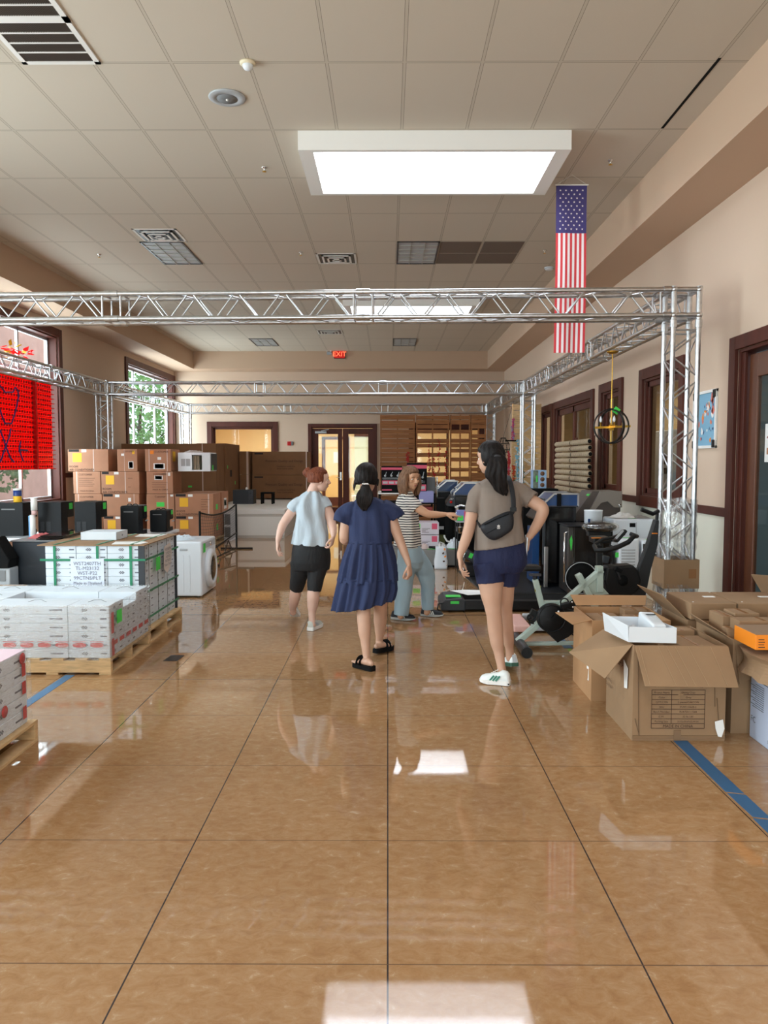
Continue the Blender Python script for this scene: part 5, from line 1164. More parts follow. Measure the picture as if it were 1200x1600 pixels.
# flywheel bike behind
t = thing('exercise_bike', 'black exercise bike with curved handlebar and tilted console', 'exercise bike', (2.1, 7.2, 0)); Y = 7.1
def A(u, v, y=7.1): return at(u, v, y)
c_ = A(903, 900); MB().lathe((c_.x, 6.98, c_.z), [(.05, -.004), (.148, 0), (.152, .02), (.14, .05)], 44, 'Y').build('flywheel', M['blackm'], t); MB().torus((c_.x, 6.975, c_.z), .143, .0035, (0, 1, 0), 44, 6).build('flywheel_ring', M['lgrey'], t)
c2 = A(925, 955); MB().torus((c2.x, 7.05, c2.z), .17, .010, (0, 1, 0), 44, 8).build('wheel', M['black'], t)
q = MB(); pts = [(945, 884), (985, 881), (994, 890), (998, 905), (996, 918), (985, 928), (960, 932), (946, 926), (941, 905)]
q.prism([(A(*p).x, A(*p).z) for p in pts], (0, 7.02, 0), (1, 0, 0), (0, 0, 1), (0, .18, 0)); q.build('drive_housing', M['black'], t, bevel=.02, seg=3)
MB().lathe((A(969, 905).x, 7.015, A(969, 905).z), [(.05, .0), (.045, -.01), (.01, -.015)], 20, 'Y').build('hub_cap', M['blackm'], t)
q = MB(); q.obox(A(966, 890, 6.98), (.07, .05, .04), ry=.5); q.build('pedal', M['blackm'], t, bevel=.008); MB().beam(A(969, 905, 7.0), A(964, 892, 7.0), .02, .015).build('crank_arm', M['darksteel'], t)
MB().beam(A(936, 886), A(936, 852), .05, .055, (0, 1, 0)).build('handlebar_post', M['black'], t, bevel=.005)
MB().beam(A(936, 886), A(952, 925), .05, .06, (0, 1, 0)).build('neck', M['char'], t, bevel=.005)
MB().beam(A(965, 930), A(965, 958), .05, .1, (0, 1, 0)).build('base_leg', M['black'], t)
for u in (925, 1000): MB().tube([(A(u, 960).x, 6.9, .03), (A(u, 960).x, 7.4, .03)], .03, 12).build('stabilizer_bar', M['black'], t)
MB().beam((A(925, 960).x, 7.1, .05), (A(1000, 960).x, 7.1, .05), .06, .05).build('base_rail', M['black'], t)
q = MB(); q.tube([A(928, 852, 7.0), A(932, 860, 6.9), (A(945, 860, 6.85)), A(965, 855, 6.85), A(982, 847, 6.88), A(990, 838, 6.95), A(995, 838, 7.05), A(985, 834, 7.1)], [.018, .022, .022, .022, .022, .022, .02, .018], 12); q.tube([A(928, 852, 7.0), A(940, 843, 7.12), A(955, 841, 7.2), A(975, 834, 7.3)], .017, 10); q.build('handlebar', M['black'], t)
q = MB(); q.obox(A(969, 837, 7.0), (.135, .10, .035), ry=-.85, rx=-.1); co = q.build('console', M['black'], t, bevel=.01); MB().obox(A(968, 835, 6.945), (.10, .006, .02), ry=-.85).build('display', M['lgrey'], co)
MB().obox(A(960, 850, 6.9), (.05, .02, .03), ry=.2).build('sensor_plate', M['lgrey'], t); MB().obox(A(964, 867, 6.88), (.03, .004, .045)).build('price_sticker', M['green'], t)
q = MB(); q.obox(A(937, 843, 7.35), (.16, .2, .06)); q.build('accessory_box', M['black'], t, bevel=.01); MB().obox(A(933, 840.5, 7.24), (.11, .004, .007)).build('orange_stripe', M['orange'], t)
MB().obox(A(946, 874, 7.25), (.06, .05, .07), ry=.2).build('knob_block', M['char'], t, bevel=.008)
# upright rower / second machine with the raked black mast
t = thing('exercise_machine', 'black machine with a tall raked mast and orange collar beside the near truss column', 'exercise machine', (2.45, 7.25, 0))
def A(u, v, y=7.2): return at(u, v, y)
pts = [(1028, 812), (1026, 850), (1015, 890), (1006, 935), (986, 936), (997, 885), (1010, 850), (1022, 812)]
# mast leans in front of the truss column side
q = MB(); q.prism([(A(*p).x, A(*p).z) for p in pts], (0, 7.16, 0), (1, 0, 0), (0, 0, 1), (0, .08, 0)); q.build('mast', mat('mast_black', (30, 33, 36), .5), t, bevel=.008)
q = MB(); q.beam(A(994, 893, 7.2), A(1016, 880, 7.2), .06, .05); q.build('arm', mat('mast_black', (30, 33, 36), .5), t, bevel=.006)
q = MB(); q.beam(A(1019, 833.5, 7.15), A(1027, 833.5, 7.15), .02, .008); q.build('collar', M['orange'], t)
q = MB(); q.beam((A(996, 940).x-.04, 7.2, .035), (A(996, 940).x+.14, 7.2, .035), .3, .07); q.beam((A(996, 940).x, 7.2, .0), A(996, 934), .08, .1, (0, 1, 0)); q.build('base', M['black'], t, bevel=.01)
q = MB(); q.tube([A(1002, 796, 7.1), A(1020, 803, 7.1), A(1028, 799, 7.2)], .02, 10); q.build('grip', M['black'], t); q = MB(); q.tube([A(1027, 802, 7.2), A(1026, 814, 7.2)], .016, 8); q.build('stem', M['black'], t)
# plastic wrapped seat on a black post
t = thing('bike_seat', 'wide saddle wrapped in clear plastic on a black post, behind the black bike', 'seat', (2.27, 8.2, 0))
def A(u, v, y=8.2): return at(u, v, y)
p = A(938, 823); q = MB(); q.sphere(p, (.175, .14, .05), 24, 12); q.build('saddle', M['black'], t)
q = MB(); rings = []
for i in range(13):
    a = PI*i/12; ring = []
    for j in range(32):
        th = 2*PI*j/32; k = 1+.10*noise.noise(V(math.cos(th)*3, math.sin(th)*3, a*4)); ring.append((p.x+.2*k*max(.02, math.sin(a))*math.cos(th), p.y+.16*k*max(.02, math.sin(a))*math.sin(th), p.z+.062*k*math.cos(a)))
    rings.append(ring)
q.loft(rings, True, True); q.build('plastic_cover', film('seat_film', .3, 30, (1, 1, 1)), t)
MB().cyl((p.x, p.y, 0), (p.x, p.y, p.z-.03), .035, n=14).build('post', M['black'], t); MB().box(p.x-.15, p.x+.15, p.y-.2, p.y+.2, 0, .05).build('base', M['black'], t, bevel=.01)
MB().box(p.x-.14, p.x+.10, p.y-.05, p.y+.05, p.z-.10, p.z-.045).build('bracket', M['black'], t, bevel=.01)
# treadmills
def treadmill(lab, x0, x1, y0, y1, h, motor=True, side=None, group=None):
    t = thing('treadmill', lab, 'treadmill', ((x0+x1)/2, (y0+y1)/2, 0), group)
    MB().box(x0+.15, x1, y0, y0+.06, .02, h).build('side_rail', side or M['black'], t, bevel=.012); MB().box(x0+.15, x1, y1-.06, y1, .02, h).build('side_rail', side or M['black'], t, bevel=.012)
    MB().box(x0+.2, x1-.02, y0+.06, y1-.06, .04, h-.012).build('belt', M['blackm'], t, bevel=.008)
    if motor:
        q = MB(); q.prism([(x0, 0.015), (x0, h*.7), (x0+.05, h*1.05), (x0+.22, h*1.15), (x0+.26, h*.95), (x0+.26, .015)], (0, y0-.01, 0), (1, 0, 0), (0, 0, 1), (0, y1-y0+.02, 0)); q.build('motor_cover', M['char'], t, bevel=.012)
    for a in (x0+.1, x1-.1):
        for b in (y0+.08, y1-.08): MB().cyl((a, b, 0), (a, b, .03), .02, n=10).build('foot', M['black'], t)
    return t
t = treadmill('black folding treadmill lying flat across the floor behind the woman in grey brown shirt', .56, 2.0, 8.02, 8.52, .125)
MB().box(.66, .75, 8.005, 8.009, .09, .12).build('price_sticker', M['green'], t); q = MB(); q.box(.62, .78, 8.10, 8.22, .145, .150); q.build('top_sticker', M['green'], t)
MB().tube([(.60, 8.02, .1), (.53, 8.0, .09), (.52, 7.97, .04), (.56, 7.98, .015)], .008, 6).build('power_cord', M['black'], t)
q = MB(); slab(q, [(.70, 8.45, .155), (.86, 8.2, .15), (1.12, 8.25, .155), (1.16, 8.40, .165), (.85, 8.42, .17)], .003)
tag(q.build('manual_sheet', M['paper']), 'white paper sheets lying on the black treadmill', 'paper')
t = treadmill('grey walking pad with a pinkish end, low in front of the black treadmill', 1.18, 1.74, 7.02, 7.55, .085, False, M['lgrey'])
MB().box(1.16, 1.32, 7.0, 7.57, .012, .075).build('end_cap', mat('pinkish_plastic', (226, 178, 168), .5), t, bevel=.012)
# dark ribbed rubber mat
t = thing('rubber_mat', 'large dark grey ribbed rubber mat behind the treadmill', 'mat', (2.1, 9.9, 0))
MB().prism([(1.17, 9.05), (3.1, 9.05), (3.1, 11.0), (1.02, 11.0)], (0, 0, 0), (1, 0, 0), (0, 1, 0), (0, 0, .012)).build('sheet', M['char'], t)
q = MB()
for k in range(38): q.box(1.12, 3.08, 9.08+.05*k, 9.092+.05*k, .012, .0145)
tag(q.build('rib', M['black'], t), kind='stuff')
# ================================================================== GRILLS AND APPLIANCES
def pellet_grill(lab, x0, y0, w_, dpt, zb, zh, cab='black', lid='blue', plate='steel', run=.17, shape=None, panel=True):
    t = thing('pellet_grill', lab, 'grill', (x0+w_/2, y0+dpt/2, 0), 'pellet grills')
    MB().box(x0+.02, x0+w_-.02, y0+.02, y0+dpt-.02, .06, zb-.01).build('cabinet', M[cab], t, bevel=.008)
    MB().box(x0, x0+w_, y0, y0+dpt, zb-.01, zb+.008).build('cook_box_rim', M['darksteel'], t, bevel=.003)
    prof = shape or [(0, 0), (0, .04), (run, zh), (w_, zh), (w_, 0)]
    sh = [(p[0]*.0+p[0], p[1]) for p in prof]
    MB().prism([(x0+p[0], zb+p[1]) for p in sh], (0, y0+.02, 0), (1, 0, 0), (0, 0, 1), (0, dpt-.04, 0)).build('lid', M[lid], t, bevel=.004)
    for yy in (y0, y0+dpt-.015):
        e = MB(); n = len(sh)
        for i in range(n-1): e.beam((x0+sh[i][0], yy+.01, zb+sh[i][1]), (x0+sh[i+1][0], yy+.01, zb+sh[i+1][1]), .02, .016, (0, 1, 0))
        e.build('side_trim', M['steel'], t)
    q = MB(); q.beam((x0+.04, y0+.1, zb+zh*.5), (x0+.04, y0+dpt-.1, zb+zh*.5), .02, .02); q.build('lid_handle', M['chrome'], t)
    if panel:
        q = MB(); q.prism([(-.10, -.18), (-.13, -.15), (-.03, -.01), (.02, -.01), (.02, -.18)], (x0, y0+.04, zb), (1, 0, 0), (0, 0, 1), (0, dpt-.08, 0)); pn = q.build('control_panel', M['darksteel'], t, bevel=.004)
        q = MB(); q.prism([(-.10, -.15), (-.04, -.03), (.01, -.03), (.01, -.15)], (x0, y0+.035, zb), (1, 0, 0), (0, 0, 1), (0, .004, 0)); q.build('panel_face', M['char'], pn)
        MB().lathe((x0-.045, y0+.034, zb-.11), [(.022, 0), (.02, -.006), (.006, -.008)], 14, 'Y').build('dial', M['red'], pn)
        q = MB()
        for k in range(3): q.obox((x0-.06+.022*k, y0+.033, zb-.06), (.005, .003, .03), ry=.35)
        q.build('panel_marks', M['white'], pn)
    for a in (x0+.05, x0+w_-.05):
        for b in (y0+.06, y0+dpt-.06): MB().cyl((a, b, 0), (a, b, .06), .025, n=10).build('caster', M['blackm'], t)
    return t
M['blue_lid'] = M['navy']
pellet_grill('blue-lidded pellet grill farthest back, left of the other blue ones', .84, 13.2, .36, .6, 1.07, .185, lid='navy', panel=False)
pellet_grill('second blue-lidded pellet grill, behind the outstretched pointing arm', 1.06, 12.28, .54, .6, 1.05, .195, lid='navy', cab='blackg')
g = pellet_grill('right blue-lidded pellet grill behind the bent elbow of the woman in grey brown', 1.95, 9.55, .42, .62, 1.03, .155, lid='navy', cab='blackg', run=.12)
MB().box(2.10, 2.155, 9.535, 9.55, 1.03, 1.19).build('clasp', M['blackm'], g, bevel=.012); MB().box(1.93, 1.965, 9.54, 9.56, .30, 1.0).build('edge_post', M['char'], g, bevel=.004); MB().box(1.945, 1.995, 9.50, 9.54, .02, .53).build('steel_post', M['steel'], g, bevel=.008); MB().box(1.84, 1.93, 9.75, 10.1, .05, .75).build('blue_panel', M['navy'], g, bevel=.004)
shp = [(0, 0), (.02, .05), (.25, .37), (.62, .37), (.62, .12), (.44, .12), (.34, .20), (.12, .0)]
t = thing('pellet_grill', 'dark taupe pellet grill with silver side plate by the right wall', 'grill', (2.75, 10.3, 0), 'pellet grills'); x0, y0, zb = 2.42, 10.0, .83
MB().box(x0+.1, x0+.64, y0+.03, y0+.6, .06, zb-.03).build('cabinet', M['blackm'], t, bevel=.008)
MB().prism([(x0+.0, zb-.02), (x0+.02, zb+.05), (x0+.25, zb+.37), (x0+.62, zb+.37), (x0+.62, zb-.02)], (0, y0+.03, 0), (1, 0, 0), (0, 0, 1), (0, .55, 0)).build('lid', mat('taupe_enamel', (84, 74, 68), .5), t, bevel=.006)
MB().prism([(x0+.14, zb-.01), (x0+.34, zb+.37), (x0+.63, zb+.37), (x0+.63, zb+.16), (x0+.53, zb+.16), (x0+.44, zb+.24), (x0+.36, zb+.22), (x0+.16, zb-.01)], (0, y0+.0, 0), (1, 0, 0), (0, 0, 1), (0, .03, 0)).build('side_plate', mat('pewter_plate', (150, 142, 134), .35, .6), t, bevel=.003)
MB().obox((x0+.21, y0+.10, zb+.32), (.03, .12, .006), ry=-.95).build('price_sticker', M['green'], t); MB().beam((x0+.01, y0+.05, zb+.03), (x0+.01, y0+.5, zb+.03), .02, .02).build('lid_handle', M['chrome'], t)
q = MB(); q.prism([(-.02, -.22), (-.06, -.18), (-.02, -.02), (.10, -.02), (.10, -.22)], (x0, y0+.02, zb), (1, 0, 0), (0, 0, 1), (0, .5, 0)); pn = q.build('control_panel', M['darksteel'], t); MB().lathe((x0+.05, y0+.018, zb-.13), [(.022, 0), (.02, -.006), (.006, -.008)], 14, 'Y').build('dial', M['red'], pn)
MB().lathe((x0+.60, y0-.001, zb+.19), [(.02, 0), (.018, -.008)], 14, 'Y').build('bolt', M['chrome'], t)
# small fridge
t = thing('small_fridge', 'black fridge with a stainless door and long handle, seen from its side', 'fridge', (2.35, 9.3, 0))
MB().box(2.20, 2.66, 9.05, 9.5, .02, .82).build('body', M['blackg'], t, bevel=.008); d = MB().box(2.13, 2.197, 9.05, 9.5, .03, .81).build('door', mat('dark_stainless', (96, 92, 90), .3, .8), t, bevel=.006)
MB().tube([(2.13, 9.1, .15), (2.10, 9.09, .16), (2.10, 9.09, .74), (2.13, 9.1, .75)], .012, 8).build('door_handle', M['chrome'], d); MB().prism([(.0, 0), (.022, .06), (.035, .0), (.03, -.10), (.018, -.13), (.008, -.06)], (2.148, 9.048, .66), (1, 0, 0), (0, 0, 1), (0, -.002, 0)).build('price_sticker', M['green'], d)
MB().box(2.12, 2.67, 9.04, 9.51, .82, .835).build('top', M['darksteel'], t)
t = thing('white_bucket', 'white round container standing on the stacked black units', 'container', (2.55, 9.3, .835))
MB().lathe((2.49, 9.3, .836), [(.095, 0), (.105, .01), (.108, .15), (.112, .155), (.11, .165), (.02, .168)], 28).build('body', M['plastic'], t); MB().box(2.40, 2.425, 9.185, 9.2, .85, .90).build('latch', M['navy'], t)
# picture box on a black cabinet
tag(MB().box(2.08, 2.62, 11.8, 12.4, 0, 1.17).build('storage_cabinet', M['blackm'], bevel=.01), 'plain black cabinet behind the blue grill carrying the light blue picture box', 'cabinet')
t = carton('picture_box', 'light blue box with three round photos standing near the far right column', 'box', 2.255, 2.465, 11.95, 12.15, 1.172, 1.455, mat('light_blue_print', (150, 182, 216), .5), None, [('green', .22, .34, .35, .7)])
MB().box(2.257, 2.335, 11.948, 11.95, 1.175, 1.45).build('photo_strip', mat('grey_green_photo', (110, 120, 104), .6, var=.5, vscale=30), t)
for k in range(3): MB().lathe((2.40, 11.949, 1.225+.088*k), [(.034, 0), (.034, -.002), (.001, -.003)], 20, 'Y').build('round_photo', mat('food_photo', (110, 74, 50), .6, var=.6, vscale=40), t)
# white machines along the right wall
def tower(lab, x0, x1, y0, y1, h, vent=True, black=False, z0=0):
    t = thing('portable_air_conditioner', lab, 'air conditioner', ((x0+x1)/2, (y0+y1)/2, z0), 'white portable air conditioners')
    MB().box(x0, x1, y0, y1, z0, h).build('body', M['plastic'], t, bevel=.025, seg=3)
    if vent:
        q = MB()
        for k in range(11): q.box(x0+.03, x1-.05, y0-.004, y0+.004, h-.14-.035*k, h-.125-.035*k)
        q.build('louvre', M['lgrey'] if not black else M['black'], t)
    if black: MB().box(x0+.01, x0+.12, y0-.006, y0+.01, h-.10, h-.04).build('control_panel', M['blackg'], t)
    MB().obox(((x0+x1)/2, y0+.12, h+.001), (.10, .07, .002)).build('price_sticker', M['green'], t)
    return t
tower('white unit with fine louvres behind the console of the black bike', 2.72, 2.96, 9.0, 9.4, .68)
tower('white tower unit with dark slots and a black panel near the raked mast', 2.99, 3.25, 9.0, 9.35, .66, True, True)
t = tower('large white unit stacked against the right wall under the window', 2.78, 3.30, 9.45, 9.95, .88, False)
MB().box(2.98, 3.05, 9.444, 9.45, .78, .83).build('grip_recess', M['blackm'], t); MB().box(3.06, 3.065, 9.446, 9.45, .2, .84).build('panel_seam', M['lgrey'], t)
tag(crumple((2.95, 9.65, .885), .18, .15, .06, 28, 16, 12).build('crumpled_bag', mat('milky_bag', (222, 220, 216), .35)), 'crumpled milky plastic bag on the large white unit by the right wall', 'bag')
tag(crumple((3.15, 9.6, .886), .12, .12, .03, 24, 14, 17).build('bubble_wrap', mat('grey_bubble', (150, 146, 142), .3)), 'greyish bubble wrap on the large white unit beside the milky bag', 'packing')
carton('tan_carton', 'tall tan carton standing behind the raked mast near the truss column', 'carton', 3.02, 3.30, 8.55, 8.9, 0, .42, mat('tan_box', (200, 186, 164), .7), None, [('paper', .2, .6, .5, .8)])
# roll rack in front of the right-hand window
GR = 'ribbed tan rolls on the window rack'
rk = thing('roll_rack', 'dark rack holding the ribbed rolls in front of the right window', 'rack', (3.12, 13.0, 0))
for y_ in (11.86, 12.95, 13.05, 14.2):
    for x_ in (3.175,): MB().box(x_, x_+.012, y_, y_+.03, 0, 1.99).build('upright', M['trim'], rk)
q = MB()
for r in range(9):
    z = 1.062+.0985*r
    for y_ in (11.86, 12.95, 13.05, 14.2): q.box(3.05, 3.19, y_+.005, y_+.025, z, z+.006)
q.build('support_bars', M['trim'], rk)
roll_src = None
for c_ in range(2):
    for r in range(9):
        z = 1.062+.0985*r+.006+.044; y0 = (13.0, 11.80)[c_]+(.03*((r*7) % 3)); lab = 'ribbed tan roll, %s column, %s from the bottom of the window rack' % (('far', 'near')[c_], ORD[r])
        if roll_src is None:
            roll_src = thing('ribbed_roll', lab, 'roll', (3.1, y0, z), GR)
            prof = []
            L_ = 1.14; n = 9
            for i in range(n):
                s0 = L_*i/n
                for f, rr in ((.01, .030), (.10, .031), (.24, .041), (.5, .044), (.76, .041), (.90, .031)): prof.append((rr, s0+f*L_/n))
            prof = [(.033, 0.0)]+prof+[(.033, L_)]
            q = MB(); q.lathe((0, 0, 0), prof, 16, 'Y'); q.build('roll', mat('coir_tan', (176, 158, 132), .9, var=.15, vscale=40), roll_src, local=True)
            MB().lathe((0, -.0015, 0), [(.031, 0), (.031, .001)], 16, 'Y').build('hollow_end', M['blackm'], roll_src, local=True)
        else:
            o = copy_tree(roll_src); o.location = (3.1, y0, z); o['label'] = lab
# ---- wall poster, chandelier
t = thing('framed_poster', 'blue poster with orange shapes in a white frame with black corners on the right wall', 'poster', (XR, 8.24, 2.03)); xw = XR-.001; ya, yb, za, zb2 = 7.95, 8.55, 1.725, 2.335
q = MB()
for (a, b, c_, d) in ((ya, ya+.03, za, zb2), (yb-.03, yb, za, zb2), (ya, yb, za, za+.03), (ya, yb, zb2-.03, zb2)): q.box(xw-.025, xw, a, b, c_, d)
q.build('frame', M['white'], t, bevel=.003); MB().box(xw-.012, xw-.004, ya+.03, yb-.03, za+.03, zb2-.03).build('print', mat('blue_print', (126, 176, 204), .5), t)
for (a, b) in ((ya, za), (ya, zb2-.09), (yb-.09, za), (yb-.09, zb2-.09)): MB().box(xw-.028, xw, a, a+.09, b, b+.09).build('corner_guard', M['black'], t, bevel=.012)
random.seed(12)
for nm, mm, k in (('orange_shape', M['orange'], 5), ('coral_shape', mat('coral', (220, 120, 104), .5), 12), ('navy_mark', mat('navy_print', (50, 84, 130), .5), 14), ('white_mark', M['white'], 9)):
    q = MB()
    for j in range(k):
        y, z, r = random.uniform(ya+.08, yb-.08), random.uniform(za+.08, zb2-.08), random.uniform(.018, .05)*(1 if nm != 'navy_mark' else .45); n = 9
        q.add([(xw-.0135-.0004*k/9, y+r*(1+.35*math.sin(3*a+j))*math.cos(a)*.7, z+r*(1+.3*math.cos(2*a+j))*math.sin(a)) for a in [2*PI*i/n for i in range(n)]], [tuple(range(n))], False)
    tag(q.build(nm, mm, t), kind='stuff')
t = thing('chandelier', 'black double-ring chandelier with brass arms hanging from the right truss beam', 'chandelier', (2.745, 9.5, 2.93)); cx, cy, cz = 2.745, 9.5, 2.02
MB().lathe((cx, cy, 2.93), [(.07, 0), (.07, -.01), (.045, -.028), (.01, -.032)], 24).build('canopy', M['brass'], t); MB().cyl((cx, cy, 2.9), (cx, cy, cz+.22), .006, n=8).build('rod', M['brass'], t)
M['bronze'] = mat('black_iron', (36, 32, 30), .45, .3)
for ax, r in (((0, 1, .0), .212), ((.86, .5, 0), .20)):
    q = MB(); axv = V(ax).normalized(); u_ = V(0, 0, 1); w2 = axv.cross(u_); rings = []
    for i in range(48):
        a = 2*PI*i/48; d = u_*math.cos(a)+w2*math.sin(a); rings.append([V(cx, cy, cz)+d*(r+s1)+axv*s2 for s1, s2 in ((-.006, -.018), (.006, -.018), (.006, .018), (-.006, .018))])
    q.loft(rings, True, False, True); q.build('ring', M['bronze'], t)
q = MB(); q.beam((cx-.215, cy, cz-.02), (cx+.235, cy, cz+.0), .024, .026); q.beam((cx, cy-.2, cz-.01), (cx, cy+.2, cz-.01), .022, .024); q.box(cx-.025, cx+.025, cy-.025, cy+.025, cz-.05, cz+.02); q.lathe((cx, cy, cz-.20), [(.02, 0), (.012, -.02), (.004, -.035)], 12); q.cyl((cx, cy, cz-.2), (cx, cy, cz+.22), .005, n=8); q.build('arm', M['brass'], t)
for (dx, dy) in ((-.13, 0), (.0, -.12), (.03, .12), (.14, 0)):
    cs = MB().lathe((cx+dx, cy+dy, cz-.01), [(.018, 0), (.018, .006), (.010, .01), (.010, .055)], 12).build('candle_socket', M['brass'], t)
    if dx < .1: MB().lathe((cx+dx, cy+dy, cz+.045), [(.008, 0), (.016, .02), (.017, .035), (.010, .06), (.002, .078)], 12).build('bulb', M['plastic'], cs)
MB().obox((cx+.05, cy-.03, cz+.19), (.075, .002, .075), ry=.6).build('price_tag', M['green'], t)
# ================================================================== PALLET WALL AT THE BACK
def upright_pallet(lab, x0, x1, y, z0, z1, seed, gaps=(), group='stained pallets standing as a wall', m=None, dd=.12):
    random.seed(seed); t = thing('upright_pallet', lab, 'pallet', ((x0+x1)/2, y+dd/2, z0), group); m = m or M['slat']
    for f in (.03, .5, .97):
        xc = x0+(x1-x0)*f; MB().box(xc-.018, xc+.018, y+.02, y+dd-.02, z0, z1).build('stringer', m, t)
    n = int(round((z1-z0)/.128)); st = (z1-z0)/n
    for k in range(n):
        if k in gaps: continue
        h = st*random.uniform(.80, .985); o_ = random.uniform(-.008, .008)
        MB().box(x0+.004, x1-.004, y+random.uniform(0, .004), y+.02, z0+st*k+o_+.004, z0+st*k+h+o_).build('slat', m, t, bevel=.002, seg=1)
    for k in (() if gaps else range(0, n, 3)): MB().box(x0+.004, x1-.004, y+dd-.02, y+dd, z0+st*k+.01, z0+st*k+.09).build('back_slat', m, t)
    return t
PW = [(-.22, .76, 'leftmost'), (.78, 1.72, 'second from left'), (1.74, 2.30, 'third from left'), (2.32, 2.74, 'rightmost')]
for i, (x0, x1, nm) in enumerate(PW):
    upright_pallet('upper stained pallet of the back wall row, %s column' % nm, x0, x1, 21.5 if x1 < 2.5 else 21.5, 1.46, 2.89, 10+i, gaps=((), (1, 3, 6), (0, 2, 6, 8), (7,))[i])
    upright_pallet('lower stained pallet of the back wall row, %s column' % nm, x0, x1, 21.5, 0, 1.45, 30+i, gaps=((), (8, 10), (9,), ())[i])
upright_pallet('pale wooden pallet standing beside the second truss column, below the right soffit', 2.66, 3.28, 16.5, 1.40, 2.82, 50, gaps=(), group='pale pallets by the second column', m=M['wood'])
upright_pallet('lower pale pallet standing beside the second truss column, behind hanging garlands', 2.66, 3.28, 16.5, 0, 1.39, 51, gaps=(), group='pale pallets by the second column', m=M['wood'])
# garlands and lantern
def garland(lab, x, y, z0, z1, m, m2=None, seed=0, n=70, sp=.035, group='hanging artificial flower garlands'):
    random.seed(seed); t = thing('flower_garland', lab, 'garland', (x, y, z1), group)
    MB().tube([(x, y, z0), (x+.01, y, (z0+z1)/2), (x, y, z1)], .004, 5).build('stem', mat('leaf_green', (70, 96, 54), .7), t); q = MB()
    for k in range(n):
        z = random.uniform(z0, z1); a = random.uniform(0, 2*PI); p = V(x+sp*math.cos(a)*random.random(), y+sp*math.sin(a)*random.random(), z); q.m = 1 if m2 and random.random() < .3 else 0; r = random.uniform(.012, .022)
        for j in range(5):
            b = a+j*2*PI/5; d = V(math.cos(b), .4*math.sin(b+1), math.sin(b))*r; e = d.cross(V(0, 1, 0)).normalized()*r*.5
            q.add([p, p+d*.6+e+V(0, -.004, 0), p+d*1.2, p+d*.6-e+V(0, -.004, 0)], [(0, 1, 2, 3)], False)
    tag(q.build('blossoms', [m, m2 or m], t), kind='stuff'); return t
M['fblossom'] = mat('sky_blue_petal', (130, 190, 214), .7); M['rblossom'] = mat('red_petal', (190, 50, 50), .7); M['pblossom'] = mat('pink_petal', (200, 80, 130), .7); M['oblossom'] = mat('orange_petal', (200, 70, 30), .7); M['lvs'] = mat('leaf_green', (70, 96, 54), .7)
garland('long pale blue flower garland hanging beside the second truss column', 2.76, 16.38, .98, 2.05, M['fblossom'], M['white'], 1, 150, .05)
garland('second pale blue flower garland, lower and nearer the column', 2.86, 16.36, .95, 1.55, M['fblossom'], M['lvs'], 2, 90, .045)
garland('red flower garland hanging left of the blue ones', 2.58, 16.4, 1.2, 1.82, M['rblossom'], M['pblossom'], 3, 90, .03)
garland('orange red garland with leaves beside the blue garland', 2.68, 16.4, .98, 1.50, M['oblossom'], M['lvs'], 4, 80, .035)
garland('pink and lilac garland high on the pale pallet', 2.66, 16.42, 2.05, 2.5, M['pblossom'], M['purple'], 5, 70, .04)
garland('yellow blossom sprig on the pallet right of the second column', 3.12, 16.42, 1.45, 1.85, M['yellow'], M['lvs'], 6, 40, .03)
for k, (x, z0, z1) in enumerate(((1.15, 1.25, 2.15), (1.42, 1.3, 2.25), (1.28, 1.0, 1.7), (.55, 1.55, 1.85), (1.62, 1.0, 1.9))):
    garland('thin red garland on the stained pallet wall, %s' % ('below its left lit gap', 'below its right lit gap', 'lowest middle one', 'short one on the left pallets', 'rightmost long one')[k], x, 21.46, z0, z1, M['rblossom'], None, 20+k, 45, .05, 'thin red garlands on the pallet wall')
t = thing('wire_lantern', 'black wire cage lantern hanging left of the second truss column', 'lantern', (2.62, 17.6, 2.2)); cx, cy = 2.63, 17.6
q = MB(); lv = [(.05, 2.13), (.14, 2.0), (.15, 1.86), (.14, 1.80)]
for r, z in lv: q.torus((cx, cy, z), r, .007, (0, 0, 1), 20, 6)
for j in range(10):
    a = 2*PI*j/10
    for i in range(3):
        r0, z0 = lv[i]; r1, z1 = lv[i+1]; b = a+(PI/10 if i % 2 else 0); c2 = a+(0 if i % 2 else PI/10)
        q.cyl((cx+r0*math.cos(b), cy+r0*math.sin(b), z0), (cx+r1*math.cos(c2), cy+r1*math.sin(c2), z1), .006, n=5)
q.build('cage', M['black'], t); MB().cyl((cx, cy, 2.13), (2.86, 17.6, 2.96), .003, n=5).build('wire', M['black'], t)
tag(MB().box(2.50, 2.72, 16.35, 16.45, 2.02, 2.045).build('hanging_shelf', M['blackm']), 'small dark shelf under the pink garland beside the pale pallet', 'shelf')
# fire alarm
p = at(453, 693, YB-.03); t = thing('fire_alarm', 'small red fire alarm with strobe on the back wall left of the double door', 'fire alarm', (p.x, YB, p.z))
MB().box(p.x-.075, p.x+.035, YB-.04, YB, p.z-.06, p.z+.06).build('housing', M['red'], t, bevel=.006); MB().box(p.x+.035, p.x+.09, YB-.035, YB, p.z-.05, p.z+.06).build('strobe', M['grey'], t, bevel=.004)
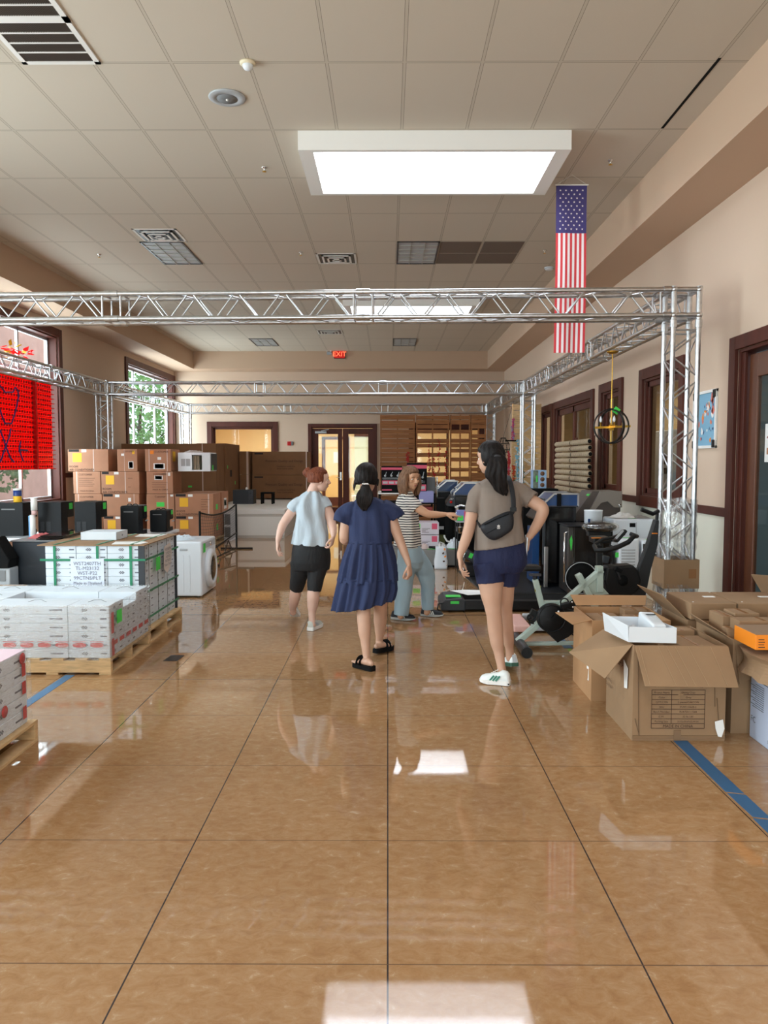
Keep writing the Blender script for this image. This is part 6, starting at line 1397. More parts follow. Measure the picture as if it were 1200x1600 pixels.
# ================================================================== CENTRE CLUTTER
t = thing('low_table', 'low wide table under a grey cloth with loose goods on it', 'table', (.55, 12.0, 0))
MB().box(-.06, 1.16, 11.45, 12.25, .03, .27).build('cloth_cover', mat('grey_cloth', (128, 128, 126), .8, bump=.2, bscale=10), t, bevel=.02); MB().box(-.05, 1.15, 11.46, 12.24, 0, .03).build('base', M['blackm'], t)
t = thing('storage_rack', 'black steel rack holding the printed product boxes', 'rack', (.25, 12.8, 0))
for a in (-.15, .74):
    for b in (12.35, 13.15): MB().box(a, a+.03, b, b+.03, 0, 1.08).build('post', M['blackm'], t)
MB().box(-.16, .78, 12.34, 13.19, .30, .325).build('shelf', M['blackm'], t); MB().box(-.16, .78, 12.34, 13.19, .70, .72).build('shelf', M['blackm'], t); MB().box(-.16, .78, 12.34, 13.19, .905, .925).build('shelf', M['blackm'], t)
MB().box(-.16, .40, 12.34, 13.19, 1.065, 1.085).build('top_board', M['white'], t)
PK = 'black and pink product boxes on the rack'
def tool_box(lab, x0, x1, z0, z1, y0=12.4):
    t = carton('product_box', lab, 'box', x0, x1, y0, y0+.3, z0, z1, M['blackm'], PK, [('pinkm', 0, 1, .86, .95), ('pinkm', .04, .96, .30, .46), ('pinkm', .03, .5, .08, .13)])
    q = MB(); w_ = x1-x0; h = z1-z0
    for k in range(3): cx = x0+w_*(.2+.3*k); q.cyl((cx-.02*(k % 2), y0-.003, z0+h*.66), (cx+.015, y0-.003, z0+h*.78), .005, n=6); q.lathe((cx-.005, y0-.001, z0+h*.64), [(.018, 0), (.018, -.002), (.002, -.003)], 12, 'Y')
    for k in range(4): q.box(x0+.05*w_, x0+w_*(.9-.1*(k % 2)), y0-.002, y0, z0+h*(.50+.02*k), z0+h*(.506+.02*k))
    for k in range(3): q.box(x0+w_*(.07+.3*k), x0+w_*(.30+.3*k), y0-.004, y0-.0025, z0+h*.34, z0+h*.42)
    q.build('printed_art', M['lgrey'], t); return t
tool_box('black and pink printed product box on the rack, left one', -.105, .231, 1.086, 1.515); tool_box('black and pink printed product box on the rack, half hidden behind the head', .31, .63, .926, 1.565)
carton('product_box', 'lavender carton on the middle shelf of the black rack', 'box', .50, .74, 12.38, 12.7, .926, 1.11, M['purple'], None, [('paper', .05, .3, .1, .3)])
carton('product_box', 'dark red carton on the rack under the lavender one', 'box', .40, .72, 12.36, 12.7, .725, .86, mat('dark_red_carton', (130, 36, 34), .5), None, [('dark', .1, .4, .3, .6)])
for k in range(2): carton('product_box', 'white carton with pink print and green sticker, %s of two on the table' % ('lower', 'upper')[k], 'box', .10, .785, 11.75, 12.15, .272+.195*k, .46+.195*k, mat('white_pink_box', (214, 206, 214), .6), 'white cartons with pink print', [('pinkm', .84, .96, .45, .92), ('green', .42, .58, .5, .9), ('lines', .62, .8, .2, .5, 4)])
t = thing('shopping_bag', 'white shopping bag with orange and brown print standing on the floor before the low table', 'bag', (.78, 11.3, 0))
q = MB(); rings = []
for i in range(11):
    f = i/10; w_, d = .095*(1-.10*f)+.008*math.sin(f*6), .05*(1-.35*f); z = .002+.33*f; ring = []
    for j in range(28): a = 2*PI*j/28; e = .6; c1, s1 = math.cos(a), math.sin(a); ring.append((.785+w_*math.copysign(abs(c1)**e, c1)+.006*noise.noise(V(j, f*4, 0)), 11.3+d*math.copysign(abs(s1)**e, s1), z+.012*math.sin(j)*f))
    rings.append(ring)
q.loft(rings, True, True); q.build('body', M['cartonw'], t); q = MB(); q.tube([(.76, 11.27, .32), (.77, 11.26, .38), (.80, 11.26, .39), (.82, 11.27, .32)], .007, 6); q.tube([(.74, 11.31, .32), (.77, 11.32, .40), (.83, 11.32, .38), (.84, 11.31, .32)], .007, 6); q.build('handle', M['white'], t)
q = MB()
for k, (dx, z) in enumerate(((.05, .30), (.03, .24), (.06, .19), (.04, .12), (.065, .06))): q.m = k % 2; q.obox((.785+dx, 11.262+(.012 if dx > .055 else 0)-.012, z), (.022, .004, .03), ry=.5*k)
q.build('printed_pattern', [M['orange'], M['inkbrown']], t)
t = thing('carry_bag', 'white bag with a raised curved handle lying on the low table', 'bag', (1.0, 11.7, .27)); q = crumple((1.02, 11.7, .271), .13, .10, .16, 24, 14, 31); q.build('body', M['cartonw'], t)
MB().tube([(.95, 11.68, .36), (.90, 11.66, .38), (.865, 11.65, .44), (.86, 11.65, .47)], .014, 8).build('handle', M['white'], t)
t = thing('black_sandals', 'black sandal-like goods lying on the low grey table', 'goods', (.72, 11.6, .27)); q = MB(); q.obox((.69, 11.62, .29), (.16, .06, .03), rz=.9, ry=.1); q.obox((.74, 11.55, .285), (.14, .05, .025), rz=.5); q.build('goods', M['black'], t, bevel=.008)
tag(MB().obox((.66, 11.50, .2745), (.13, .05, .004), rz=.1).build('price_sticker', M['green']), 'green sticker strip on the front edge of the low table, left one', 'sticker', 'green stickers on the low table'); tag(MB().obox((.99, 11.52, .2745), (.16, .05, .004), rz=-.2).build('price_sticker', M['green']), 'green sticker strip on the low table near the white carry bag', 'sticker', 'green stickers on the low table')
tag(crumple((.82, 11.75, .271), .13, .12, .05, 26, 14, 21).build('crumpled_bag', mat('grey_clear_bag', (190, 190, 188), .3)), 'crumpled greyish clear bag in the middle of the low table', 'bag')
tag(crumple((.56, 11.58, .271), .07, .07, .09, 22, 12, 23).build('crumpled_cloth', mat('dusty_pink', (206, 184, 180), .7)), 'dusty pink crumpled cloth on the left end of the low table', 'cloth')
# olive crate and black box unit between rack and grills
t = thing('storage_crate', 'olive green crate under the black cabinet behind the low table', 'crate', (.9, 12.4, 0)); MB().box(.79, .92, 12.3, 12.6, 0, .42).build('body', mat('olive', (96, 104, 52), .6), t, bevel=.01); MB().box(.785, .925, 12.29, 12.61, .42, .44).build('lid', M['blackm'], t)
t = thing('black_cabinet', 'black cabinet with a small light label, standing on the olive crate', 'cabinet', (.9, 12.45, .44)); MB().box(.79, .92, 12.32, 12.6, .442, 1.0).build('body', M['blackm'], t, bevel=.008); MB().box(.81, .90, 12.315, 12.32, .50, .55).build('label_sheet', M['lgrey'], t)
q = at(722, 812, 11.4); t = thing('side_table', 'small wire-shelf table right of the low table holding a red and blue box', 'table', (1.2, 11.6, 0))
MB().box(.99, 1.36, 11.05, 11.40, .71, .73).build('tabletop', M['lgrey'], t)
for a in (1.01, 1.34):
    for b in (11.07, 11.38): MB().cyl((a, b, 0), (a, b, .71), .01, n=8).build('leg', M['black'], t)
carton('product_box', 'small red and blue product box at the tip of the pointing finger', 'box', 1.0, 1.25, 11.07, 11.2, .732, .885, mat('mixed_blue', (120, 130, 190), .5), None, [('green', .0, .36, .02, .5), ('pinkm', .40, .6, .05, .95)])
t = thing('tap_set', 'chrome tap set lying on top of the small wire-shelf table goods', 'tap', (1.12, 11.62, .87)); q = MB(); q.tube([(.99, 11.30, .915), (1.07, 11.28, .945), (1.18, 11.28, .93), (1.27, 11.30, .915)], .016, 8); q.lathe((1.02, 11.30, .732), [(.03, 0), (.022, .06), (.018, .19)], 12); q.build('spout', M['chrome'], t); 
t = thing('steel_pot', 'round steel part hanging under the small wire-shelf table', 'pot', (1.05, 11.5, .55)); MB().lathe((1.05, 11.15, .58), [(.02, -.04), (.055, 0), (.05, .05), (.06, .06)], 18).build('bowl', M['chrome'], t); MB().cyl((1.05, 11.15, .64), (1.05, 11.15, .71), .004, n=5).build('hook', M['chrome'], t)
t = thing('toolbox', 'black and silver tool case on the floor beside the rubber mat', 'case', (1.25, 10.9, 0)); MB().box(1.08, 1.36, 10.45, 10.85, .0125, .17).build('case', M['black'], t, bevel=.012); q = MB(); q.obox((1.17, 10.58, .26), (.26, .2, .12), ry=.6); q.build('tilted_body', M['darksteel'], t, bevel=.012); MB().obox((1.14, 10.475, .30), (.05, .004, .07), ry=.4).build('price_sticker', M['green'], t); q = MB(); q.tube([(1.06, 10.46, .34), (1.02, 10.46, .22), (1.05, 10.46, .06)], .012, 8); q.build('chrome_tube', M['chrome'], t)
# silver toaster-like box beside rack
t = thing('steel_canister', 'grey metal canister behind the head of the woman in stripes', 'canister', (.78, 12.8, .92)); MB().box(.56, .80, 12.85, 13.1, .926, 1.33).build('body', M['grey'], t, bevel=.02); MB().cyl((.83, 12.95, .926), (.83, 12.95, 1.33), .012, n=8).build('rod', M['chrome'], t)
# ================================================================== PEOPLE
def smooth_pts(pts, sub=4):
    """Catmull-Rom through (Vector, radius) pairs; radius may be a pair"""
    P = [V(p[0]) for p in pts]; R = [p[1] if isinstance(p[1], (tuple, list)) else (p[1], p[1]) for p in pts]; n = len(P); op = []; orr = []
    for i in range(n-1):
        p0, p1, p2, p3 = P[max(i-1, 0)], P[i], P[i+1], P[min(i+2, n-1)]
        for k in range(sub):
            t = k/sub; op.append(.5*((2*p1)+(p2-p0)*t+(2*p0-5*p1+4*p2-p3)*t*t+(3*p1-p0-3*p2+p3)*t**3))
            e = t*t*(3-2*t); orr.append((R[i][0]*(1-e)+R[i+1][0]*e, R[i][1]*(1-e)+R[i+1][1]*e))
    op.append(P[-1]); orr.append(R[-1]); return op, orr
def limb(mb, pts, n=20, sub=4, up=None, ends=True):
    p, r = smooth_pts(pts, sub); mb.tube(p, r, n, True, True, up=up)
    if ends: mb.sphere(p[0], min(r[0]), 16, 10); mb.sphere(p[-1], min(r[-1]), 16, 10)
def sleeve_tube(mb, pts, n=28, inner=.009, depth=.03, fold=0, seed=0, up=None):
    """cloth tube whose open end is hollow (returns inward)"""
    p, r = smooth_pts(pts, 5); d = (p[-1]-p[-2]).normalized()
    p = p+[p[-1]+d*.001, p[-1]-d*depth]; r = r+[(r[-1][0]-inner, r[-1][1]-inner), (r[-1][0]-inner-.004, r[-1][1]-inner-.004)]
    prev = None; rings = []; k = len(p)
    for i in range(k):
        dd = d if i >= k-3 else (p[min(i+1, k-1)]-p[max(i-1, 0)]).normalized()
        a = dd.cross(V(up) if up else (V(0, 1, 0) if abs(dd.y) < .9 else V(1, 0, 0))).normalized() if prev is None else (prev-dd*prev.dot(dd)).normalized()
        prev = a; b = dd.cross(a); ring = []
        for j in range(n):
            t = 2*PI*j/n; w_ = fold*(noise.noise(V(math.cos(t)*1.6+seed, math.sin(t)*1.6, i*.22))+.5*math.sin(3*t+i*.4+seed)*.5)
            ring.append(p[i]+a*(r[i][0]+w_)*math.cos(t)+b*(r[i][1]+w_)*math.sin(t))
        rings.append(ring)
    mb.loft(rings, True, True)
def sil_ring(v, uL, uR, dep, y, n=72, ex=.92, fold=None, yaw=0):
    vL, vR = v if isinstance(v, (tuple, list)) else (v, v)
    a, b = at(uL, vL, y), at(uR, vR, y); c = (a+b)/2; h = (b-a)/2; ring = []
    if yaw: h = V(h.x*math.cos(yaw), h.x*math.sin(yaw), h.z)
    fw = V(-h.y, h.x, 0).normalized() if yaw else V(0, 1, 0)
    for j in range(n):
        t = 2*PI*j/n; ct, st = math.cos(t), math.sin(t); ct2, st2 = math.copysign(abs(ct)**ex, ct), math.copysign(abs(st)**ex, st)
        p = c+h*ct2+fw*(dep/2)*st2
        if fold: o_ = fold(t, c.z); p += V(ct, st, 0)*o_
        ring.append(p)
    return ring
def interp(rows, sub=4):
    out = []
    for i in range(len(rows)-1):
        a, b = rows[i], rows[i+1]
        for k in range(sub):
            t = k/sub; row = []
            for x, y in zip(a, b):
                if isinstance(x, (tuple, list)) or isinstance(y, (tuple, list)):
                    x2 = x if isinstance(x, (tuple, list)) else (x, x); y2 = y if isinstance(y, (tuple, list)) else (y, y); row.append(tuple(p*(1-t)+q*t for p, q in zip(x2, y2)))
                else: row.append(x*(1-t)+y*t)
            out.append(tuple(row))
    out.append(rows[-1]); return out
def sil_loft(mb, rows, fold=None, hem=True, n=72, ex=.92, yaw=0, sub=4):
    """rows from hem upward: (v, uL, uR, depth, y)"""
    rs = [sil_ring(*r, n=n, fold=fold, ex=ex, yaw=yaw) for r in interp(rows, sub)]
    if hem:
        c = sum((V(p) for p in rs[0]), V(0, 0, 0))/n
        inner = [c+(p-c)*.90 for p in rs[0]]; up_ = [p+V(0, 0, .035) for p in inner]; rs = [up_, inner]+rs
    mb.loft(rs, True, True)
def fuse(mb, name, m, parent, voxel=.006, smooth=2, disp=0):
    """merge overlapping closed pieces into one continuous surface"""
    o = mb.build(name, m, parent); md = o.modifiers.new('r', 'REMESH'); md.mode = 'VOXEL'; md.voxel_size = voxel; md.use_smooth_shade = True
    if smooth: sm = o.modifiers.new('s', 'SMOOTH'); sm.factor = .6; sm.iterations = smooth
    bpy.context.view_layer.update(); dg = bpy.context.evaluated_depsgraph_get(); me = bpy.data.meshes.new_from_object(o.evaluated_get(dg)); o.modifiers.clear(); old = o.data; o.data = me; me.name = name
    bpy.data.meshes.remove(old)
    for p in me.polygons: p.use_smooth = True
    if not me.materials: me.materials.append(m)
    return o
def hand(mb, wrist, d, n, th, curls=(.5, .6, .7, .8), size=1.0, thumb=(.55, .75, .35), tcurl=.4, spread=.06):
    """palm + five separate fingers; d = direction of the fingers, n = direction the palm faces, th = +1/-1 thumb side"""
    d, n = V(d).normalized(), V(n); n = (n-d*n.dot(d)).normalized(); s = d.cross(n).normalized()*th; W_ = V(wrist); S_ = size
    mb.tube([W_-d*.012, W_+d*.015*S_, W_+d*.045*S_, W_+d*.080*S_, W_+d*.092*S_], [(.021*S_, .017*S_), (.026*S_, .0165*S_), (.036*S_, .016*S_), (.037*S_, .0135*S_), (.031*S_, .009*S_)], 18, True, True, up=n)
    mb.sphere(W_+d*.035*S_+s*.022*S_+n*.006*S_, (.018*S_,)*3, 10, 8)
    for i, L_ in enumerate((.070, .078, .073, .057)):
        off = (1.5-i)*.0195*S_; b = W_+d*(.082-.004*abs(i-1.2))*S_+s*off; ang = curls[i]; dd = (d+s*(1.5-i)*spread).normalized(); pts = [b-d*.012*S_]; cur = b; a = 0; pts.append(b)
        for f, l in ((.55, .46), (1.05, .30), (.75, .24)):
            a += ang*f; dr = dd*math.cos(a)+n*math.sin(a); cur = cur+dr*L_*l*S_; pts.append(cur)
        r0 = (.0092, .0096, .0092, .0080)[i]*S_; mb.tube(pts, [r0, r0, r0*.93, r0*.88, r0*.72], 10); mb.sphere(pts[-1], r0*.74, 8, 6)
        for q in pts[1:-1]: mb.sphere(q, r0*.99, 8, 6)
    b = W_+d*.022*S_+s*.026*S_+n*.004*S_; dr = (d*thumb[0]+s*thumb[1]+n*thumb[2]).normalized(); p1 = b+dr*.040*S_; dr2 = (dr+d*tcurl-s*tcurl*.6).normalized(); p2 = p1+dr2*.030*S_; p3 = p2+dr2*.014*S_
    mb.tube([b-dr*.012, b, p1, p2, p3], [.013*S_, .0125*S_, .0105*S_, .0095*S_, .007*S_], 10); mb.sphere(p1, .0108*S_, 8, 6); mb.sphere(p3, .0072*S_, 8, 6)
def head_R(fwd):
    f = V(fwd).normalized(); x = f.cross(V(0, 0, 1)).normalized(); u = x.cross(f).normalized()
    return Matrix((x, f, u)).transposed()
def head(mb, c, fwd, k=1.0):
    R = head_R(fwd); c = V(c); L = lambda x, y, z: c+R @ (V(x, y, z)*k)
    mb.sphere(L(0, -.012, .022), (.073*k, .090*k, .088*k), 24, 16, R); mb.sphere(L(0, .022, -.035), (.058*k, .062*k, .072*k), 20, 14, R)
    mb.sphere(L(0, .050, -.082), (.026*k, .024*k, .022*k), 14, 10, R); mb.sphere(L(0, .062, .035), (.048*k, .024*k, .04*k), 16, 10, R)
    mb.tube([L(0, .078, .018), L(0, .092, -.006), L(0, .104, -.024), L(0, .088, -.034)], [.009*k, .011*k, .014*k, .010*k], 12)
    for s in (-1, 1):
        mb.sphere(L(.0105*s, .092, -.029), .008*k, 8, 6); mb.sphere(L(.036*s, .062, -.018), (.020*k, .016*k, .018*k), 12, 8, R)
        E_ = L(.072*s, -.008, -.005); mb.sphere(E_, (.009*k, .019*k, .030*k), 12, 8, R); mb.sphere(L(.074*s, -.004, -.028), (.007*k, .009*k, .010*k), 10, 6, R)
    mb.sphere(L(0, .080, -.053), (.021*k, .009*k, .006*k), 12, 8, R); mb.sphere(L(0, .078, -.063), (.019*k, .010*k, .007*k), 12, 8, R)
def face_parts(c, fwd, parent, k=1.0, brow=None):
    R = head_R(fwd); c = V(c); L = lambda x, y, z: c+R @ (V(x, y, z)*k)
    for s in (-1, 1):
        e = MB().sphere(L(.030*s, .0665, .002), (.0125*k, .010*k, .0078*k), 14, 10, R).build('eye', mat('eye_white', (228, 222, 216), .25), parent)
        MB().sphere(L(.030*s, .0748, .002), (.0058*k, .003*k, .0058*k), 10, 8, R).build('iris', mat('iris_brown', (52, 34, 24), .2), e)
        MB().tube([L(.014*s, .083, .020), L(.030*s, .083, .026), L(.046*s, .072, .021)], [.002*k, .0034*k, .002*k], 6).build('eyebrow', brow or M['hairblack'], parent)
    MB().tube([L(-.020, .083, -.057), L(-.007, .0905, -.055), L(0, .0900, -.0565), L(.007, .0905, -.055), L(.020, .083, -.057)], [(.002, .002), (.0045, .004), (.004, .004), (.0045, .004), (.002, .002)], 8).build('lips', mat('lip', (176, 104, 96), .45), parent)
def hair_cap(mb, c, fwd, k=1.0, grow=1.09, hl=.50, low=-.55, seed=0, wave=.012):
    """shell over the skull leaving the face free; hl = hairline height, low = how far it covers down the nape"""
    R = head_R(fwd); c = V(c); n, m = 48, 32; rings = []
    for i in range(m+1):
        a = PI*i/m; ring = []
        for j in range(n):
            t = 2*PI*j/n; x, y, z = math.sin(a)*math.cos(t), math.sin(a)*math.sin(t), math.cos(a)
            r = grow*(1+wave*1.6*math.sin(t*17+3*noise.noise(V(x*2+seed, y*2, z*2)))*math.sin(a)+wave*noise.noise(V(x*4+seed, y*4, z*4)))
            face = max(0, min(1, (y-.18)*4))*max(0, min(1, (hl-z)*5)); nape = max(0, min(1, (low-z)*5))
            q = r*(1-.22*face)*(1-.30*nape)
            ring.append(c+R @ (V(x*.078*q, (y*.095-.012/1)*q, z*.094*q+.02)*k))
        rings.append(ring)
    mb.loft(rings, True, False)
def hair_mat(name, c, c2):
    m = bpy.data.materials.new(name); m.use_nodes = True; n = m.node_tree; b = n.nodes['Principled BSDF']; L = n.links
    tc = n.nodes.new('ShaderNodeTexCoord'); mp = n.nodes.new('ShaderNodeMapping'); mp.inputs['Scale'].default_value = (1, 1, .12); L.new(tc.outputs['Object'], mp.inputs[0])
    ns = n.nodes.new('ShaderNodeTexNoise'); ns.inputs['Scale'].default_value = 130; ns.inputs['Detail'].default_value = 4; L.new(mp.outputs[0], ns.inputs['Vector'])
    r = n.nodes.new('ShaderNodeValToRGB'); L.new(ns.outputs[0], r.inputs[0]); r.color_ramp.elements[0].position = .35; r.color_ramp.elements[1].position = .7; r.color_ramp.elements[0].color = rgb(c); r.color_ramp.elements[1].color = rgb(c2)
    L.new(r.outputs[0], b.inputs['Base Color']); b.inputs['Roughness'].default_value = .55; b.inputs['Specular IOR Level'].default_value = .22
    bp = n.nodes.new('ShaderNodeBump'); bp.inputs['Strength'].default_value = .6; bp.inputs['Distance'].default_value = .004; L.new(ns.outputs[0], bp.inputs['Height']); L.new(bp.outputs[0], b.inputs['Normal'])
    MATS[name] = m; return m
M['hairblack'] = hair_mat('black_hair', (12, 10, 10), (34, 28, 28)); M['hairred'] = hair_mat('auburn_hair', (96, 48, 30), (136, 76, 52)); M['hairbrown'] = hair_mat('brown_hair', (92, 64, 46), (140, 104, 78))
def cloth_mat(name, c, rough=.85, bump=.35, bscale=7, stretch=(1, 1, .35), var=.04, sheen=0):
    return mat(name, c, rough, var=var, vscale=9, bump=bump*1.5, bscale=bscale, bdist=.03, stretch=stretch)
M['skinA'] = mat('skin_light', (220, 180, 162), .5, var=.04, vscale=10); M['skinB'] = mat('skin_tan', (196, 154, 130), .5, var=.04, vscale=10); M['skinC'] = mat('skin_warm', (200, 152, 120), .5, var=.04, vscale=10)
def shoe(name, heel, toe, parent, upper, sole, L_=None, sole_h=.028, width=1.0, extras=None, tilt=0, high=.082):
    heel, toe = V(heel), V(toe); d = (toe-heel); L_ = d.length; d.normalize(); s = V(0, 0, 1).cross(d).normalized(); u = d.cross(s).normalized()
    prof = [(0.0, .020, .030), (.03, .030, .060), (.10, .034, high), (.25, .034, high+.004), (.38, .036, high*.82), (.52, .040, .058), (.70, .045, .046), (.85, .043, .040), (.95, .034, .030), (1.0, .018, .016)]
    rings = []
    for f, w_, h in prof:
        w_ *= width; ring = []
        for j in range(20):
            t = 2*PI*j/20; ct, st = math.cos(t), math.sin(t)
            ring.append(heel+d*L_*f+s*w_*math.copysign(abs(ct)**.75, ct)+u*(sole_h*.7+max(0, st)*h+min(0, st)*.006))
        rings.append(ring)
    up_ = MB().loft(rings, True, True).build(name, upper, parent)
    rings = []
    for f, w_, h in prof:
        w_ = w_*1.06*width+.002; ring = []
        for j in range(20):
            t = 2*PI*j/20; ct, st = math.cos(t), math.sin(t); ring.append(heel+d*(L_*(f*1.03-.015))+s*w_*math.copysign(abs(ct)**.7, ct)+u*((sole_h if st > 0 else 0)+(.012*max(0, f-.75)*4 if st <= 0 else 0)))
        rings.append(ring)
    MB().loft(rings, False, True).build('sole', sole, up_)
    return up_, (heel, d, s, u, L_)
def tee_fold(seed, amp=.007, k=9):
    return lambda t, z: amp*(math.sin(k*t+seed+6*z)*.5+noise.noise(V(math.cos(t)*2.2+seed, math.sin(t)*2.2, z*5))*1.4)
# ------------------------------------------------------------------ woman in grey brown T-shirt and navy shorts
Y = 5.5
def A(u, v, y=5.5): return at(u, v, y)
p4 = thing('person', 'woman with long black ponytail, grey brown T-shirt and navy shorts, hand on hip', 'person', (A(775, 1060).x, 5.45, 0))
hc = A(765, 716, 5.46); F4 = (-.70, .70, -.10); b = MB(); head(b, hc, F4)
limb(b, [(A(771, 734, 5.49), (.050, .052)), (A(774, 745, 5.51), (.050, .05)), (A(777, 758, 5.51), (.06, .055))])
sil_loft(b, [(868, 746, 818, .21, 5.5), (840, 752, 812, .19, 5.5), (815, 754, 808, .18, 5.5), (790, 751, 811, .19, 5.5), (770, 748, 812, .18, 5.5), (758, 755, 805, .14, 5.5), (750, 764, 792, .10, 5.51)], hem=False, n=48)
limb(b, [(A(750, 766), .046), (A(741, 785), .047), (A(737, 805, 5.49), .045), (A(732, 830, 5.47), .041), (A(726, 848, 5.45), .037), (A(720, 864, 5.42), .027), (A(718.5, 871, 5.41), (.024, .020))])
limb(b, [(A(806, 765), .046), (A(822, 777, 5.49), .050), (A(838, 787, 5.46), .047), (A(848, 795, 5.43), .043), (A(846, 806, 5.43), .042), (A(838, 822, 5.45), .037), (A(829, 836, 5.48), .028), (A(825, 842, 5.49), (.024, .020))])
hand(b, A(718.5, 871, 5.41), (A(722, 900, 5.40)-A(718.5, 871, 5.41)), (.8, -.1, .1), -1, curls=(.18, .55, .75, .85), size=1.02, thumb=(.75, .45, .35))
hand(b, A(825, 842, 5.49), (-.05, .35, -1), (-1, .0, 0), 1, curls=(.55, .6, .65, .7), size=1.0, thumb=(.5, .6, .6))
limb(b, [(A(764, 878, 5.47), .092), (A(766, 905, 5.46), .093), (A(767.5, 925, 5.45), .080), (A(770.5, 950, 5.44), .060), (A(772, 962, 5.44), .054), (A(774, 980, 5.45), .056), (A(776, 1000, 5.45), .050), (A(780, 1022, 5.44), .036), (A(783, 1040, 5.42), .030), (A(785, 1053, 5.41), .034)], n=24)
limb(b, [(A(787, 878, 5.52), .088), (A(787, 905, 5.54), .085), (A(788, 930, 5.57), .070), (A(789, 955, 5.61), .054), (A(791, 978, 5.64), .053), (A(794, 998, 5.67), .043), (A(796, 1014, 5.70), .031), (A(797, 1028, 5.71), .031)], n=24)
fuse(b, 'body', M['skinB'], p4, .0046); face_parts(hc, F4, p4)
b = MB(); sil_loft(b, [((860, 846), 741, 820, .27, 5.49), (830, 743, 818, .255, 5.49), (806, 746, 815, .245, 5.495), (785, 744, 816, .245, 5.50), (770, 742.5, 816, .235, 5.50), (761, 743, 814, .205, 5.50), (755, 747, 808, .175, 5.505), (750, 755, 799, .145, 5.51), (746, 762, 791, .12, 5.51), (744, 766, 787, .105, 5.51)], fold=tee_fold(1.3, .006))
sleeve_tube(b, [(A(756, 764), (.066, .075)), (A(746, 774), (.064, .072)), (A(741, 787), (.058, .066)), (A(738.5, 802, 5.49), (.056, .062))], fold=.006, seed=2)
sleeve_tube(b, [(A(800, 764), (.066, .075)), (A(812, 769), (.066, .072)), (A(822, 775, 5.49), (.066, .068)), (A(832, 782, 5.47), (.068, .068))], fold=.006, seed=5)
fuse(b, 'shirt', cloth_mat('taupe_jersey', (128, 114, 104)), p4, .0065)
b = MB(); sil_loft(b, [(893, 742, 816, .25, 5.50), (882, 740, 822, .27, 5.495), (870, 739.5, 823, .275, 5.495), (858, 742, 821, .255, 5.495), (848, 745, 819, .24, 5.495), (838, 749, 816, .21, 5.5)], hem=False, n=56, fold=tee_fold(4, .002))
sleeve_tube(b, [(A(762, 878, 5.47), .108), (A(764.5, 892, 5.465), .106), (A(766.5, 911, 5.455), .098)], fold=.002, depth=.02)
sleeve_tube(b, [(A(795, 878, 5.52), (.105, .1)), (A(792, 892, 5.54), (.1, .1)), (A(789, 912, 5.555), (.094, .094))], fold=.002, depth=.02)
fuse(b, 'shorts', cloth_mat('navy_knit', (18, 26, 64), .8, .2, 40), p4, .0065)
b = MB(); hair_cap(b, hc, F4, 1.06, 1.07, .42, -.75, 3, .016)
pts = [(A(776, 709, 5.37), .036), (A(779, 722, 5.35), (.062, .045)), (A(778, 738, 5.345), (.066, .045)), (A(779, 750, 5.35), (.062, .040)), (A(784, 760, 5.355), (.045, .034)), (A(789, 768, 5.36), (.026, .022)), (A(791, 773, 5.36), .010)]
limb(b, pts, 26, 5, up=(0, 1, 0))
for k, (o1, o2, w_) in enumerate(((-12, 3, .016), (-9, 6, .014), (-5, -2, .018), (4, 2, .02), (9, 1, .015), (-14, -4, .012), (12, -6, .011), (0, 8, .016), (-7, 1, .012), (7, 5, .012), (2, -4, .014), (-15, 2, .009))):
    limb(b, [(A(774+o1*.3, 712, 5.34), w_), (A(777+o1*.9+1.5*math.sin(k), 728, 5.315), w_), (A(776+o1+3*math.sin(k*2), 744, 5.315), w_*1.1), (A(781+o1*.6-2*math.sin(k), 757+o2, 5.33), w_*.9), (A(787+o1*.35, 766+o2, 5.34), w_*.35)], 10, 4, up=(0, 1, 0))
fuse(b, 'hair', M['hairblack'], p4, .0048, 1)
MB().torus(A(777, 714.5, 5.335), .022, .008, (0, .6, 1), 16, 8).build('hair_tie', mat('grey_scrunchie', (52, 52, 56), .7), p4)
ws, gs = mat('white_sneaker', (228, 232, 230), .6), mat('green_stripe', (30, 120, 96), .5)
hl, to = onz(797, 1071), onz(753, 1066)
hl.z = to.z = .004; up_, (h0, d0, s0, u0, L0) = shoe('shoe', hl, to+V(-.01, .0, 0), p4, ws, M['white'], sole_h=.030, high=.078)
q = MB()
for k in range(3):
    for sg in (1,): a = h0+d0*L0*(.44+.10*k)+s0*.0425*sg; q.beam(a+u0*.028, a-d0*.028+u0*.064-s0*.008, .012, .006, tuple(s0))
q.build('side_stripes', gs, up_); q = MB()
for k in range(5): c_ = h0+d0*L0*(.42+.07*k)+u0*(.098-.009*k); q.tube([c_-s0*.02, c_+u0*.004, c_+s0*.02], .003, 6)
q.build('laces', M['white'], up_); MB().obox(h0+d0*.03+u0*.012, (.06, .07, .012), rz=math.atan2(d0.y, d0.x)).build('sole_inset', M['ink'], up_)
hl, to = onz(806, 1051), onz(796, 1030); hl = A(804, 1046, 5.66); hl.z = .055; to = hl+V(-.03, .235, -.050)
up_, (h0, d0, s0, u0, L0) = shoe('shoe', hl, to, p4, ws, mat('green_sole', (44, 84, 66), .6), sole_h=.028, high=.08); MB().beam(h0+u0*.035-d0*.006, h0+u0*.085+d0*.004, .03, .006, tuple(d0)).build('heel_tab', M['lgrey'], up_)
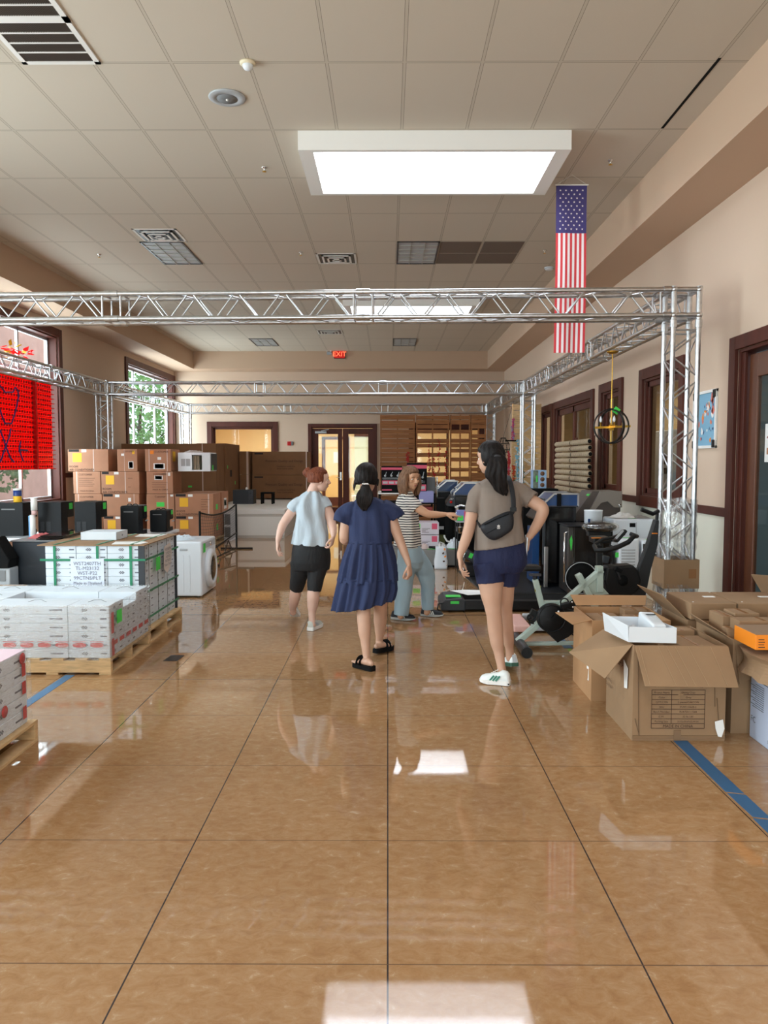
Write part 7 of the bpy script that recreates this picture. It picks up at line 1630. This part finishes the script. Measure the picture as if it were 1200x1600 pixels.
# waist bag worn across the back, and the phone
t = thing('crossbody_bag', 'black crossbody bag with a white emblem, worn by the woman in grey brown', 'bag', A(778, 822, 5.33)); yb_ = 5.345
def Bp(u, v, y=yb_): return at(u, v, y)
out = [(750, 824), (752, 819), (765, 812), (782, 803), (795, 798), (801, 800), (803, 808), (803, 822), (800, 829), (790, 836), (778, 843), (772, 845), (764, 843), (757, 836), (752, 829)]
cc = Bp(779, 822); P_ = [Bp(*p) for p in out]; rings = []
for (k, dy) in ((.90, .05), (1.0, .025), (1.0, -.005), (.95, -.028), (.82, -.042), (.5, -.048)):
    rings.append([cc+(p-cc)*k+V(0, dy, 0) for p in P_])
q = MB().loft(rings, True, True); q.build('pouch', mat('black_nylon', (20, 24, 32), .6, bump=.15, bscale=300), t, subsurf=1)
q = MB(); q.tube([Bp(757, 820, yb_-.043), Bp(775, 811, yb_-.049), Bp(795, 803, yb_-.040)], .0035, 6); q.tube([Bp(760, 834, yb_-.040), Bp(775, 826, yb_-.051), Bp(799, 812, yb_-.035)], .002, 6); q.build('zip', M['blackm'], t)
e0 = Bp(779, 822, yb_-.051); q = MB()
for a, L_ in ((0, .018), (.62, .016), (-.62, .016)):
    n_ = 8; pts = []
    for j in range(n_+1): f = j/n_; pts.append((math.sin(f*PI)*.0052, f*L_))
    pts += [(-p[0], p[1]) for p in reversed(pts[1:-1])]
    q.prism([(p[0]*math.cos(a)+p[1]*math.sin(a), -p[0]*math.sin(a)+p[1]*math.cos(a)) for p in pts], e0-V(0, 0, .008), (1, 0, 0), (0, 0, 1), (0, -.0015, 0))
q.box(e0.x-.012, e0.x+.012, e0.y-.002, e0.y, e0.z-.014, e0.z-.0105); q.box(e0.x-.009, e0.x+.009, e0.y-.002, e0.y, e0.z-.019, e0.z-.016); q.build('emblem', M['white'], t)
q = MB(); sp = [(Bp(799, 802, 5.345)), Bp(802, 795, 5.355), Bp(802, 780, 5.36), Bp(800, 765, 5.365), Bp(797, 752, 5.40), Bp(794, 745, 5.46), Bp(790, 743, 5.53)]
p, r = smooth_pts([(x, .018) for x in sp], 4); q.tube(p, [(.017, .003)]*len(p), 8, True, False, up=(0, 1, 0)); q.build('strap', mat('black_webbing', (22, 24, 30), .7), t)
MB().obox(Bp(802, 796, 5.348), (.045, .012, .03)).build('buckle', M['black'], t, bevel=.003)
q = MB(); q.tube([Bp(751, 824, 5.37), Bp(746, 815, 5.45), Bp(745, 805, 5.52)], .010, 8, flat=.4); q.build('side_strap', mat('black_webbing', (22, 24, 30), .7), t)
t = thing('phone', 'white phone held against the hip by the woman in grey brown', 'phone', A(822, 853, 5.5)); MB().obox(A(822, 853, 5.50), (.009, .075, .145), rx=.25).build('case', M['plastic'], t, bevel=.003); MB().obox(A(822, 853, 5.50)+V(.0055, 0, 0), (.002, .066, .132), rx=.25).build('screen', M['blackg'], t)
# ------------------------------------------------------------------ woman in navy dress
def A(u, v, y=6.0): return at(u, v, y)
p2 = thing('person', 'woman in a knee-length navy tiered dress and black sandals, seen from behind', 'person', (A(578, 1035).x, 5.95, 0))
hc = A(573, 748.5, 6.0); F2 = (.30, .95, -.12); b = MB(); head(b, hc, F2)
limb(b, [(A(572, 764, 5.98), .050), (A(571, 774, 5.99), .050), (A(572, 784, 6.0), (.07, .055))])
sil_loft(b, [(915, 545, 607, .24, 6.0), (890, 545, 607, .24, 6.0), (865, 548, 605, .21, 6.0), (840, 552, 600, .19, 6.0), (815, 552, 602, .20, 6.0), (796, 550, 602, .18, 6.0), (786, 556, 594, .13, 6.0)], hem=False, n=44)
limb(b, [(A(552, 795), .044), (A(543, 812), .046), (A(539, 828, 6.0), .042), (A(538, 843, 6.0), .038), (A(545, 842, 6.08), .036), (A(553, 836, 6.17), .029), (A(560, 830, 6.23), .023)])
hand(b, A(560, 830, 6.23), (.5, .6, .45), (0, -.5, .7), -1, size=.94)
limb(b, [(A(602, 795), .044), (A(612, 812), .046), (A(617, 825, 5.99), .042), (A(622, 838, 5.98), .038), (A(629, 856, 5.96), .034), (A(636, 874, 5.94), .026), (A(639, 883, 5.93), (.022, .019))])
hand(b, A(639, 883, 5.93), (.10, -.02, -1), (-.75, .4, 0), -1, curls=(1.0, 1.15, 1.25, 1.3), size=.97, thumb=(.8, .35, .5), tcurl=.3)
limb(b, [(A(562, 905, 5.98), .078), (A(565, 930, 5.93), .064), (A(567.5, 950, 5.89), .056), (A(568.5, 966, 5.86), .054), (A(569.5, 985, 5.84), .050), (A(571, 1005, 5.82), .036), (A(572.5, 1024, 5.80), .029), (A(573, 1036, 5.79), .032)], n=24)
limb(b, [(A(590, 905, 6.05), .085), (A(593, 930, 6.12), .067), (A(594.5, 950, 6.18), .054), (A(594, 968, 6.22), .054), (A(594, 983, 6.25), .045), (A(593, 998, 6.27), .031), (A(592, 1008, 6.28), .030)], n=24)
# bare feet in the same continuous surface
def foot(mb, heel, toe, k=1.0):
    heel, toe = V(heel), V(toe); d = (toe-heel).normalized(); s = V(0, 0, 1).cross(d).normalized(); L_ = (toe-heel).length
    mb.tube([heel+d*.01+V(0, 0, .022), heel+d*L_*.2+V(0, 0, .030), heel+d*L_*.45+V(0, 0, .026), heel+d*L_*.75+V(0, 0, .016), heel+d*L_*.86+V(0, 0, .014)], [(.020*k, .020*k), (.029*k, .030*k), (.032*k, .027*k), (.041*k, .016*k), (.036*k, .012*k)], 16, True, True, up=(0, 0, 1)); mb.sphere(heel+d*.012+V(0, 0, .024), .022*k, 12, 8)
    for i in range(5): e = heel+d*L_*(.97-.028*i if i else .99)+s*(.030-.0155*i)*k+V(0, 0, .010); r = (.0115 if i == 0 else .0078)*k; mb.tube([e-d*.04, e-d*.012+V(0, 0, .002), e], [r, r, r*.85], 8); mb.sphere(e, r*.9, 8, 6)
h2a, t2a = onz(582, 1049), onz(555, 1041); h2a.z = t2a.z = .034; foot(b, h2a+V(.0, .0, 0), t2a)
h2b = onz(583, 1024); h2b = V(h2b.x+.02, 6.22, .045); t2b = h2b+V(.13, .155, -.006); foot(b, h2b, t2b)
fuse(b, 'body', M['skinA'] if False else M['skinB'], p2, .0046); face_parts(hc, F2, p2)
def pleat(t, z): return 0
def skirt_rows(rows, amp0, amp1, k, seed):
    rs = []; rr = interp(rows, 6); n = 168; m = len(rr)
    for i, r in enumerate(rr):
        f = i/(m-1); amp = amp0*(1-f)+amp1*f
        rs.append(sil_ring(*r, n=n, ex=.95, fold=lambda t, z: amp*(math.sin(k*t+seed+1.2*math.sin(t*2))+.6*math.sin(k*1.7*t+seed*2)+1.2*noise.noise(V(math.cos(t)*2+seed, math.sin(t)*2, z*3)))))
    return rs
b = MB(); sil_loft(b, [(854, 544, 611, .245, 6.0), (840, 545, 611, .24, 6.0), (822, 545, 611, .24, 6.0), (806, 545, 611, .235, 6.0), (795, 547, 609, .215, 6.0), (787, 551, 604, .185, 6.0), (781, 556, 597, .15, 6.0), (777, 560, 587, .12, 6.0)], hem=False, fold=tee_fold(2.1, .007, 11))
sleeve_tube(b, [(A(556, 793), (.062, .07)), (A(545, 799), (.070, .078)), (A(537, 808), (.076, .082)), (A(533, 817, 5.995), (.070, .075))], fold=.010, seed=3, depth=.02)
sleeve_tube(b, [(A(598, 793), (.062, .07)), (A(609, 797), (.066, .074)), (A(617, 803), (.068, .074)), (A(622, 810, 5.995), (.062, .068))], fold=.010, seed=8, depth=.02)
r1 = skirt_rows([(909, 529, 620, .33, 6.0), (890, 534, 618.5, .31, 6.0), (870, 539, 615.5, .28, 6.0), (856, 543, 612, .255, 6.0), (846, 545.5, 610, .24, 6.0)], .015, .006, 17, .5)
c_ = sum((V(p) for p in r1[0]), V(0, 0, 0))/len(r1[0]); b.loft([[c_+(p-c_)*.9+V(0, 0, .03) for p in r1[0]]]+r1, True, True)
r2 = skirt_rows([((955, 938), 522, 613, .40, 5.99), ((940, 930), 524.5, 616.5, .385, 5.99), (920, 528, 619.5, .36, 6.0), (906, 530.5, 619.5, .335, 6.0), (901, 530, 619.5, .31, 6.0)], .020, .010, 13, 2.2)
c_ = sum((V(p) for p in r2[0]), V(0, 0, 0))/len(r2[0]); b.loft([[c_+(p-c_)*.965+V(0, 0, .010) for p in r2[0]]]+r2, True, True)
fuse(b, 'dress', cloth_mat('navy_cotton', (35, 46, 82), .85, .25, 14, (1, 1, .3)), p2, .0062, 1)
for (v_, a_, b_2, d_) in ((847.5, 545.0, 610.6, .243), (903, 530.2, 619.6, .325)):
    rg = sil_ring(v_, a_, b_2, d_, 6.0, n=120, ex=.95, fold=lambda t, z: .004+.006*math.sin(15*t)); MB().tube(rg+[rg[0]], .0028, 5, False).build('gathered_seam', mat('navy_seam', (26, 34, 66), .9), p2)
b = MB(); hair_cap(b, hc, F2, 1.07, 1.09, .42, -.62, 8, .014)
limb(b, [(A(571.5, 757, 5.885), .024), (A(571, 763, 5.87), (.040, .032)), (A(570, 773, 5.865), (.056, .036)), (A(569, 783, 5.87), (.050, .030)), (A(569, 791, 5.875), (.030, .02)), (A(569, 797, 5.88), .010)], 24, 5, up=(0, 1, 0))
for k in range(7):
    o1 = (k-3)*3.6; limb(b, [(A(571.5+o1*.2, 759, 5.87), .013), (A(570+o1, 773, 5.845), .013), (A(569+o1*.9, 785, 5.85), .012), (A(569+o1*.45, 795+(k % 3)*1.5, 5.865), .005)], 8, 4, up=(0, 1, 0))
limb(b, [(A(556, 750, 5.98), .014), (A(554, 758, 5.97), .012), (A(553, 766, 5.97), .006)], 8); limb(b, [(A(590, 750, 5.99), .012), (A(590, 758, 5.98), .008)], 8)
fuse(b, 'hair', M['hairblack'], p2, .0050, 1)
q = MB(); 
for k in range(6): q.sphere(A(567.5+1.5*k, 756+.5*(k % 2), 5.858), .008, 8, 6)
q.build('hair_clip', M['chrome'], p2)
for (h_, t_) in ((h2a, t2a), (h2b, t2b)):
    d = (t_-h_).normalized(); s = V(0, 0, 1).cross(d).normalized(); rings = []; bz = h_.z; u = d.cross(s)
    for f, w_ in ((-.06, .022), (0, .032), (.2, .036), (.45, .036), (.75, .046), (.92, .042), (1.05, .022)):
        c_ = h_+(t_-h_)*f; rings.append([c_+s*w_*math.cos(2*PI*j/20)*(1)+u*((0.004 if math.sin(2*PI*j/20) > 0 else -.030)) for j in range(20)])
    so = MB().loft(rings, False, True).build('sandal', M['blackm'], p2)
    for f in (.50, .68): 
        c_ = h_+(t_-h_)*f; q = MB(); q.tube([c_+s*.041*math.cos(a)+u*(.0+.052*math.sin(a)) for a in [PI*k/10 for k in range(11)]], [(.016, .004)]*11, 8, True, False, up=tuple(d)); q.build('strap', M['blackm'], so)
# ------------------------------------------------------------------ woman in pale blue T-shirt
def A(u, v, y=7.2): return at(u, v, y)
p1 = thing('person', 'woman with an auburn bun, pale blue grey T-shirt and black capri leggings', 'person', (A(484, 980).x, 7.15, 0))
hc = A(499, 750, 7.2); F1 = (.93, .36, -.05); b = MB(); head(b, hc, F1)
limb(b, [(A(491, 762), .052), (A(488, 770), .054), (A(486, 777), (.07, .055))])
sil_loft(b, [(880, 458, 514, .24, 7.2), (862, 459, 512, .22, 7.2), (840, 464, 508, .20, 7.2), (815, 464, 508, .20, 7.2), (795, 463, 508, .19, 7.2), (782, 467, 506, .15, 7.2), (774, 474, 499, .11, 7.2)], hem=False, n=44)
limb(b, [(A(469, 787), .040), (A(458, 797), .045), (A(450, 808, 7.19), .044), (A(443, 818, 7.18), .041), (A(439, 828, 7.16), .038), (A(435.5, 840, 7.14), .029), (A(434, 846, 7.13), (.025, .021))])
hand(b, A(434, 846, 7.13), (-.04, -.03, -1), (.7, .1, 0), -1, curls=(.25, .6, .8, .85), size=1.0, thumb=(.7, .5, .3))
limb(b, [(A(504, 787), .040), (A(512, 797), .046), (A(516, 808, 7.18), .046), (A(518, 818, 7.15), .042), (A(520.5, 827, 7.12), .037), (A(521, 834, 7.09), .028), (A(521, 838, 7.08), (.024, .021))])
hand(b, A(521, 838, 7.08), (-.22, .0, -1), (-.8, .2, .0), -1, curls=(.7, .8, .9, 1.0), size=.98, thumb=(.7, .5, .4))
limb(b, [(A(470, 885, 7.22), .082), (A(468, 898, 7.24), .066), (A(464, 913, 7.29), .052), (A(461.5, 928, 7.34), .055), (A(459, 941, 7.42), .048), (A(457.5, 950, 7.48), .035), (A(458, 957, 7.52), .031)], n=24)
limb(b, [(A(496, 885, 7.18), .084), (A(493.5, 900, 7.16), .070), (A(491, 917, 7.14), .054), (A(489.5, 930, 7.14), .060), (A(488.5, 944, 7.15), .052), (A(487.5, 957, 7.15), .036), (A(487.5, 968, 7.14), .032), (A(488, 976, 7.13), .034)], n=24)
fuse(b, 'body', M['skinA'], p1, .0048); face_parts(hc, F1, p1, brow=M['hairred'])
b = MB(); sil_loft(b, [((850, 853), 456, 515, .27, 7.2), (838, 459, 514, .26, 7.2), (822, 461, 511, .245, 7.2), (805, 461, 509.5, .24, 7.2), (792, 461, 510, .235, 7.2), (782, 463, 509, .21, 7.2), (776, 467, 506, .175, 7.2), (771, 473, 503, .14, 7.2), (767, 480, 498, .11, 7.2)], fold=tee_fold(3.3, .016, 8))
sleeve_tube(b, [(A(475, 786), (.050, .065)), (A(467, 785), (.056, .064)), (A(460, 790), (.056, .062)), (A(454.5, 797, 7.2), (.053, .058))], fold=.006, seed=4)
sleeve_tube(b, [(A(499, 786), (.050, .065)), (A(505, 784), (.054, .064)), (A(509, 788), (.054, .060)), (A(511.5, 794, 7.19), (.052, .058))], fold=.006, seed=6)
fuse(b, 'shirt', cloth_mat('pale_blue_jersey', (186, 198, 208), .85, .45, 9, (1.2, 1.2, .3)), p1, .0065, 1)
b = MB(); sil_loft(b, [(890, 457, 515, .25, 7.2), (878, 455, 516.5, .28, 7.195), (866, 455.5, 516.5, .285, 7.195), (856, 457, 515, .265, 7.195), (848, 459, 512, .24, 7.2)], hem=False, n=56, fold=tee_fold(4, .002))
sleeve_tube(b, [(A(470, 880, 7.21), .100), (A(468.5, 893, 7.23), .090), (A(466, 906, 7.26), .077), (A(463, 920, 7.31), .067)], fold=.002, depth=.015, inner=.005)
sleeve_tube(b, [(A(498, 880, 7.18), .104), (A(495, 893, 7.17), .090), (A(493, 906, 7.155), .078), (A(491, 924, 7.14), .066)], fold=.002, depth=.015, inner=.005)
fuse(b, 'leggings', cloth_mat('black_knit', (22, 22, 25), .75, .15, 40), p1, .0065)
b = MB(); hair_cap(b, hc, F1, 1.04, 1.06, .55, -.45, 5, .012); bc = A(481, 738.5, 7.22)
b.sphere(bc, (.044, .040, .044), 18, 12)
for k in range(7): a = k*.9; b.torus(bc+V(.012*math.cos(a), .006, .012*math.sin(a)), .034, .0105, (math.sin(a), .5, math.cos(a)), 18, 8)
limb(b, [(A(488, 742), .03), (bc, .02)], 12)
fuse(b, 'hair', M['hairred'], p1, .0050, 1)
gs = mat('silver_grey_sneaker', (196, 196, 188), .55); hl, to = onz(484, 987), onz(494, 978)
hl = V(hl.x, hl.y+.02, .004); up_, (h0, d0, s0, u0, L0) = shoe('shoe', hl, hl+V(.075, .215, 0), p1, gs, M['white'], sole_h=.032, high=.085)
q = MB(); q.beam(h0+s0*-.036+d0*.03+u0*.07, h0+s0*-.042+d0*.10+u0*.045, .004, .02); q.beam(h0+s0*.036+d0*.03+u0*.07, h0+s0*.042+d0*.10+u0*.045, .004, .02); q.build('side_overlay', M['lgrey'], up_)
hl = A(457, 948, 7.50); hl.z = .115; up_, (h0, d0, s0, u0, L0) = shoe('shoe', hl, hl+V(.015, .175, -.108), p1, gs, M['white'], sole_h=.032, high=.08)
MB().beam(h0+u0*.035-d0*.008, h0+u0*.085, .028, .006, tuple(d0)).build('heel_tab', M['grey'], up_)
# ------------------------------------------------------------------ woman in striped shirt pointing
def A(u, v, y=7.6): return at(u, v, y)
p3 = thing('person', 'woman in a striped T-shirt and wide light jeans pointing to the right', 'person', (A(645, 965).x, 7.6, 0))
hc = A(642, 748, 7.58); F3 = (.55, -.80, -.10); b = MB(); head(b, hc, F3, 1.0)
limb(b, [(A(640, 764, 7.61), .050), (A(638, 772, 7.62), .052), (A(637, 780, 7.62), (.07, .055))])
W3 = .75  # body turned three quarters to the right
sil_loft(b, [(876, 628, 656, .22, 7.6), (862, 625, 657, .25, 7.6), (840, 624, 654, .26, 7.6), (815, 624, 652, .27, 7.6), (795, 622, 650, .26, 7.61), (784, 626, 650, .20, 7.61), (776, 631, 646, .12, 7.61)], hem=False, n=44)
limb(b, [(A(643, 785, 7.50), .044), (A(652, 793, 7.46), .045), (A(661, 799, 7.44), .042), (A(669, 803, 7.43), .037), (A(680, 804, 7.43), .035), (A(690, 804, 7.43), .027), (A(697, 803.5, 7.43), (.023, .019))])
hand(b, A(697, 803.5, 7.43), (1, 0, -.02), (.0, .35, -.9), -1, curls=(.12, 1.1, 1.25, 1.3), size=1.0, thumb=(.75, .4, .5), tcurl=.5)
limb(b, [(A(630, 785, 7.74), .044), (A(627, 805, 7.76), .044), (A(625, 825, 7.76), .038), (A(626, 840, 7.72), .034), (A(629, 856, 7.68), .026), (A(630, 862, 7.67), .022)])
hand(b, A(630, 862, 7.67), (.15, -.1, -1), (.5, .6, 0), 1, curls=(.5, .6, .7, .8), size=.95)
limb(b, [(A(636, 880, 7.58), .070), (A(634, 905, 7.56), .062), (A(630, 930, 7.55), .055), (A(627, 952, 7.54), .036), (A(626, 963, 7.54), .032)], n=20)
limb(b, [(A(652, 880, 7.64), .070), (A(664, 900, 7.68), .060), (A(668, 925, 7.71), .052), (A(668, 948, 7.73), .034), (A(667, 957, 7.73), .032)], n=20)
fuse(b, 'body', M['skinC'], p3, .0048); face_parts(hc, F3, p3, brow=M['hairbrown'])
def stripes(name, c1, c2, n_=0):
    m = bpy.data.materials.new(name); m.use_nodes = True; n = m.node_tree; b_ = n.nodes['Principled BSDF']; L = n.links
    tc = n.nodes.new('ShaderNodeTexCoord'); sp_ = n.nodes.new('ShaderNodeSeparateXYZ'); ns = n.nodes.new('ShaderNodeTexNoise'); ns.inputs['Scale'].default_value = 7; L.new(tc.outputs['Object'], ns.inputs['Vector']); L.new(tc.outputs['Object'], sp_.inputs[0])
    def mth(op, a, b2):
        q = n.nodes.new('ShaderNodeMath'); q.operation = op
        for i, t in enumerate((a, b2)):
            if isinstance(t, (int, float)): q.inputs[i].default_value = t
            else: L.new(t, q.inputs[i])
        return q.outputs[0]
    z = mth('ADD', sp_.outputs[2], mth('MULTIPLY', ns.outputs[0], .022)); g = mth('LESS_THAN', mth('FRACT', mth('DIVIDE', z, .0245), 0), .42)
    mx = n.nodes.new('ShaderNodeMix'); mx.data_type = 'RGBA'; L.new(g, mx.inputs[0]); mx.inputs[6].default_value = rgb(c1); mx.inputs[7].default_value = rgb(c2); L.new(mx.outputs[2], b_.inputs['Base Color']); b_.inputs['Roughness'].default_value = .85; return m
b = MB(); sil_loft(b, [((853, 855), 614, 658.5, .33, 7.6), (840, 617, 657, .32, 7.6), (820, 619, 655.5, .31, 7.6), (804, 619, 654, .30, 7.6), (793, 618, 652.5, .29, 7.6), (784, 619.5, 651, .26, 7.6), (777, 622, 649, .21, 7.61), (771, 626, 646, .16, 7.61), (767, 630, 644, .12, 7.61)], fold=tee_fold(5.1, .008, 7))
sleeve_tube(b, [(A(637, 782, 7.54), (.070, .075)), (A(644, 786, 7.49), (.066, .068)), (A(649, 790, 7.47), (.062, .064)), (A(653, 794.5, 7.46), (.058, .06))], fold=.006, seed=2)
sleeve_tube(b, [(A(632, 782, 7.70), (.066, .07)), (A(629, 792, 7.75), (.062, .064)), (A(627, 803, 7.76), (.056, .058))], fold=.006, seed=7)
fuse(b, 'shirt', stripes('navy_striped_jersey', (226, 222, 214), (48, 46, 58)), p3, .0062, 1)
dn = cloth_mat('light_denim', (150, 172, 184), .85, .35, 9, (1, 1, .4), .05)
b = MB(); sil_loft(b, [(893, 634, 655, .12, 7.61), (886, 627, 661, .24, 7.61), (876, 622, 662.5, .30, 7.6), (862, 621, 660, .31, 7.6), (851, 623, 657.5, .29, 7.6)], hem=False, n=56, fold=tee_fold(2, .004))
sleeve_tube(b, [(A(637, 870, 7.58), (.105, .12)), (A(634, 890, 7.57), (.098, .11)), (A(631.5, 915, 7.555), (.086, .09)), (A(629, 938, 7.55), (.080, .085)), (A(626.5, 961, 7.54), (.074, .082))], fold=.008, seed=1, depth=.02)
sleeve_tube(b, [(A(648, 870, 7.62), (.110, .12)), (A(660, 886, 7.66), (.098, .105)), (A(666, 900, 7.68), (.086, .092)), (A(668.5, 918, 7.70), (.070, .076)), (A(668.5, 936, 7.72), (.062, .068)), (A(668, 951.5, 7.73), (.061, .067))], fold=.008, seed=3, depth=.02)
fuse(b, 'jeans', dn, p3, .0068, 1)
b = MB(); hair_cap(b, hc, F3, 1.07, 1.09, .52, -.95, 2, .016)
R3 = head_R(F3); Lh = lambda x, y, z: hc+R3 @ V(x, y, z)
for s in (-1, 1):
    for k in range(4): limb(b, [(Lh(.070*s, .02-.028*k, .03), .026), (Lh(.083*s, .028-.032*k, -.04), .026), (Lh(.078*s, .036-.034*k, -.10), .024), (Lh(.072*s, .042-.03*k, -.150-.01*k), .011)], 12)
for k in range(5): limb(b, [(Lh(-.05+.025*k, -.085, .0), .03), (Lh(-.055+.027*k, -.095, -.08), .028), (Lh(-.05+.025*k, -.090, -.16), .013)], 12)
fuse(b, 'hair', M['hairbrown'], p3, .0052, 1)
bk = mat('black_sneaker', (26, 28, 34), .7)
for (u0_, v0_, u1_, v1_) in ((612, 967, 648, 970), (658, 962, 692, 964)):
    hl, to = onz(u0_, v0_), onz(u1_, v1_); hl.z = to.z = .004; up_, (h0, d0, s0, u0, L0) = shoe('shoe', hl, to, p3, bk, mat('grey_rubber', (176, 176, 172), .7), sole_h=.022, high=.07)
    q = MB()
    for k in range(3): a = h0+d0*L0*(.46+.085*k)-s0*.041; q.beam(a+u0*.020, a-d0*.018+u0*.056+s0*.006, .009, .005, tuple(s0))
    q.build('side_stripes', M['white'], up_)
